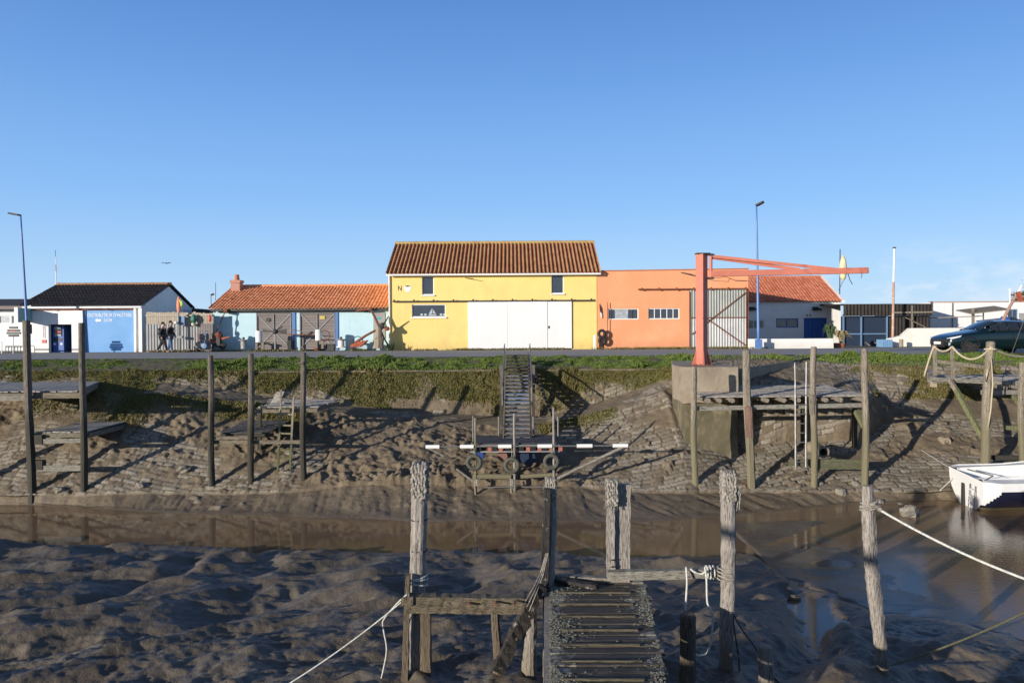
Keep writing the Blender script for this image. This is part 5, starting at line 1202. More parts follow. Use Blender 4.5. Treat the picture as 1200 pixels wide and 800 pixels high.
# ======== car ========
def car():
    Yc=32.05;X0=(1113.5-600)/900*Yc;L_=4.5
    t=thing('parked_car',(X0,Yc,-.02),'dark teal hatchback parked on the road edge at the right','car')
    st=[ # s, halfwidth, zbottom, zbelt, hood/roof top z, roof halfwidth, glass flag
     (0.00,.60,.42,.58,.62,None),(0.05,.76,.30,.66,.70,None),(.22,.86,.24,.74,.82,None),(.55,.91,.22,.82,.90,None),(.95,.92,.22,.87,.97,None),(1.25,.92,.22,.90,1.02,None),
     (1.38,.92,.22,.91,1.06,.70),(1.75,.92,.22,.93,1.27,.64),(2.10,.92,.22,.94,1.395,.60),(2.5,.92,.22,.95,1.43,.60),(3.0,.92,.22,.96,1.425,.60),(3.5,.92,.22,.98,1.39,.58),(3.85,.91,.22,1.0,1.33,.56),(4.15,.88,.24,1.0,1.15,.60),(4.38,.83,.28,.92,1.0,.66),(4.48,.74,.36,.80,.88,None),(4.5,.6,.42,.7,.76,None)]
    rows=[]
    for s,w,zb,zl,zt,wr in st:
        if wr is None:
            pr=[(w*.86,zb),(w*.98,zb+.10),(w,(zb+zl)/2),(w*.99,zl-.05),(w*.93,zl),(w*.80,zl+(zt-zl)*.55),(w*.45,zt-.012),(0,zt)]
        else:
            pr=[(w*.86,zb),(w*.98,zb+.10),(w,(zb+zl)/2),(w*.99,zl-.05),(w*.94,zl),(wr+.02+(w*.90-wr)*.03,zt-.075 if zt-zl>.12 else zl+(zt-zl)*.6),(wr*.75,zt-.01),(0,zt)]
        rows.append((s,pr))
    n=len(rows);K=15
    V=[]
    for s,pr in rows:
        full=[(-y,z) for y,z in pr]+[(y,z) for y,z in pr[:-1][::-1]]
        for y,z in full: V.append((X0+s,Yc+.92+y,z-.02))
    body=[];glass={'windscreen':[],'side_window':[],'rear_window':[]}
    # windscreen between rows 6..8 centre faces, side glass rows 6..13 face index 4 and 9
    for i in range(n-1):
        for k in range(K-1):
            f=(i*K+k,(i+1)*K+k,(i+1)*K+k+1,i*K+k+1)
            cen=k in (5,6,7,8)
            if cen and i in (6,7): glass['windscreen'].append(f)
            elif cen and i in (12,13): glass['rear_window'].append(f)
            elif k in (4,9) and i in (7,8,9,10,11): glass['side_window'].append(f)
            else: body.append(f)
    body.append(tuple(range(K)));body.append(tuple((n-1)*K+k for k in range(K-1,-1,-1)))
    paint=M_('dark_teal_metallic',(.004,.016,.018),(.003,.013,.015),2,.25,0,metal=.2,coat=.7)
    m=MB();m.add(V,body);bo=m.build('body',paint,t,smooth=True)
    md=bo.modifiers.new('sub','SUBSURF');md.levels=1;md.render_levels=2
    cg=M_('car_glass',(.02,.026,.03),(.015,.02,.022),2,.04,0,spec=.9)
    for k_,fs in glass.items():
        if k_=='side_window':
            for side in (4,9):
                for grp in ((7,8),(9,10),(11,)):
                    m=MB();q=[f for f in fs if (f[0]%K)==side and f[0]//K in grp]
                    VV=[];FF=[]
                    for f in q:
                        c=sum((Vector(V[j]) for j in f),Vector())/4
                        o_=len(VV)
                        for j in f:
                            p=Vector(V[j]);VV.append(tuple(p.lerp(c,.06)+Vector((0,-.012 if side==4 else .012,0))))
                        FF.append(tuple(range(o_,o_+4)))
                    m.add(VV,FF);m.build('side_window',cg,t)
        else:
            m=MB();m.add(V,fs);used=sorted({j for f in fs for j in f});mp={j:i for i,j in enumerate(used)}
            m.v=[V[j] for j in used];m.f=[tuple(mp[j] for j in f) for f in fs];m.v=[(x-(.01 if k_=='windscreen' else -.01),y,z+.012) for x,y,z in m.v];m.build(k_,cg,t,smooth=True)
    # pillars close the gap behind side glass
    inn=MB();inn.box(X0+1.5,X0+4.1,Yc+.30,Yc+1.54,.5,1.0);inn.build('interior',MT['black'],t)
    for k,(s,side) in enumerate(((.86,0),(3.56,0),(.86,1),(3.56,1))):
        y=Yc+.02 if side==0 else Yc+1.82;sg=-1 if side==0 else 1
        c=(X0+s,y+(0.1 if side==0 else -.1),.31)
        m=MB();m.lathe(c,[(.20,.11*sg),(.315,.11*sg),(.335,.06*sg),(.335,-.1*sg),(.2,-.1*sg)],26,'y');w=m.build('wheel',MT['rubber_blk'],t)
        m=MB();m.lathe((c[0],c[1]+.085*sg,c[2]),[(.225,0),(.235,.02*sg),(.20,.025*sg),(.19,-.01*sg)],22,'y')
        for q in range(5):
            a=2*PI*q/5+.3;m.beam((c[0],c[1]+.10*sg,c[2]),(c[0]+.21*math.cos(a),c[1]+.10*sg,c[2]+.21*math.sin(a)),.03,.06)
        m.lathe((c[0],c[1]+.10*sg,c[2]),[(.0,0),(.06,0),(.05,.03*sg),(0,.03*sg)],10,'y')
        m.build('rim',MT['steel_dark'],w)
        m=MB();pts=[]
        for q in range(13):
            a=PI*q/12;pts.append((c[0]+.385*math.cos(a),Yc+(.004 if side==0 else 1.836),c[2]+.385*math.sin(a)))
        m.tube(pts,.028,6);m.build('wheel_arch',MT['black'],t)
        m=MB();y0_=Yc+(.006 if side==0 else 1.80);m.lathe((c[0],y0_+.02,c[2]),[(.0,0),(.375,0),(.375,.01),(0,.01)],24,'y');m.build('wheel_well',MT['rubber_blk'],t)
    hl=M_('headlight_glass',(.75,.77,.78),(.5,.52,.55),6,.1,0,spec=.8)
    for sg,cy_ in ((-1,Yc+.34),(1,Yc+1.5)):
        m=MB();y1=Yc+.92+sg*.60;y2=Yc+.92+sg*.86
        m.add([(X0+.045,y1,.60),(X0+.045,y1,.66),(X0+.16,y2,.71),(X0+.50,y2+sg*.055,.78),(X0+.42,y2+sg*.055,.70),(X0+.15,y2,.63),(X0+.25,y1,.66),(X0+.3,y2-sg*.05,.68)],[(0,1,2,5),(5,2,3,4),(1,6,2),(6,7,3,2),(0,5,4,7,6)])
        m.build('headlight',hl,t)
        m=MB();m.lathe((X0+.10,Yc+.92+sg*.72,.42),[(.0,-.05),(.07,-.04),(.06,0)],10,'x');m.build('fog_light',hl,t)
        m=MB();m.blob((X0+1.62,Yc+.92+sg*1.02,.98),(.10,.09,.07),10,7);m.build('mirror',paint,t,smooth=True)
        m=MB();m.box(X0+4.40,X0+4.47,Yc+.92+sg*.62-.15,Yc+.92+sg*.62+.15,.80,.92);m.build('tail_light',MT['red_pl'],t)
    m=MB();m.box(X0-.02,X0+.03,Yc+.42,Yc+1.42,.28,.56);m.build('grille',MT['black'],t)
    m=MB();m.box(X0-.035,X0-.022,Yc+.66,Yc+1.18,.40,.51);m.build('number_plate',MT['white'],t)
    m=MB()
    for s in (1.62,2.62,3.50):
        m.beam((X0+s,Yc-.003,.30),(X0+s+.02,Yc-.003,.90),.008,.004)
    m.build('door_seam',MT['black'],t)
    for s in (2.35,3.3):
        m=MB();m.box(X0+s,X0+s+.18,Yc-.02,Yc+.01,.79,.815);m.build('door_handle',paint,t)
    m=MB()
    m.tube([(X0+1.72,Yc+.05,.955),(X0+3.9,Yc+.06,1.02)],.012,5);m.build('window_trim',MT['black'],t)
    return t
car()
# ---------------- crane, block, jetties ----------------
# concrete block
Yc=24.45;cb=thing('concrete_block',(PX(830,Yc),Yc,-3.4),'large stepped concrete block in the bank carrying the red crane','concrete block')
zt=PZ(430,Yc,830);zmid=PZ(472,Yc,830);zb=PZ(539,Yc,830)
def block(mb,x0,x1,y0,y1,z0,z1,ch,nx=26,nz=14,seed=0,am=.03):
    # front sheet with chamfered left corner, wavy
    path=[(PX(787,y1),y1),(PX(788,26.2),26.2),(x0,y0),(x1,y0),(x1,y1)]
    pts=[];
    for (a,b),(c,d) in zip(path[:-1],path[1:]):
        n=max(2,int(math.hypot(c-a,d-b)/.12))
        for i in range(n): pts.append((a+(c-a)*i/n,b+(d-b)*i/n))
    pts.append(path[-1]);V=[];n=len(pts)
    for j in range(nz+1):
        z=z0+(z1-z0)*j/nz
        for i,(x,y) in enumerate(pts):
            k=float(fbm(np.array(x*1.6+y),np.array(z*1.6),4,seed))*am
            V.append((x+k*.6,y+k,z+(k*.6 if j in(0,nz) else 0)))
    Fc=[(j*n+i,j*n+i+1,(j+1)*n+i+1,(j+1)*n+i) for j in range(nz) for i in range(n-1)]
    Fc.append(tuple(nz*n+i for i in range(n)));Fc.append(tuple(i for i in range(n-1,-1,-1)));Fc.append((0,nz*n,nz*n+n-1,n-1))
    mb.add(V,Fc)
m=MB();block(m,PX(801,Yc),PX(865,Yc),Yc,29.3,zmid,zt,.42,seed=3,am=.05);m.build('upper_block',MT['concrete'],cb)
MT['concrete_wet']=M_('algae_stained_concrete',(.15,.125,.075),(.09,.08,.045),1.4,.85,.5,(1,1,.6),c3=(.20,.165,.11),s3=2.2,m3=(.5,.62),dist=.03)
m=MB();block(m,PX(803,Yc+.14),PX(865,Yc+.14)-.02,Yc+.14,29.1,zb-.4,zmid-.003,.22,seed=6,am=.06);m.build('lower_block',MT['concrete_wet'],cb)
# low wall behind the block to the right
m=MB();a=Vector(P(866,433,27.6));b=Vector(P(934,424,30.2))
m.beam(a-Vector((0,0,.22)),b-Vector((0,0,.22)),.22,.50,n=8,wob=.01);o=m.build('kerb_wall',MT['concrete']);tag(o,'low concrete kerb wall running back from the crane block','wall')
# crane
Yk=25.5;kz=lambda py,px=823:PZ(py,Yk,px);kx=lambda a:PX(a,Yk)
crn=thing('jib_crane',(kx(823.5),Yk,zt),'red steel jib crane with long horizontal arm on the concrete block','crane')
cx,cy=kx(824.6),Yk+.25;zt0=zt-.03
def sq(cx,cy,w,ang,z):
    return [(cx+w*math.cos(ang+k*PI/2),cy+w*math.sin(ang+k*PI/2),z) for k in range(4)]
ang=-PI/2-.02;w=.205
m=MB();b=sq(cx,cy,w,ang,zt0);t=sq(cx,cy,w,ang,kz(297));m.hexa(b+t);m.build('mast',MT['crane'],crn,bevel=.012)
for k in range(4):
    a=ang+k*PI/2;m=MB();d=Vector((math.cos(a),math.sin(a),0));s=Vector((-d.y,d.x,0))*.018;c=Vector((cx,cy,0))
    P4=[c+d*(w-.02)+Vector((0,0,zt0)),c+d*(w+.15)+Vector((0,0,zt0)),c+d*(w+.11)+Vector((0,0,zt0+.12)),c+d*w+Vector((0,0,zt0+.52))]
    m.add([tuple(p-s) for p in P4]+[tuple(p+s) for p in P4],[(0,1,2,3),(7,6,5,4),(0,4,5,1),(1,5,6,2),(2,6,7,3),(3,7,4,0)]);m.build('gusset',MT['crane'],crn)
m=MB();m.box(cx-.36,cx+.36,cy-.36,cy+.36,zt-.02,zt0+.045);m.build('base_plate',MT['rust'],crn)
m=MB();m.box(cx-.2,cx+.26,cy-.16,cy+.16,kz(297)+.003,kz(295.8));m.build('cap_plate',MT['steel_dark'],crn)
for a,b in ((298.6,296.6),(326.4,324.4)): m=MB();m.box(cx+.15,kx(838)+.02,cy-.1,cy+.1,kz(a),kz(b)-.003);m.build('bracket',MT['steel_dark'],crn)
for q in range(8):
    m=MB();a_=q*PI/4+.4;c_=(cx+.30*math.cos(a_),cy+.30*math.sin(a_),zt0+.045);m.lathe(c_,[(.022,0),(.022,.03),(.012,.045)],6);m.build('anchor_bolt',MT['rust'],crn)
m=MB();c_=Vector((PX(1010,cy-.58),cy-.58,PZ(320.5,cy-.58,1010)));m.tube([c_,c_-Vector((0,0,.06)),c_-Vector((.03,0,.11)),c_-Vector((0,0,.14))],.012,6);m.build('hook_eye',MT['rust'],crn)
m=MB();m.tube([(kx(835.5),cy,kz(326)),(kx(835.5),cy,kz(297.4))],.055,10);m.build('pivot',MT['crane'],crn)
m=MB();m.beam((kx(836),cy,kz(320.2)),(PX(1017.5,cy-.6),cy-.6,PZ(316.8,cy-.6,1017)),.13,.19);arm=m.build('arm',MT['crane'],crn,bevel=.01)
for sy,e in ((-.05,(992,319)),(.05,(937,318))):
    m=MB();f=(e[0]-836)/181.;Ye=cy-.6*f+sy;m.beam((kx(838),cy+sy,kz(299.8 if sy<0 else 301)),(PX(e[0],Ye),Ye,PZ(e[1]-2,Ye,e[0])),.05,.10);m.build('brace',MT['crane'],crn)
# stair down the bank
st_=thing('stairway',(PX(606,29.6),29.6,-.1),'steep wooden stairway with steel handrails running down the bank','stairs')
top=Vector(((PX(606,29.5)),29.55,PZ(414.5,29.55,606)));bot=Vector((PX(605.5,23.6),23.6,PZ(514,23.6,606)))
hw=.43
for sx in (-1,1):
    m=MB();m.beam(top+Vector((sx*hw,.2,.0)),bot+Vector((sx*hw,-.1,-.03)),.04,.13);m.build('stringer',MT['post_pale'] if sx<0 else MT['post_dark'],st_)
n=22;r=random.Random(2)
MT['tread']=wood('bleached_tread',(.24,.235,.235),(.13,.128,.13),st=(.6,5,5));MT['tread2']=wood('mossy_tread',(.10,.09,.06),(.05,.045,.03),st=(.6,5,5))
MT['net']=M_('blue_grey_wet_tread',(.20,.24,.30),(.14,.17,.22),3,.4,.1,(1,5,5))
for i in range(n):
    t=(i+.5)/n;c=top.lerp(bot,t);m=MB();yw=.150;e=r.uniform(-.006,.006)
    m.hexa([(c.x-hw+.03,c.y-yw-.02,c.z-.045+e),(c.x+hw-.03,c.y-yw-.02,c.z-.045-e),(c.x+hw-.03,c.y+yw,c.z-.02),(c.x-hw+.03,c.y+yw,c.z-.02),(c.x-hw+.03,c.y-yw-.02,c.z-.005+e),(c.x+hw-.03,c.y-yw-.02,c.z-.005-e),(c.x+hw-.03,c.y+yw,c.z+.02),(c.x-hw+.03,c.y+yw,c.z+.02)])
    m.build('tread',MT['tread2'] if i<6 else (MT['net'] if i in (11,12,13) else MT['tread']),st_)
for sx in (-1,1):
    m=MB();a=top+Vector((sx*(hw+.06),.1,.0));q=bot+Vector((sx*(hw+.10),-.1,1.0 if sx<0 else .9))
    tt=Vector((a.x,a.y,PZ(402.5,29.6,606)));m.tube([a-Vector((0,0,.3)),tt],.022,7);mid=top.lerp(bot,.62)+Vector((sx*(hw+.07),0,.50))
    m.tube([tt-Vector((0,0,.1)),mid],.026,7);m.tube([mid,mid-Vector((0,0,.62))],.022,7)
    m.build('handrail',MT['steel_galv'],st_)
m=MB();m.beam(top+Vector((hw+.04,-.05,-.2)),top.lerp(bot,.55)+Vector((hw+.9,-.2,-1.0)),.07,.10);m.build('side_prop',MT['post_dark'],st_)
for sx in (-1,1):
    m=MB();c=top.lerp(bot,.25)+Vector((sx*(hw+.16),0,0));m.beam((c.x,c.y,bankz(c.x,c.y)-.3),(c.x,c.y,c.z+.25),.11,.11,n=3,wob=.006);m.build('support_post',MT['post_dark'],st_)
# pale kerb along the top of the retaining face
for a,b,l in ((224,583,'long low pale kerb along the bank top left of the stairway'),(628,786,'low pale kerb along the bank top between stairway and crane block')):
    m=MB();r=random.Random(a);x=PX(a,29.2);xe=PX(b,29.2)
    while x<xe:
        w=r.uniform(.5,1.1);e=r.uniform(-.012,.012);
        m.box(x,min(x+w-.012,xe),29.09+e,29.33,-.46+e,-.385+e+r.uniform(-.015,.01))
        x+=w
    o=m.build('kerb',MT['concrete_wet'],bevel=.015);tag(o,l,'kerb')
# landing stage at the stair foot
Yl=22.4;lx=lambda a:PX(a,Yl);lz=lambda py,px=600:PZ(py,Yl,px)
ls_=thing('landing_stage',(lx(605),Yl,-3.6),'landing stage with red and white frames and steel legs below the stairway','landing stage')
zd=lz(522)
m=planks(ls_,'deck',lx(552),lx(655),0,.001,0,MT['deck'],.14) if False else None
dk_=MB();r=random.Random(9);y=Yl+.05
while y<Yl+1.75: dk_.box(lx(553)+r.uniform(-.03,.03),lx(652)+r.uniform(-.03,.03),y,y+.13,zd+.03,zd+.065);y+=.145
dk_.build('deck',MT['deck_wet'],ls_)
m=MB();m.box(lx(550),lx(655),Yl-.02,Yl+.03,zd-.02,zd+.02);m.box(lx(550),lx(655),Yl-.02,Yl+.03,zd-.19,zd-.155);m.build('frame_rail',MT['fence_metal'],ls_)
for a_,b_,c_ in ((1.6,1.7,.028),(.1,.2,-.03)): m=MB();m.box(lx(552),lx(654),Yl+a_,Yl+b_,zd-.15,zd+c_);m.build('joist',MT['post_dark'],ls_)
MT['pile_grey']=M_('mud_stained_steel',(.30,.28,.25),(.16,.14,.12),6,.7,.1,(3,3,.8))
sal=M_('salmon_red_paint',(.42,.13,.09),(.30,.10,.07),4,.6,.05)
for a in (573,586,602.5,618,631.5,645,656):
    m=MB();m.box(lx(a)-.055,lx(a)+.055,Yl-.045,Yl-.022,zd-.16,zd-.02);m.build('red_block',sal,ls_)
for a in (560,579,594,610,624,638):
    m=MB();m.box(lx(a)-.07,lx(a)+.07,Yl-.04,Yl-.022,zd-.155,zd-.03);m.build('dark_block',MT['black'],ls_)
m=MB();m.tube([(lx(499),Yl-.12,zd-.0),(lx(735),Yl-.12,zd-.0)],.022,8);bm_=m.build('fender_boom',MT['steel_galv'],ls_)
for a,b in ((498.5,514.5),(538.5,554.5),(583,598.5),(629,646),(675,693),(717,734.5)):
    m=MB();m.tube([(lx(a),Yl-.12,zd),(lx(b),Yl-.12,zd)],.058,10);m.build('white_sleeve',MT['white'],bm_)
for a,t,b in ((556.5,489,583),(602,484,580),(648,477,562)):
    m=MB();m.tube([(lx(a),Yl-.10,lz(b)),(lx(a),Yl-.10,lz(t))],.036 if a>600 else .036,8);m.build('pile',MT['pile_grey'] if a>560 else MT['post_pale'],ls_)
for a,t,yy in ((584,488,1.7),(624.5,488,1.7),(653.5,488,1.7),(553.8,487,1.5)):
    m=MB();Y2=Yl+yy;m.tube([(PX(a,Y2),Y2,zd-.1),(PX(a,Y2),Y2,PZ(t,Y2,a))],.03,7);m.build('rail_post',MT['steel_galv'],ls_)
m=MB();m.tube([(PX(624.5,Yl+1.7),Yl+1.7,PZ(490,Yl+1.7,624)),(PX(653.5,Yl+1.7),Yl+1.7,PZ(490,Yl+1.7,653))],.012,5);m.build('guard_wire',MT['steel_galv'],ls_)
m=MB();m.tube([(lx(553),Yl-.05,lz(557)),(lx(598),Yl-.05,lz(558))],.075,8,wob=.08);m.tube([(lx(609),Yl-.05,lz(558)),(lx(652),Yl-.05,lz(555.5))],.06,8,wob=.08);m.build('lower_log',MT['post_pale'],ls_)
m=MB();m.tube([(lx(566),Yl-.15,lz(569.5)),(lx(597),Yl-.15,lz(569))],.02,6);m.tube([(lx(610),Yl-.15,lz(569)),(lx(640),Yl-.15,lz(569.5))],.02,6);m.tube([(lx(592),Yl-.15,lz(562)),(lx(594),Yl-.15,lz(568)),(lx(600),Yl-.15,lz(570))],.02,6);m.build('tie_bar',MT['steel_galv'],ls_)
m=MB();m.tube([(lx(734),Yl-.10,lz(521.5)),(lx(652),Yl-.1,lz(560))],.045,8);m.build('diagonal_prop',MT['post_green'] if 0 else MT['beam_grey'],ls_)
m=MB();m.tube([(lx(500),Yl-.1,lz(523)),(lx(520),Yl-.1,lz(533))],.03,7);m.tube([(lx(534),Yl-.1,lz(548)),(lx(553),Yl-.1,lz(562))],.035,7);m.build('short_prop',MT['beam_grey'],ls_)
for a in (556.5,598.5):
    m=MB()
    for k in range(5): m.tube([(lx(a)-.05,Yl-.14,lz(560+k*1.6)),(lx(a)+.05,Yl-.14,lz(561+k*1.6))],.022,6)
    m.tube([(lx(a-1.5),Yl-.14,lz(559)),(lx(a),Yl-.16,lz(580))],.018,6);m.build('rope_lashing',MT['rope_old'],ls_)
for a,b,c,l in ((553,566,526,'left blue drum under the landing stage'),(609,628,531,'larger dark blue drum under the middle of the landing stage')):
    m=MB();rr=(b-a)/2*Yl/900;m.lathe((lx((a+b)/2),Yl+.35,zd-.18-rr),[(rr*.9,0),(rr,.03),(rr,.4),(rr*1.03,.42),(rr,.44),(rr,.8),(rr*.9,.84)],16,'y');o=m.build('drum',MT['blue_barrel'] if a<600 else M_('dark_blue_drum',(.015,.03,.07),None,3,.5,.05));tag(o,l,'drum')
m=MB();rr=.16;m.lathe((lx(588),Yl+.35,zd-.2-rr),[(rr*.9,0),(rr,.03),(rr,.7),(rr*.9,.74)],14,'y');o=m.build('float_drum',M_('faded_pink_plastic',(.22,.11,.085),None,3,.6,.05));tag(o,'faded pink drum between the two left tyres under the stage','drum')
for a,c,l in ((555.2,539.8,'tyre'),(599,543.5,'tyre'),(645,539.5,'tyre')):
    t=thing('tyre_fender',(lx(a),Yl-.25,lz(c)-.25),'worn tyre hung as a fender: '+{555.2:'leftmost on the landing stage',599:'middle one, hanging lowest',645:'rightmost on the landing stage'}[a],'tyre','tyre fenders on the landing stage')
    m=MB();m.torus((lx(a),Yl-.22,lz(c)),.185,.06,'y',28,10);m.build('tread_ring',MT['rubber'],t,smooth=True)
    m=MB();m.tube([(lx(a),Yl-.22,lz(c)+.17),(lx(a),Yl-.13,zd-.02)],.012,5);m.build('hanging_rope',MT['rope_old'],t)

# ======== generic pile post ========
def post_mb(mb,b,t,r0,r1,seed=0,seg=12,n=14,gro=.10,wob=.05,bend=.035,top=True):
    b=Vector(b);t=Vector(t);pts=[];rad=[];rn=random.Random(seed);ax=rn.uniform(0,6);L=(t-b).length
    for i in range(n+1):
        k=i/n;p=b.lerp(t,k)+Vector((math.cos(ax+k*4),math.sin(ax+k*3.1),0))*bend*math.sin(PI*k)
        pts.append(p);rad.append((r0+(r1-r0)*k)*(1+rn.uniform(-.04,.04)))
    if top: pts.append(pts[-1]+Vector((0,0,r1*.25)));rad.append(r1*.72)
    mb.tube(pts,rad,seg,wob=wob,seed=seed,groove=gro)
def pile(parent,px0,py0,px1,py1,Y,w,mat,seed,Y2=None,name='post',deep=.4):
    b=Vector(P(px0,py0,Y));t=Vector(P(px1,py1,Y2 or Y));b=b-Vector((0,0,deep));m=MB();r=w/900*Y/2
    post_mb(m,b,t,r*1.08,r*.92,seed);return m.build(name,mat,parent,smooth=False)
def deck_mb(x0,x1,y0,y1,z,slope=0,wd=.14,along='x',th=.035,seed=0,skew=0):
    m=MB();r=random.Random(seed)
    if along=='x':   # boards run along x
        y=y0
        while y<y1-.05:
            k=(y-y0)/(y1-y0);e=r.uniform(-.006,.006);sk=skew*k
            m.box(x0+sk+r.uniform(-.05,.05),x1+sk+r.uniform(-.05,.05),y,y+wd-.012,z+slope*k+e,z+slope*k+th+e);y+=wd
    else:
        x=x0
        while x<x1-.05:
            e=r.uniform(-.006,.006);a=r.uniform(-.04,.04)
            m.hexa([(x,y0+a,z+e),(x+wd-.012,y0+a,z+e),(x+wd-.012+skew,y1,z+slope+e),(x+skew,y1,z+slope+e),(x,y0+a,z+th+e),(x+wd-.012,y0+a,z+th+e),(x+wd-.012+skew,y1,z+slope+th+e),(x+skew,y1,z+slope+th+e)]);x+=wd
    return m
# ---- jetty A (far left) ----
Y=22.9
jA=thing('jetty',(PX(60,Y),Y,-3.7),'two level wooden jetty with tall dark posts at the far left','jetty')
pile(jA,37.5,576,31,376,Y,8.2,MT['post_dark'],1);pile(jA,98,587,95.5,379,Y,7.2,MT['post_dark'],2)
pile(jA,-40,576,-44,390,Y,8.5,MT['post_dark'],3)
z=PZ(458,23.2,50);m=deck_mb(PX(-90,23.2),PX(90,23.2),23.2,27.7,z-.04,.0,.16,'y',skew=-1.75,seed=2);m.build('deck',MT['deck'],jA)
m=MB();m.beam((PX(-90,23.1),23.12,z-.16),(PX(97,23.1),23.12,z-.13),.07,.17);m.beam((PX(-90,23.1),23.5,z-.11),(PX(30,23.1),23.5,z-.11),.10,.13);m.beam((PX(92,23.3),23.3,z-.13),(PX(92,23.3)-1.75,27.6,z-.13),.07,.17);m.build('edge_beam',MT['beam_x'],jA)
m=MB();m.beam((PX(-60,23),23.0,PZ(468,23,20)),(PX(36,23),23.0,PZ(466,23,20)),.05,.15);m.build('rail_board',MT['beam_grey'],jA)
z=PZ(507,23.1,70);m=deck_mb(PX(41,23.1),PX(101,23.1),23.1,26.6,z,.02,.15,'y',skew=-.05,seed=4);m.build('lower_deck',MT['deck'],jA)
m=MB();m.beam((PX(40,23.1),23.08,z-.07),(PX(104,23.1),23.08,z-.07),.07,.13);m.beam((PX(101,23.1),23.1,z-.09),(PX(101,23.1),26.7,z-.09),.07,.14);m.beam((PX(44,23.1),23.2,z-.09),(PX(44,23.1),26.7,z-.09),.07,.14);m.build('deck_beam',MT['beam_x'],jA)
m=MB();m.beam((PX(66,23),23.25,z-.20),(PX(73,23),23.25,z-.20),.12,.16);m.build('spacer',MT['post_dark'],jA)
for c,w,h in ((517,.05,.13),(549,.06,.17)):
    m=MB();m.beam((PX(41,Y),Y+.05,PZ(c,Y,60)),(PX(99,Y),Y+.05,PZ(c-.5,Y,60)),w,h);m.build('cross_board',MT['beam_grey'],jA)
for dx,py in ((41,545),(41,515)):
    m=MB();m.beam((PX(dx,Y)-.12,Y+.1,PZ(py,Y,40)),(PX(dx,Y)+.16,Y+.1,PZ(py,Y,40)),.2,.28);m.build('chock',MT['post_dark'],jA)
# ---- jetty B ----
Y=23.1
jB=thing('jetty',(PX(300,Y),Y,-3.7),'small dark wooden jetty on three tall posts left of the stairway','jetty')
pile(jB,249,569,246.5,417,Y,6.8,MT['post_dark'],11);pile(jB,294.5,566,294,415,Y,7.0,MT['post_dark'],12);pile(jB,356,574,355.5,414,Y,7.2,MT['post_dark'],13)
m=MB();p=Vector(P(354,425,Y-.1));m.beam(p-Vector((.12,0,0)),p+Vector((.05,0,0)),.10,.06);m.build('cleat',MT['post_dark'],jB)
z=PZ(476,24.6,345);m=deck_mb(PX(303,24.2),PX(372,24.2),24.2,26.2,z,.04,.15,'x',skew=.25,seed=7);m.build('deck',MT['deck'],jB)
m=MB();m.beam((PX(298,24.1),24.12,z-.10),(PX(371,24.1),24.12,z-.08),.06,.11);m.beam((PX(370,24.1),24.2,z-.07),(PX(370,24.1)+.25,26.1,z-.05),.06,.11);m.build('edge_beam',MT['beam_x'],jB)
m=MB();m.beam((PX(248,Y),Y+.02,PZ(513,Y,300)),(PX(296,Y),Y+.02,PZ(512,Y,300)),.05,.09);m.beam((PX(248,Y),Y+.1,PZ(518,Y,300)),(PX(354,Y),Y+.1,PZ(518.5,Y,300)),.06,.11);m.build('cross_board',MT['beam_x'],jB)
z2=PZ(508,23.4,270);m=deck_mb(PX(256,23.4),PX(314,23.4),23.4,25.6,z2,.1,.15,'x',seed=8);m.build('lower_deck',MT['deck_wet'],jB)
m=MB();m.beam((PX(256,23.4),23.5,z2-.06),(PX(318,23.4),23.5,z2-.06),.07,.12);m.build('deck_beam',MT['post_dark'],jB)
for px_ in (303,):
    m=MB();x=PX(px_,24.5);m.beam((x,24.5,bankz(x,24.5)-.4),(x,24.5,z-.01),.12,.12,n=3,wob=.006);m.build('support_post',MT['post_dark'],jB)
m=MB();a=P(318,472,26.5);m.hexa([(a[0]-.05,26.4,a[2]-.1),(a[0]+.26,26.4,a[2]-.1),(a[0]+.26,26.5,a[2]-.1),(a[0]-.05,26.5,a[2]-.1),(a[0]+.15,26.6,a[2]+.38),(a[0]+.42,26.6,a[2]+.38),(a[0]+.42,26.7,a[2]+.38),(a[0]+.15,26.7,a[2]+.38)])
o=m.build('leaning_board',MT['deck']);tag(o,'short grey board standing tilted on the bank behind the middle jetty post','board')
def ladder(xa,ya,xb,yb,xc,yc,xd,yd,Y,Y2,ry,mat,label,tops=None,w=.05,rmat=None):
    t=thing('ladder',P((xb+xd)/2,yb,Y),label,'ladder')
    for (a,b,c,d) in ((xa,ya,xb,yb),(xc,yc,xd,yd)):
        m=MB();p=Vector(P(a,b,Y2));q=Vector(P(c,d,Y)) if False else Vector(P(c,d,Y))
        m.beam(p,q,w,w*1.1,n=6,wob=.003);m.build('rail',mat,t)
    for y in ry:
        k=(y-ya)/(yb-ya);x1=xa+(xb-xa)*k;x2=xc+(xd-xc)*k;Yy=Y2+(Y-Y2)*k
        m=MB();m.beam(P(x1,y,Yy-.0),P(x2,y+.4,Yy),.035,.045);m.build('rung',rmat or mat,t)
    return t
def ladder2(L,R,Y,Y2,ry,mat,label,w=.05,rmat=None):
    return ladder(L[0],L[1],L[2],L[3],R[0],R[1],R[2],R[3],Y,Y2,ry,mat,label,w=w,rmat=rmat)
t=thing('ladder',P(333,548,23.3),'light wooden ladder leaning against the dark jetty left of the stairs','ladder')
MT['ladder_w']=wood('pale_ladder_wood',(.42,.36,.26),(.28,.24,.17),moss=(.12,.12,.05),mz=-1.9)
for (a,b,c,d) in ((329.5,457,325.5,552),(344.5,457,340,550)):
    m=MB();m.beam(P(a,b,24.0),P(c,d,23.3),.055,.07,n=6,wob=.003);m.build('rail',MT['ladder_w'],t)
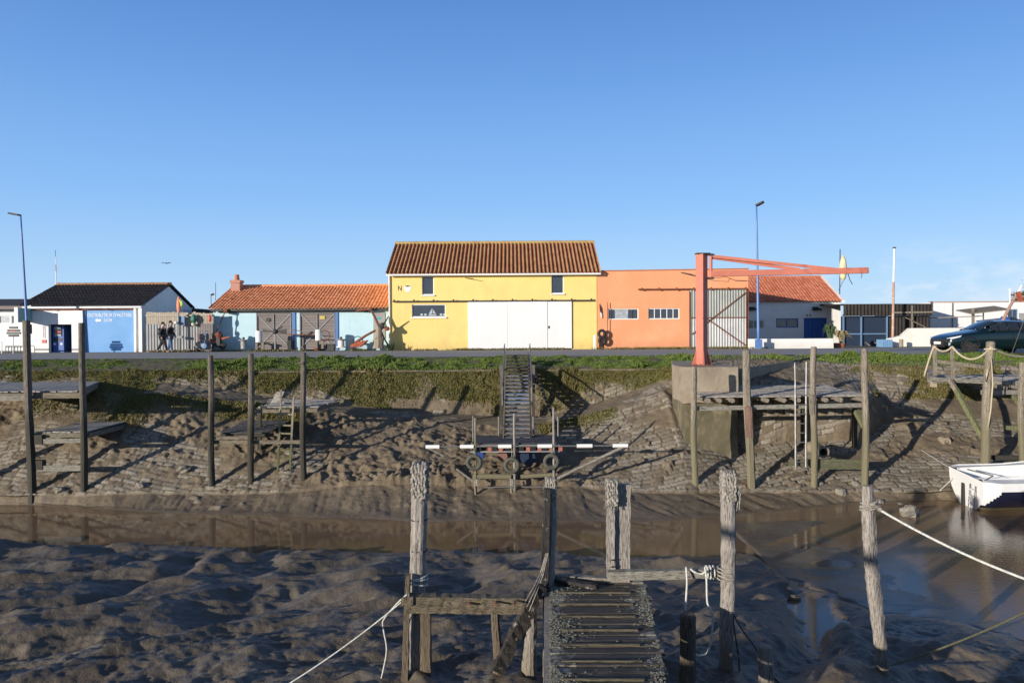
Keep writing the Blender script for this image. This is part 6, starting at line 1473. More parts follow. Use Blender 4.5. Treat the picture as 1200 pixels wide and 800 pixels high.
for y in (472,485,498,507.5,517,527,537):
    k=(y-457)/95;m=MB();m.beam(P(329.5-4*k,y,24-.7*k),P(344.5-4.5*k,y+.4,24-.7*k),.04,.05);m.build('rung',MT['ladder_w'],t)
# ---- jetty C (right of the crane block) ----
Y=23.0
jC=thing('jetty',(PX(915,Y),Y,-3.7),'wide pale wooden jetty on four posts beside the concrete block','jetty')
pile(jC,815.5,570,813.5,430,Y,7.2,MT['post_pale'],21);pile(jC,880.5,572,874.5,411,Y,9.0,MT['post_pale'],22);pile(jC,953.5,569,953.5,407,Y,7.5,MT['post_pale'],23);pile(jC,1013,577,1013,409,Y,7.5,MT['post_pale'],24)
m=MB();post_mb(m,P(878.6,512,Y-.02),P(876.8,477,Y-.02),.125,.125,3,bend=0);m.build('rusty_sleeve',M_('reddish_stained_wood',(.20,.12,.09),(.12,.075,.06),4,.9,.3,(4,4,.5)),jC)
z=PZ(465.0,23.3,915)
m=deck_mb(PX(820,23.3),PX(1016,23.3),23.3,26.2,z,.10,.15,'x',seed=14);m.build('deck',MT['deck'],jC)
m=MB();m.beam((PX(816,23.2),23.10,PZ(478,23.2,816)),(PX(1014,23.2),23.10,PZ(474,23.2,1014)),.08,.13,n=6,wob=.003);m.build('front_beam',MT['beam_grey'],jC)
m=MB();m.beam((PX(820,23.2),25.8,z-.1),(PX(1014,23.2),25.8,z-.05),.1,.15);m.build('edge_board',MT['beam_x'],jC)
for k,a in enumerate((828,841,856,868,889,896,916,933,946,965,982,998,1008)):
    if a in (868,889,946,998): continue
    m=MB();x=PX(a,23.2);m.tube([(x,23.0,z-.075),(x,26.0,z-.06)],.072,9,wob=.05,seed=k);m.build('joist',MT['post_pale'],jC)
m=MB();m.beam((PX(951,Y),Y-.02,PZ(485,Y,950)),(PX(950,Y),Y-.02,PZ(462,Y,950)),.10,.12);m.build('cleat',MT['post_pale'],jC)
m=MB();m.beam((PX(925,23.1),23.12,PZ(542,23.1,940)),(PX(951,23.1),23.12,PZ(542,23.1,940)),.06,.20);m.beam((PX(956,23.1),23.1,PZ(543.5,23.1,980)),(PX(1011,23.1),23.1,PZ(544,23.1,980)),.07,.30);m.build('low_plank',MT['beam_grey'] if 0 else wood('greenish_plank',(.15,.15,.085),(.09,.09,.05),st=(.5,6,6)),jC)
m=MB();m.beam(P(1013,500,Y+.05),P(1003,482,Y+.5),.12,.14);m.build('green_brace',MT['post_green'],jC)
for a in (835,940,1000):
    x=PX(a,25.3);m=MB();m.tube([(x,25.2,bankz(x,24.8)-.6),(x,25.2,z-.12)],.09,9,wob=.05,seed=a);m.build('rear_post',MT['post_dark'],jC)
pp=thing('concrete_pipe',P(965,529.5,23.6),'short round concrete drain pipe resting above the low plank','pipe')
m=MB();c=Vector(P(965,529.5,23.4));m.tube([c,c+Vector((.05,.1,0))],.001,4) if 0 else None
m.lathe((c.x,c.y,c.z),[(.115,0),(.185,0),(.185,1.0),(.115,1.0)],20,'y');m.f.pop();m.f.pop();o=m.build('pipe_shell',MT['concrete'],pp)
m=MB();m.lathe((c.x,c.y+.25,c.z),[(0,0),(.114,0),(.114,.02),(0,.02)],16,'y');m.build('pipe_bore',MT['black'],pp)
t=thing('ladder',P(938,548,23.05),'pale metal ladder rising above the deck of the wide right jetty','ladder')
for (a,b,c,d) in ((931.5,425,932.5,548),(945,424,944.5,547)):
    m=MB();m.tube([P(a,b,23.02),P(a*.5+c*.5,450,23.0)],.022,7);m.tube([P(a*.5+c*.5,450,23.0),P(c,d,22.95)],.032,7);m.build('rail',MT['steel_galv'],t)
for y in (463,474,485,496,507,518,530,541):
    m=MB();m.tube([P(932.3,y,22.97),P(944.6,y,22.97)],.018,6);m.build('rung',MT['steel_galv'],t)
# ---- gangway D (far right) ----
Y=24.2
jD=thing('jetty',(PX(1160,Y),Y,-3.5),'raised walkway jetty with rope handrail and green braces at the right edge','jetty')
pile(jD,1153,546,1161,401,23.3,10.5,MT['post_pale'],31);pile(jD,1199,542,1198,425,23.3,7,MT['post_pale'],32)
z=PZ(448.5,24.6,1140)
x0_=PX(1090,26.5);m=deck_mb(PX(1092,24.8),PX(1330,24.8),24.8,27.4,z,.06,.15,'x',skew=1.35,seed=17);m.build('deck',MT['deck'],jD)
m=MB();m.beam((PX(1091,24.7),24.72,PZ(444,24.7,1095)),(PX(1330,24.7),24.72,PZ(456,24.7,1260)-.02),.07,.13);m.beam((PX(1150,24.0),24.0,PZ(459.5,24,1160)),(PX(1330,24),24.0,PZ(459.5,24,1200)),.07,.14);m.build('edge_beam',MT['beam_grey'],jD)
for a in (1176,1192,1208): 
    m=MB();x=PX(a,24.1);m.tube([(x,23.98,PZ(454,24.1,a)),(x,27,PZ(454,24.1,a)+.04)],.06,8,wob=.05,seed=a);m.build('joist',MT['post_pale'],jD)
m=MB();m.beam(P(1088,437,27),P(1094,448,24.9),.2,.3);m.build('abutment',MT['concrete'],jD)
for a,yt,yb in ((1096,404,440),(1117,405.5,446)):
    m=MB();m.beam(P(a,yb,24.9),P(a-1 if a<1100 else a-1.5,yt,24.9),.085,.085,n=4,wob=.004);m.build('rail_post',MT['post_pale'],jD)
m=MB();m.beam(P(1096,423,24.9),P(1152,430,24.9),.05,.11);m.build('rail_board',MT['post_pale'],jD)
m=MB();m.beam(P(1113,445,24.6),P(1124,463,24.3),.11,.12);m.build('brace_top',MT['post_pale'],jD)
m=MB();m.beam(P(1120,456,24.35),P(1152,513,23.45),.12,.13,n=5,wob=.005);m.build('green_brace',MT['post_green'],jD)
m=MB();m.beam(P(1188,464,23.9),P(1199,478,23.4),.12,.12);m.beam(P(1180,501,23.4),P(1201,501,23.4),.10,.12);m.build('green_strut',MT['post_green'],jD)
m=MB();m.beam(P(1163,536,23.6),P(1200,536,23.6),.12,.14);m.build('low_beam',MT['post_dark'],jD)
def sag(a,b,d,n=14):
    a=Vector(a);b=Vector(b);return [a.lerp(b,i/n)-Vector((0,0,4*d*(i/n)*(1-i/n))) for i in range(n+1)]
rp=MB();A=P(1094.5,405.5,24.85);B=P(1116,406,24.85);Cc=P(1161,407,23.15);D_=P(1225,412,24.6)
pts=sag(A,B,.16)[:-1]+sag(B,Cc,.38,20)[:-1]+sag(Cc,D_,.22,18);rp.tube(pts,.032,8)
rp.tube([A]+sag(A,P(1083,441,25.3),-.05,6)[1:],.03,8)
o=rp.build('handrail_rope',MT['rope_tan'],smooth=True);tag(o,'thick tan rope slung in loops between the walkway posts','rope')
rp=MB();rp.tube([P(1157,432,23.2),P(1155.5,447,23.2),P(1162,420,23.12),P(1163.5,450,23.1),P(1161,480,23.1),P(1158,500,23.15)],.022,7);rp.torus(P(1160.5,409,23.3),.15,.03,'z',16,6)
o=rp.build('hanging_rope',MT['rope_tan'],smooth=True);tag(o,'pale rope hanging down the tall right walkway post','rope')
rp=MB();rp.tube(sag(P(1203,366,23.2),P(1174,445,24.6),.02),.009,5);o=rp.build('stay_wire',MT['steel_galv']);tag(o,'thin slanting wire crossing in front of the parked car','wire')

# ======== sailing boat ========
def boat():
    X0=PX(1150,21.3);Yc_=21.9;zw=-4.0;L=6.4
    t=thing('sailing_boat',(X0,Yc_,zw),'white sailing boat with navy hull side moored at the right edge','boat')
    ns=132;rows=[]
    def hull(s,k):  # s 0 stern ->1 bow ; k 0..1 keel->gunwale
        b=1.02*min(1,(s*5+.80))**.6*(1-max(0,(s-.45)/.55)**2.2) if s>0 else .82
        sheer=.86+.10*(2*s-.6)**2+ .42*max(0,s-.25)
        z=-.28+ (sheer+.28)*k
        wdt=b*(math.sin(min(1,k*1.25)*PI/2)**.75)
        return wdt,z
    K=40;V=[];
    for i in range(ns+1):
        s=i/ns
        for j in range(-K,K+1):
            k=abs(j)/K;w,z=hull(s,k);rake=-.10*(k) if i==0 else 0
            V.append((X0+s*L+(rake if i==0 else 0)+(.5*k*s**4),Yc_+w*(1 if j>0 else -1),zw+z))
    N=2*K+1;white=[];navy=[];red=[]
    for i in range(ns):
        for j in range(2*K):
            f=(i*N+j,(i+1)*N+j,(i+1)*N+j+1,i*N+j+1);k=(abs(j-K+.5))/K
            s=(i+.5)/ns;lo=.42;hi=.80 if s>.05 else (.33+.47*(s/.05)**.8)
            if k<.33: white.append(f) if False else red.append(f)
            elif k<hi: navy.append(f)
            else: white.append(f)
    def sub(fs,name,mt,extra=None,par=t):
        u=sorted({q for f in fs for q in f});mp={q:n for n,q in enumerate(u)};m=MB();m.v=[V[q] for q in u];m.f=[tuple(mp[q] for q in f) for f in fs]
        return m.build(name,mt,par,smooth=True)
    gel=M_('white_gelcoat',(.80,.80,.78),(.74,.74,.72),2,.25,.01,coat=.4,c3=(.60,.60,.56),s3=3,m3=(.6,.85))
    nav=M_('navy_gelcoat',(.012,.016,.04),(.010,.013,.033),2,.25,.01,coat=.4)
    sub(white,'topside',gel);sub(navy,'navy_band',nav);sub(red,'bottom',M_('antifouling',(.16,.13,.06),(.10,.09,.05),4,.8,.1))
    tr=[j for j in range(N)];m=MB();m.v=[V[q] for q in tr];m.f=[tuple(range(N))];m.build('transom',gel,t)
    # deck with cockpit well
    def edge_(i,ins,dz=-.02):
        w,z=hull(i/ns,1);return (X0+i/ns*L+.5*(i/ns)**4,max(0,w-ins),zw+z+dz)
    m=MB();VV=[];ck=[]
    for i in range(ns+1):
        x,w,z=edge_(i,0);wi=min(w*.62,.62)
        VV+=[(x,Yc_-w,z),(x,Yc_-wi,z+.03),(x,Yc_+wi,z+.03),(x,Yc_+w,z)]
    Fq=[]
    for i in range(ns):
        for k in range(3):
            if k==1 and i<54: continue
            Fq.append((4*i+k,4*i+4+k,4*i+5+k,4*i+1+k))
    m.add(VV,Fq);m.build('deck',gel,t)
    x,w,z=edge_(0,0);x9=X0+54/ns*L;zf=zw+.28
    m=MB();wi=.61
    m.add([(X0+.02,Yc_-wi,zf),(x9,Yc_-wi,zf),(x9,Yc_+wi,zf),(X0+.02,Yc_+wi,zf),(X0+.02,Yc_-wi,z+.03),(x9,Yc_-wi,z+.04),(x9,Yc_+wi,z+.04),(X0+.02,Yc_+wi,z+.03)],[(0,1,2,3),(0,1,5,4),(2,3,7,6),(1,2,6,5)])
    for sy in (-1,1): m.box(X0+.1,x9,Yc_+sy*.45-.15,Yc_+sy*.45+.15,zf+.28,zf+.32)
    m.build('cockpit',gel,t)
    m=MB();xa=x9;xb=X0+L*.74;zc=z+.02
    m.hexa([(xa,Yc_-.6,zc),(xb,Yc_-.38,zc+.05),(xb,Yc_+.38,zc+.05),(xa,Yc_+.6,zc),(xa+.15,Yc_-.48,zc+.42),(xb-.35,Yc_-.30,zc+.32),(xb-.35,Yc_+.30,zc+.32),(xa+.15,Yc_+.48,zc+.42)]);m.build('cabin',gel,t,bevel=.04)
    m=MB();m.hexa([(xa+.4,Yc_-.60,zc+.15),(xa+1.3,Yc_-.53,zc+.16),(xa+1.3,Yc_-.5,zc+.16),(xa+.4,Yc_-.5,zc+.15),(xa+.4,Yc_-.565,zc+.28),(xa+1.25,Yc_-.50,zc+.27),(xa+1.25,Yc_-.4,zc+.27),(xa+.4,Yc_-.4,zc+.28)]);m.build('cabin_window',MT['glass'],t)
    m=MB();m.tube([(X0+L*.52,Yc_,zc+.3),(X0+L*.52,Yc_,zc+7.5)],.05,10);m.build('mast',MT['steel_galv'],t)
    m=MB();m.tube([(x9-.05,Yc_-.52,zc+.0),(x9-.05,Yc_-.52,zc+.32),(x9-.05,Yc_-.2,zc+.34)],.02,6);m.build('grab_rail',MT['steel_galv'],t)
    # stern ladder
    for dy in (-.30,-.05):
        m=MB();m.tube([(X0-.14,Yc_+dy-.25,zw+.70),(X0-.17,Yc_+dy-.25,zw+.05)],.015,6);m.build('ladder_rail',MT['steel_galv'],t)
    for k in range(3):
        m=MB();m.box(X0-.19,X0-.14,Yc_-.55,Yc_-.30,zw+.15+.2*k,zw+.18+.2*k);m.build('ladder_step',gel,t)
    m=MB();m.box(X0-.11,X0-.07,Yc_+.05,Yc_+.17,zw-.1,zw+.60);m.build('rudder',MT['steel_dark'],t)
    m=MB();m.box(X0+.12,X0+.34,Yc_-.75,Yc_-.68,zw+.50,zw+.55);m.build('wooden_step',M_('teak',(.35,.13,.06),None,4,.6,.1),t)
    m=MB();m.tube([(X0+.2,Yc_-.1,zf+.45),(X0+1.3,Yc_-.35,zf+.50)],.022,6);m.build('tiller',M_('brown_varnish',(.18,.10,.06),None,4,.4,.05),t)
    m=MB();m.tube([(X0+.02,Yc_-.70,z+.02),(X0+.35,Yc_-.55,z+.10),(X0+.02,Yc_+.1,z+.12)],.02,6);m.build('outboard_bracket',MT['steel_galv'],t);return t
bt_=boat()
bt_.rotation_euler=(.09,-.035,0);bt_.location.z+=.05
for k,(a,ya,b,yb,Ya_,Yb_2,s,l) in enumerate([(1080,527,1121,552,25.0,22.4,.02,'thin white mooring line from the bank to the boat stern'),(1098,577,1120,556,22.8,22.4,.02,'short pale line from the bank foot to the boat stern')]):
    m=MB();m.tube(sag(P(a,ya,Ya_),P(b,yb,Yb_2),s),.010,6);o=m.build('mooring_line',MT['rope_white']);tag(o,l,'rope')
# pipe outlets in the revetment
for px,py,l in ((1109,519,'small grey stone drain outlet in the bank left of the boat'),(1035,480,'dark little drain hole in the shaded upper bank')):
    q=[(abs(BX[i,j]/BYd[i,j]*900+600-px)+abs(0)) for i in (0,) for j in (0,)]
    # locate on the bank by marching down the bank column nearest this direction
    best=None
    for j in range(0,len(XS),3):
        X_=XS[j];Yv=BYd[:,j];Zv=BZd[:,j];cxp=600+900*X_/Yv;cyp=387-.0061*(cxp-600)+900*(CZ-Zv)/Yv
        d_=np.hypot(cxp-px,cyp-py);i=int(np.argmin(d_))
        if best is None or d_[i]<best[0]: best=(d_[i],X_,Yv[i],Zv[i])
    _,X_,Y_,Z_=best;m=MB();m.lathe((X_,Y_-.02,Z_+.02),[(.07,0),(.15,0),(.16,.3),(.07,.3)],14,'y');m.f=m.f[:-2];m.lathe((X_,Y_+.03,Z_+.02),[(0,0),(.08,0),(.08,.02),(0,.02)],10,'y')
    o=m.build('drain_outlet',MT['concrete']);tag(o,l,'drain')
# ---------------- foreground timber ----------------
YF=10.5
def fpost(name,label,px0,py0,px1,py1,w0,w1,mat,seed,Y=YF,deep=.9,seg=20,flat=None,n=40,cat='post',gro=.10,wob=.03,bend=.02):
    b=Vector(P(px0,py0,Y));t=Vector(P(px1,py1,Y));b=b+(b-t).normalized()*deep;th=thing(name,b,label,cat)
    m=MB();post_mb(m,b,t,w0/900*Y/2,w1/900*Y/2,seed,seg,n,gro,wob,bend);m.build('timber',mat,th);return th
def braid(th,px,py,Y,r,h,name='rope_cap',mat=None,seed=0,over=True,hang=0):
    """old thick rope draped over and lashed round a post top"""
    c=Vector(P(px,py,Y));rn=random.Random(seed);m=MB()
    for s in range(5):
        off=(s-2)*r*.40;pts=[];N=34;ph=rn.uniform(0,6)
        for i in range(N+1):
            k=i/N
            if k<.42: q=k/.42;p=Vector((off,-r*1.05,-h*(1-q)))
            elif k<.58: q=(k-.42)/.16;a=PI*q;p=Vector((off,-r*1.05*math.cos(a),r*.55*math.sin(a)))
            else: q=(k-.58)/.42;p=Vector((off,r*1.05,-h*.8*q))
            p+=Vector((math.sin(k*40+ph)*r*.10,math.cos(k*40+ph)*r*.06,0));pts.append(c+p)
        m.tube(pts,[r*.19*(1+.5*abs(math.sin(i*1.3+s*1.7))) for i in range(N+1)],6,wob=.25,seed=s+seed)
    for s in range(int(h/.07)):
        z=-.05-s*.07-rn.uniform(0,.02);pts=[(c.x+math.cos(a)*r*1.10,c.y+math.sin(a)*r*1.10,c.z+z+.02*math.sin(a*5+s)) for a in np.linspace(0,2*PI,20)[:-1]]
        m.tube(pts,r*.15,5,closed=True,wob=.3,seed=s)
    # frayed fibres
    for s in range(90):
        a=rn.uniform(0,2*PI);z=-rn.uniform(0,h*1.1);p=c+Vector((math.cos(a)*r*1.15,math.sin(a)*r*1.15,z));q=p+Vector((math.cos(a)*rn.uniform(.01,.04),math.sin(a)*.02,-rn.uniform(.01,.09)));m.tube([p,q],[.006,.002],3)
    o=m.build(name,mat or MT['rope_old'],th)
    if hang:
        h2=MB()
        for s in range(12):
            a=rn.uniform(-.6,.6);p=c+Vector((r*1.1,-r*.4+a*r,-h*.5));q=p+Vector((rn.uniform(.0,.05),rn.uniform(-.02,.02),-hang*rn.uniform(.5,1)));h2.tube([p,(p+q)/2+Vector((.03,0,.02)),q],[.014,.012,.004],5,wob=.3,seed=s)
        h2.build('rope_tail',mat or MT['rope_old'],o)
    return o
# A : tall post on the left
YA=10.3
pa=fpost('mooring_post','tall round mooring post capped with grey rope, left of the walkway',490.5,700,492,549,19,18.5,MT['post_fg'],51,YA,1.9)
braid(pa,492,547,YA,.100,.40,seed=1)
m=MB();c=Vector(P(491,608,YA));m.torus((c.x,c.y,c.z),.112,.010,'z',20,6);c=Vector(P(491,644,YA));m.torus((c.x,c.y,c.z),.112,.010,'z',20,6);m.build('iron_band',MT['steel_dark'],pa)
m=MB()
for k,py in enumerate((675,679,684)):
    c=Vector(P(490,py,YA));pts=[(c.x+math.cos(a)*.13,c.y+math.sin(a)*.13,c.z+.03*math.cos(a+k)) for a in np.linspace(0,2*PI,20)[:-1]];m.tube(pts,.011,6,closed=True)
m.build('white_lashing',MT['rope_white'],pa)
# frame: twin plank post + cross beam + short stakes
fr_=thing('beam_trestle',P(480,800,10.2),'old timber frame with yellow lichened crossbeam joining posts left of the walkway','frame')
m=MB();m.beam(P(473,840,10.1),P(478,673,10.1),.09,.10,n=14,wob=.004,w2=.06);m.build('post',MT['post_fg_brown'],fr_)
m=MB();m.beam(P(499,840,10.25),P(499,716,10.25),.14,.16,n=10,wob=.006);m.build('post',MT['post_fg_brown'],fr_)
m=MB();m.beam(P(474,706,10.05),P(616,708,10.3),.17,.215,n=24,wob=.007);m.build('crossbeam',MT['beam_lich'],fr_)
m=MB();m.beam(P(470,703,10.0),P(484,703,10.0),.10,.10,n=3,wob=.01);m.build('beam_end',MT['post_fg_brown'],fr_)
m=MB();post_mb(m,P(581,850,10.2),P(580,718,10.2),.066,.056,5,n=16,gro=.2);m.build('stake',MT['post_fg_brown'],fr_)
for a in (551,581,603):
    m=MB();c=Vector(P(a,704,10.15));m.tube([c+Vector((0,-.15,0)),c+Vector((0,.0,0))],.014,6);m.build('bolt',MT['rust'],fr_)
m=MB();m.beam(P(582,786,10.1),P(634,684,10.35),.11,.17,n=18,wob=.02);m.build('rotten_brace',MT['tar'],fr_)
m=MB();post_mb(m,P(622,860,10.15),P(621,702,10.35),.10,.095,8,n=16,gro=.08,bend=.01);m.build('round_post',MT['post_fg'],fr_)
# tarred plank post with rope cap
pb=thing('mooring_post',P(640,800,10.7),'slim post with tarred left face and rope cap at the walkway corner','post')
m=MB();m.beam(P(637,700,10.6),P(641.5,572,10.6),.115,.12,n=22,wob=.006,w2=.08);m.build('tarred_face',MT['tar'],pb)
m=MB();post_mb(m,P(646,712,10.75),P(645,566,10.75),.075,.062,9,n=20,gro=.12);m.build('timber',MT['post_fg'],pb)
braid(pb,645,563,10.75,.068,.26,seed=4)
m=MB();r=random.Random(3)
for k in range(3): m.tube([P(640+k*1.2,648,10.5),P(633+k*1.6,672+k,10.4),P(624+k*2,690+k*3,10.2),P(616+k*2,704+k*6,10.1)],.008,5)
m.build('rope_strand',MT['rope_old'],pb)
# walkway
wk=thing('walkway',P(700,800,9),'dark plank walkway crusted with pale lichen reaching out over the mud','walkway')
zw_=Pz(0,0,0) and None
YW1=10.9;zw1=PZ(679,YW1,698);YW0=6.6;zw0=zw1-.02
xl=lambda y:np.interp(y,[YW0,YW1],[PX(642.5,YW1)+.06,PX(642.5,YW1)+.0]);xr=lambda y:np.interp(y,[YW0,YW1],[PX(755,YW1)-.20,PX(755,YW1)-.02])
# left edge follows the photograph: boards splay slightly towards the near end
xl=lambda y:PX(643,y)+.0 if y>YW0 else PX(643,YW0)
xr=lambda y:PX(752+ (YW1-y)/(YW1-7.7)*27,y)
def wk_mat():
    m,nt,b=_new('lichened_dark_planks');v=coords(nt,(.8,5,5));n=noise(nt,v,3,8,.65);n2=noise(nt,coords(nt),9,8,.75);n5=noise(nt,coords(nt,(1,1,1)),1.6,4)
    c=ramp(nt,n,[(.3,(.025,.021,.017)),(.55,(.062,.052,.042)),(.75,(.11,.097,.080))])
    sp=nd(nt,'ShaderNodeSeparateXYZ');nt.links.new(coords(nt),sp.inputs[0])
    e=math_(nt,'MULTIPLY',math_(nt,'ABSOLUTE',math_(nt,'ADD',sp.outputs[0],-.10)),.42)
    k=math_(nt,'ADD',math_(nt,'ADD',n2,e),math_(nt,'MULTIPLY',n5,.35))
    c=mix(nt,ramp(nt,k,[(.90,0),(.97,1)]),c,(.25,.235,.185))
    nt.links.new(c,b.inputs['Base Color']);b.inputs['Roughness'].default_value=.8;bump(nt,b,math_(nt,'ADD',n2,n),.9,.02);return m
MT['deck_wk']=wk_mat()
y=YW0;r=random.Random(21);k=0
while y<YW1-.1:
    w=.165;e=r.uniform(-.008,.008);a=xl(y);b=xr(y)+r.uniform(-.07,.05);z=zw1+e
    m=MB();nseg=10;V=[]
    for i in range(nseg+1):
        x=a+(b-a)*i/nseg;j=r.uniform(-.006,.006)
        V+=[(x,y+.012+r.uniform(-.004,.004),z-.035),(x,y+w-.012+r.uniform(-.004,.004),z-.035),(x,y+w-.012+j*.5,z+j*.4),(x,y+.012,z+j*.4+.004)]
    Fq=[(3,2,1,0),tuple(4*nseg+q for q in range(4))]
    for i in range(nseg):
        for q in range(4): Fq.append((4*i+q,4*i+(q+1)%4,4*i+4+(q+1)%4,4*i+4+q))
    m.add(V,Fq);m.build('plank',MT['deck_wk'] if 'deck_wk' in MT else MT['deck_wet'],wk);y+=w;k+=1
# battens nailed across
MT['batten']=wood('mossy_batten',(.16,.135,.08),(.09,.075,.045),st=(.5,6,6))
y=YW0+.3
while y<YW1-.4:
    m=MB();m.beam((xl(y)+.12,y,zw1+.012),(xr(y)-.22,y-.02,zw1+.012),.028,.022,n=8,wob=.002);m.build('batten',MT['batten'],wk);y+=.43
m=MB();m.beam(P(643,676,YW1+.02),P(752,683,YW1-.05),.12,.10,n=12,wob=.006);m.build('end_beam',MT['beam_grey'],wk)
m=MB();m.beam((PX(650,YW1-.2),YW1-.15,zw1+.05),(PX(697,YW1-.2),YW1-.38,zw1+.03),.10,.05,n=6,wob=.01);m.build('charred_board',MT['tar'],wk)
for s,f in ((0,xl),(1,xr)):
    m=MB();m.beam((f(YW0)-(.03 if s==0 else .12),YW0,zw1-.14),(f(YW1)-(.03 if s==0 else .12),YW1,zw1-.14),.09,.19,n=10,wob=.005);m.build('side_beam',MT['post_fg'] if s==0 else MT['post_fg_brown'],wk)
m=MB();m.beam(P(639.5,850,10.0),P(640.5,673,10.75),.09,.10,n=16,wob=.005);m.build('edge_post',MT['post_fg'],wk)
for x,yy in ((xl(10.5)+.1,10.5),(xr(10.5)-.2,10.5),(xr(8.4)-.2,8.4)):
    m=MB();post_mb(m,(x,yy,-4.4),(x,yy,zw1-.05),.09,.08,int(x*10),n=8);m.build('leg',MT['post_fg_brown'],wk)
# crusty lichen and barnacle patches on the boards
MT['lichen']=M_('pale_green_lichen',(.27,.26,.20),(.13,.125,.09),30,.95,.5)
m=MB();r=random.Random(31)
for k in range(3600):
    y=r.uniform(YW0+.8,YW1-.12);a=xl(y);b=xr(y);w=b-a
    u=abs(r.gauss(0,.13)) if r.random()<.62 else 1-abs(r.gauss(0,.07))
    if r.random()<.05:u=r.random()
    if not 0<u<1: continue
    if fbm(np.array(a*2+u*3.),np.array(y*3.),3,5)<-.10:continue
    x=a+u*w;s=.004+.022*r.random()**2.5;h=r.uniform(.002,.012)
    zc=zw1+.006
    n=5;an=r.uniform(0,6);V=[(x+s*math.cos(an+2*PI*q/n)*r.uniform(.6,1.2),y+s*math.sin(an+2*PI*q/n)*r.uniform(.6,1.2),zc) for q in range(n)]+[(x,y,zc+h)]
    m.add(V,[(q,(q+1)%n,n) for q in range(n)])
o=m.build('lichen_crust',MT['lichen'],wk,recalc=False);o['kind']='stuff'
# B : board post with rope clump
pc=thing('board_post',P(724,700,10.75),'wide squared grey post with a rope clump hooked on its left top corner','post')
m=MB();m.beam(P(726,705,10.8),P(727,567,10.8),.27,.12,up=(0,-1,0),n=20,wob=.004);m.build('timber',MT['post_fg'],pc)
m=MB();m.beam(P(715.5,676,10.72),P(715,583,10.72),.11,.10,n=12,wob=.006);m.build('side_batten',MT['post_fg'],pc)
braid(pc,717,566,10.70,.075,.30,seed=7)
m=MB();c=Vector(P(716,656,10.6))
for q in ((716,656),(716,664)): m.tube([Vector(P(q[0],q[1],10.6)),Vector(P(q[0],q[1],10.7))],.012,6)
m.build('bolt',MT['rust'],pc)
# beam from B to C
cb_=MB();cb_.beam(P(712,674,10.6),P(846,670.5,10.6),.11,.125,n=20,wob=.005);o=cb_.build('rail_beam',MT['beam_grey']);tag(o,'horizontal grey beam joining the squared post and the right rope capped post','beam')
# C
pd=fpost('mooring_post','tall pale squarish post with shaggy rope top, right of the walkway',850.5,815,852.5,555,15.5,18,MT['post_fg'],61,YF,.6,seg=14,n=50,gro=.12)
braid(pd,853.2,556,YF,.088,.34,seed=9,hang=.36)
m=MB();c=Vector(P(851,668,YF))
for k in range(4): m.torus((c.x,c.y,c.z-.05*k+.04),.115,.013,'z',18,6)
m.build('rope_turns',MT['rope_old'],pd)
# D , E stakes
pe=fpost('mooring_stub','short round topped stub post beside the walkway with white rope behind',805,830,806,721,19.5,19,MT['post_fg_brown'],71,9.9,.8,n=20,gro=.05,bend=.005)
pf=fpost('mooring_stub','short splintered stake, rightmost low post near the bottom edge',896,830,896,757,14.5,15,MT['post_fg'],81,9.8,.8,n=14,gro=.22)
# F leaning post
pg_=thing('mooring_post',P(1036,800,YF),'leaning knotty bare post on the right with a mooring line tied near its top','post')
m=MB();pl_=[(1040,830),(1034,780),(1029,730),(1024,690),(1020,650),(1018,610),(1016.5,569)];w=[11,12.5,14,14.5,14.5,14,12.5]
pts=[];rad=[]
for i in range(len(pl_)-1):
    for k in range(6):
        q=k/6;pts.append(Vector(P(pl_[i][0]*(1-q)+pl_[i+1][0]*q,pl_[i][1]*(1-q)+pl_[i+1][1]*q,YF)));rad.append((w[i]*(1-q)+w[i+1]*q)/900*YF/2*(1+random.uniform(-.05,.05)))
pts.append(Vector(P(*pl_[-1],YF)));rad.append(w[-1]/900*YF/2*.8);pts.insert(0,pts[0]-Vector((-.05,0,.7)));rad.insert(0,.06)
m.tube(pts,rad,16,wob=.05,seed=4,groove=.13);m.build('timber',MT['post_fg'],pg_)
m=MB();r=random.Random(6)
for k in range(5):
    c=Vector(P(1018,588+k*1.8,YF));pp_=[(c.x+math.cos(a)*(.10+.012*(k%2)),c.y+math.sin(a)*(.10+.012*(k%2)),c.z+.05*math.cos(a+.4)*(1 if k%2 else .3)) for a in np.linspace(0,2*PI,20)[:-1]]
    m.tube(pp_,.014,6,closed=True)
m.tube([P(1018,590,YF-.1),P(1024,591,YF-.12),P(1031,596,YF-.1)],.024,7);m.blob(P(1031,596.5,YF-.1),(.035,.035,.035),8,6);m.build('rope_knot',MT['rope_old'],pg_)
# lines
def rope(name,pts,r,mat,label,n=5):
    m=MB();m.tube(pts,r,7);o=m.build(name,mat,smooth=True);tag(o,label,'rope');return o
rope('mooring_rope',sag(P(1031,597,YF-.1),P(1215,683,9.2),.06,20),.017,MT['rope_white'],'pale mooring line running from the leaning post to the right edge')
rope('mooring_rope',sag(P(975,798,10.6),P(1215,710,11.5),.10,20),.016,MT['rope_green'],'greenish rope low over the mud crossing behind the leaning post')
rope('mooring_rope',sag(P(480,697,10.0),P(330,806,9.5),.05,16),.010,MT['rope_white'],'thin white line running down left from the tall left post')
def bez(pts,n=8):
    pts=[Vector(p) for p in pts];out=[]
    for i in range(len(pts)-1):
        p0=pts[max(i-1,0)];p1=pts[i];p2=pts[i+1];p3=pts[min(i+2,len(pts)-1)]
        for k in range(n):
            t=k/n;out.append(.5*((2*p1)+(p2-p0)*t+(2*p0-5*p1+4*p2-p3)*t*t+(3*p1-p0-3*p2+p3)*t**3))
    out.append(pts[-1]);return out
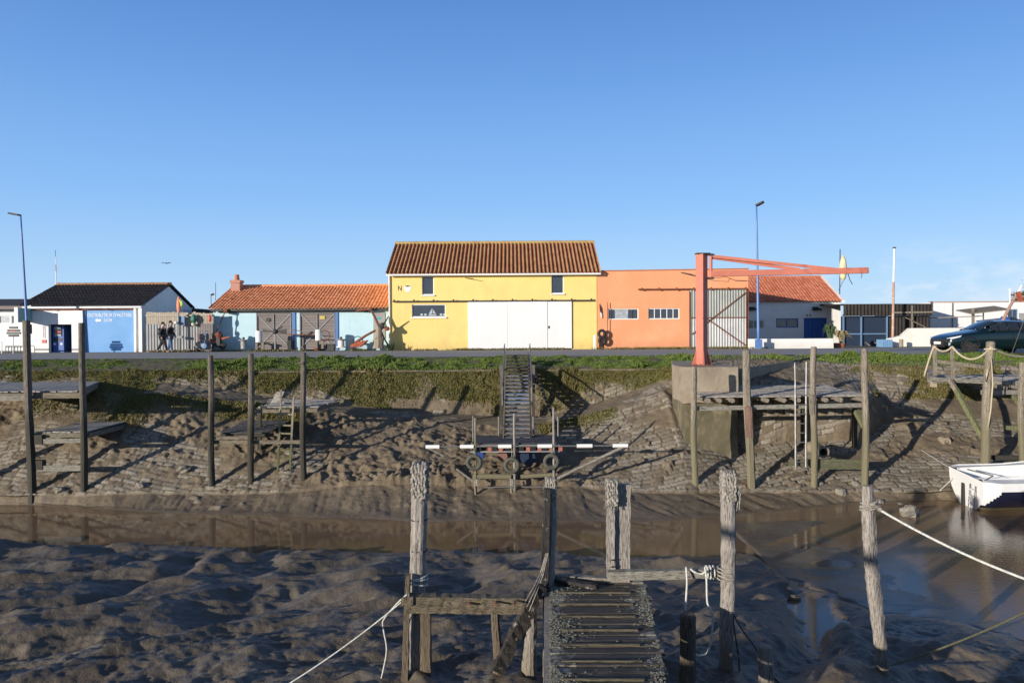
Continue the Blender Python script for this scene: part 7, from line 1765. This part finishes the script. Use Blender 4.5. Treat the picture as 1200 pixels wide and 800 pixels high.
rope('dangling_rope',bez([P(477,696,10.0),P(465,707,10.0),P(450,725,10.0),P(449,735,10.0),P(453,760,10.0),P(449,785,10.0),P(445,800,10.0)]),.010,MT['rope_white'],'slack end of thin white rope dangling beside the left frame')
rope('dangling_rope',bez([P(826,664,10.4),P(828,680,10.4),P(829,706,10.4),P(835,720,10.4),P(834,745,10.4),P(829,764,10.4),P(818,767,10.35),P(811,762,10.2)]),.014,MT['rope_white'],'white rope looping down from the grey beam beside the stub post')
rope('dangling_rope',bez([P(804,664,10.5),P(805,680,10.42),P(804.5,694,10.4),P(803,715,10.35)]),.014,MT['rope_white'],'short white rope hanging from the beam above the round stub post')
m=MB()
for k,px in enumerate((828,831,834)):
    c=Vector(P(px,670,10.6));pp_=[(c.x+.01*k,c.y+math.cos(a)*.085,c.z+math.sin(a)*.085) for a in np.linspace(0,2*PI,18)[:-1]];m.tube(pp_,.013,6,closed=True)
m.tube(bez([P(809,666,10.5),P(814,670,10.48),P(822,672,10.48),P(829,668,10.45)]),.014,6)
o=m.build('rope_hitch',MT['rope_white']);tag(o,'knotted turns of white rope on the grey beam near the right post','rope')
rope('dark_rope',bez([P(858,716,10.4),P(861,740,10.4),P(866,775,10.4),P(866,810,10.3)]),.010,MT['rope_dark'],'thin dark rope hanging straight down beside the right post')
rope('dark_rope',bez([P(857,715,10.4),P(868,735,10.3),P(884,757,10.2),P(900,785,10.1),P(925,812,10.0)]),.010,MT['rope_dark'],'thin dark rope slanting from the right post to the splintered stake')
# loose things on the mud
def onmud(px,py):
    z=-3.9
    for _ in range(4): p=Pz(px,py,z);z=mudz(p[0],p[1])
    return Vector(Pz(px,py,z))
for px,py,s,l in ((930,708,(.13,.07,.06),'brown lump of driftwood lying on the shaded mud'),(1066,606,(.28,.22,.20),'angular pale rock lying in the shallow water near the boat')):
    c=onmud(px,py);m=MB();m.blob((c.x,c.y,max(c.z,-4)+s[2]*.4),s,9,6,.25,px);o=m.build('rock',MT['stone'] if px>1000 else MT['post_fg_brown']);tag(o,l,'rock' if px>1000 else 'driftwood')
for px,py,l in ((583,0,''),):
    pass
# scattered stones fallen at the revetment foot
r=random.Random(44)
fall=[(340,571,'dark slab'),(1003,577,''),(985,580,''),(960,577,''),(1030,583,''),(1055,584,''),(1085,583,''),(900,575,''),(700,570,''),(165,583,''),(215,577,''),(70,584,'')]
for k,(px,py,_) in enumerate(fall):
    c=Vector(Pz(px,py,-3.85));m=MB();s=r.uniform(.08,.17);m.blob((c.x,c.y,bankz(c.x,c.y)+s*.2),(s*1.3,s,s*.7),8,5,.25,k);o=m.build('fallen_stone',MT['stone']);tag(o,'loose grey stone fallen at the foot of the stone bank','stone','stones fallen at the foot of the bank')
# leaning handrail of the near quay, behind the photographer
hr_=MB();hr_.beam((-10.6,-1,1.38),(-3.9,-1,.04),.14,.16);o=hr_.build('near_handrail',MT['beam_x']);tag(o,'sloping timber handrail on the near quay behind the photographer','handrail')
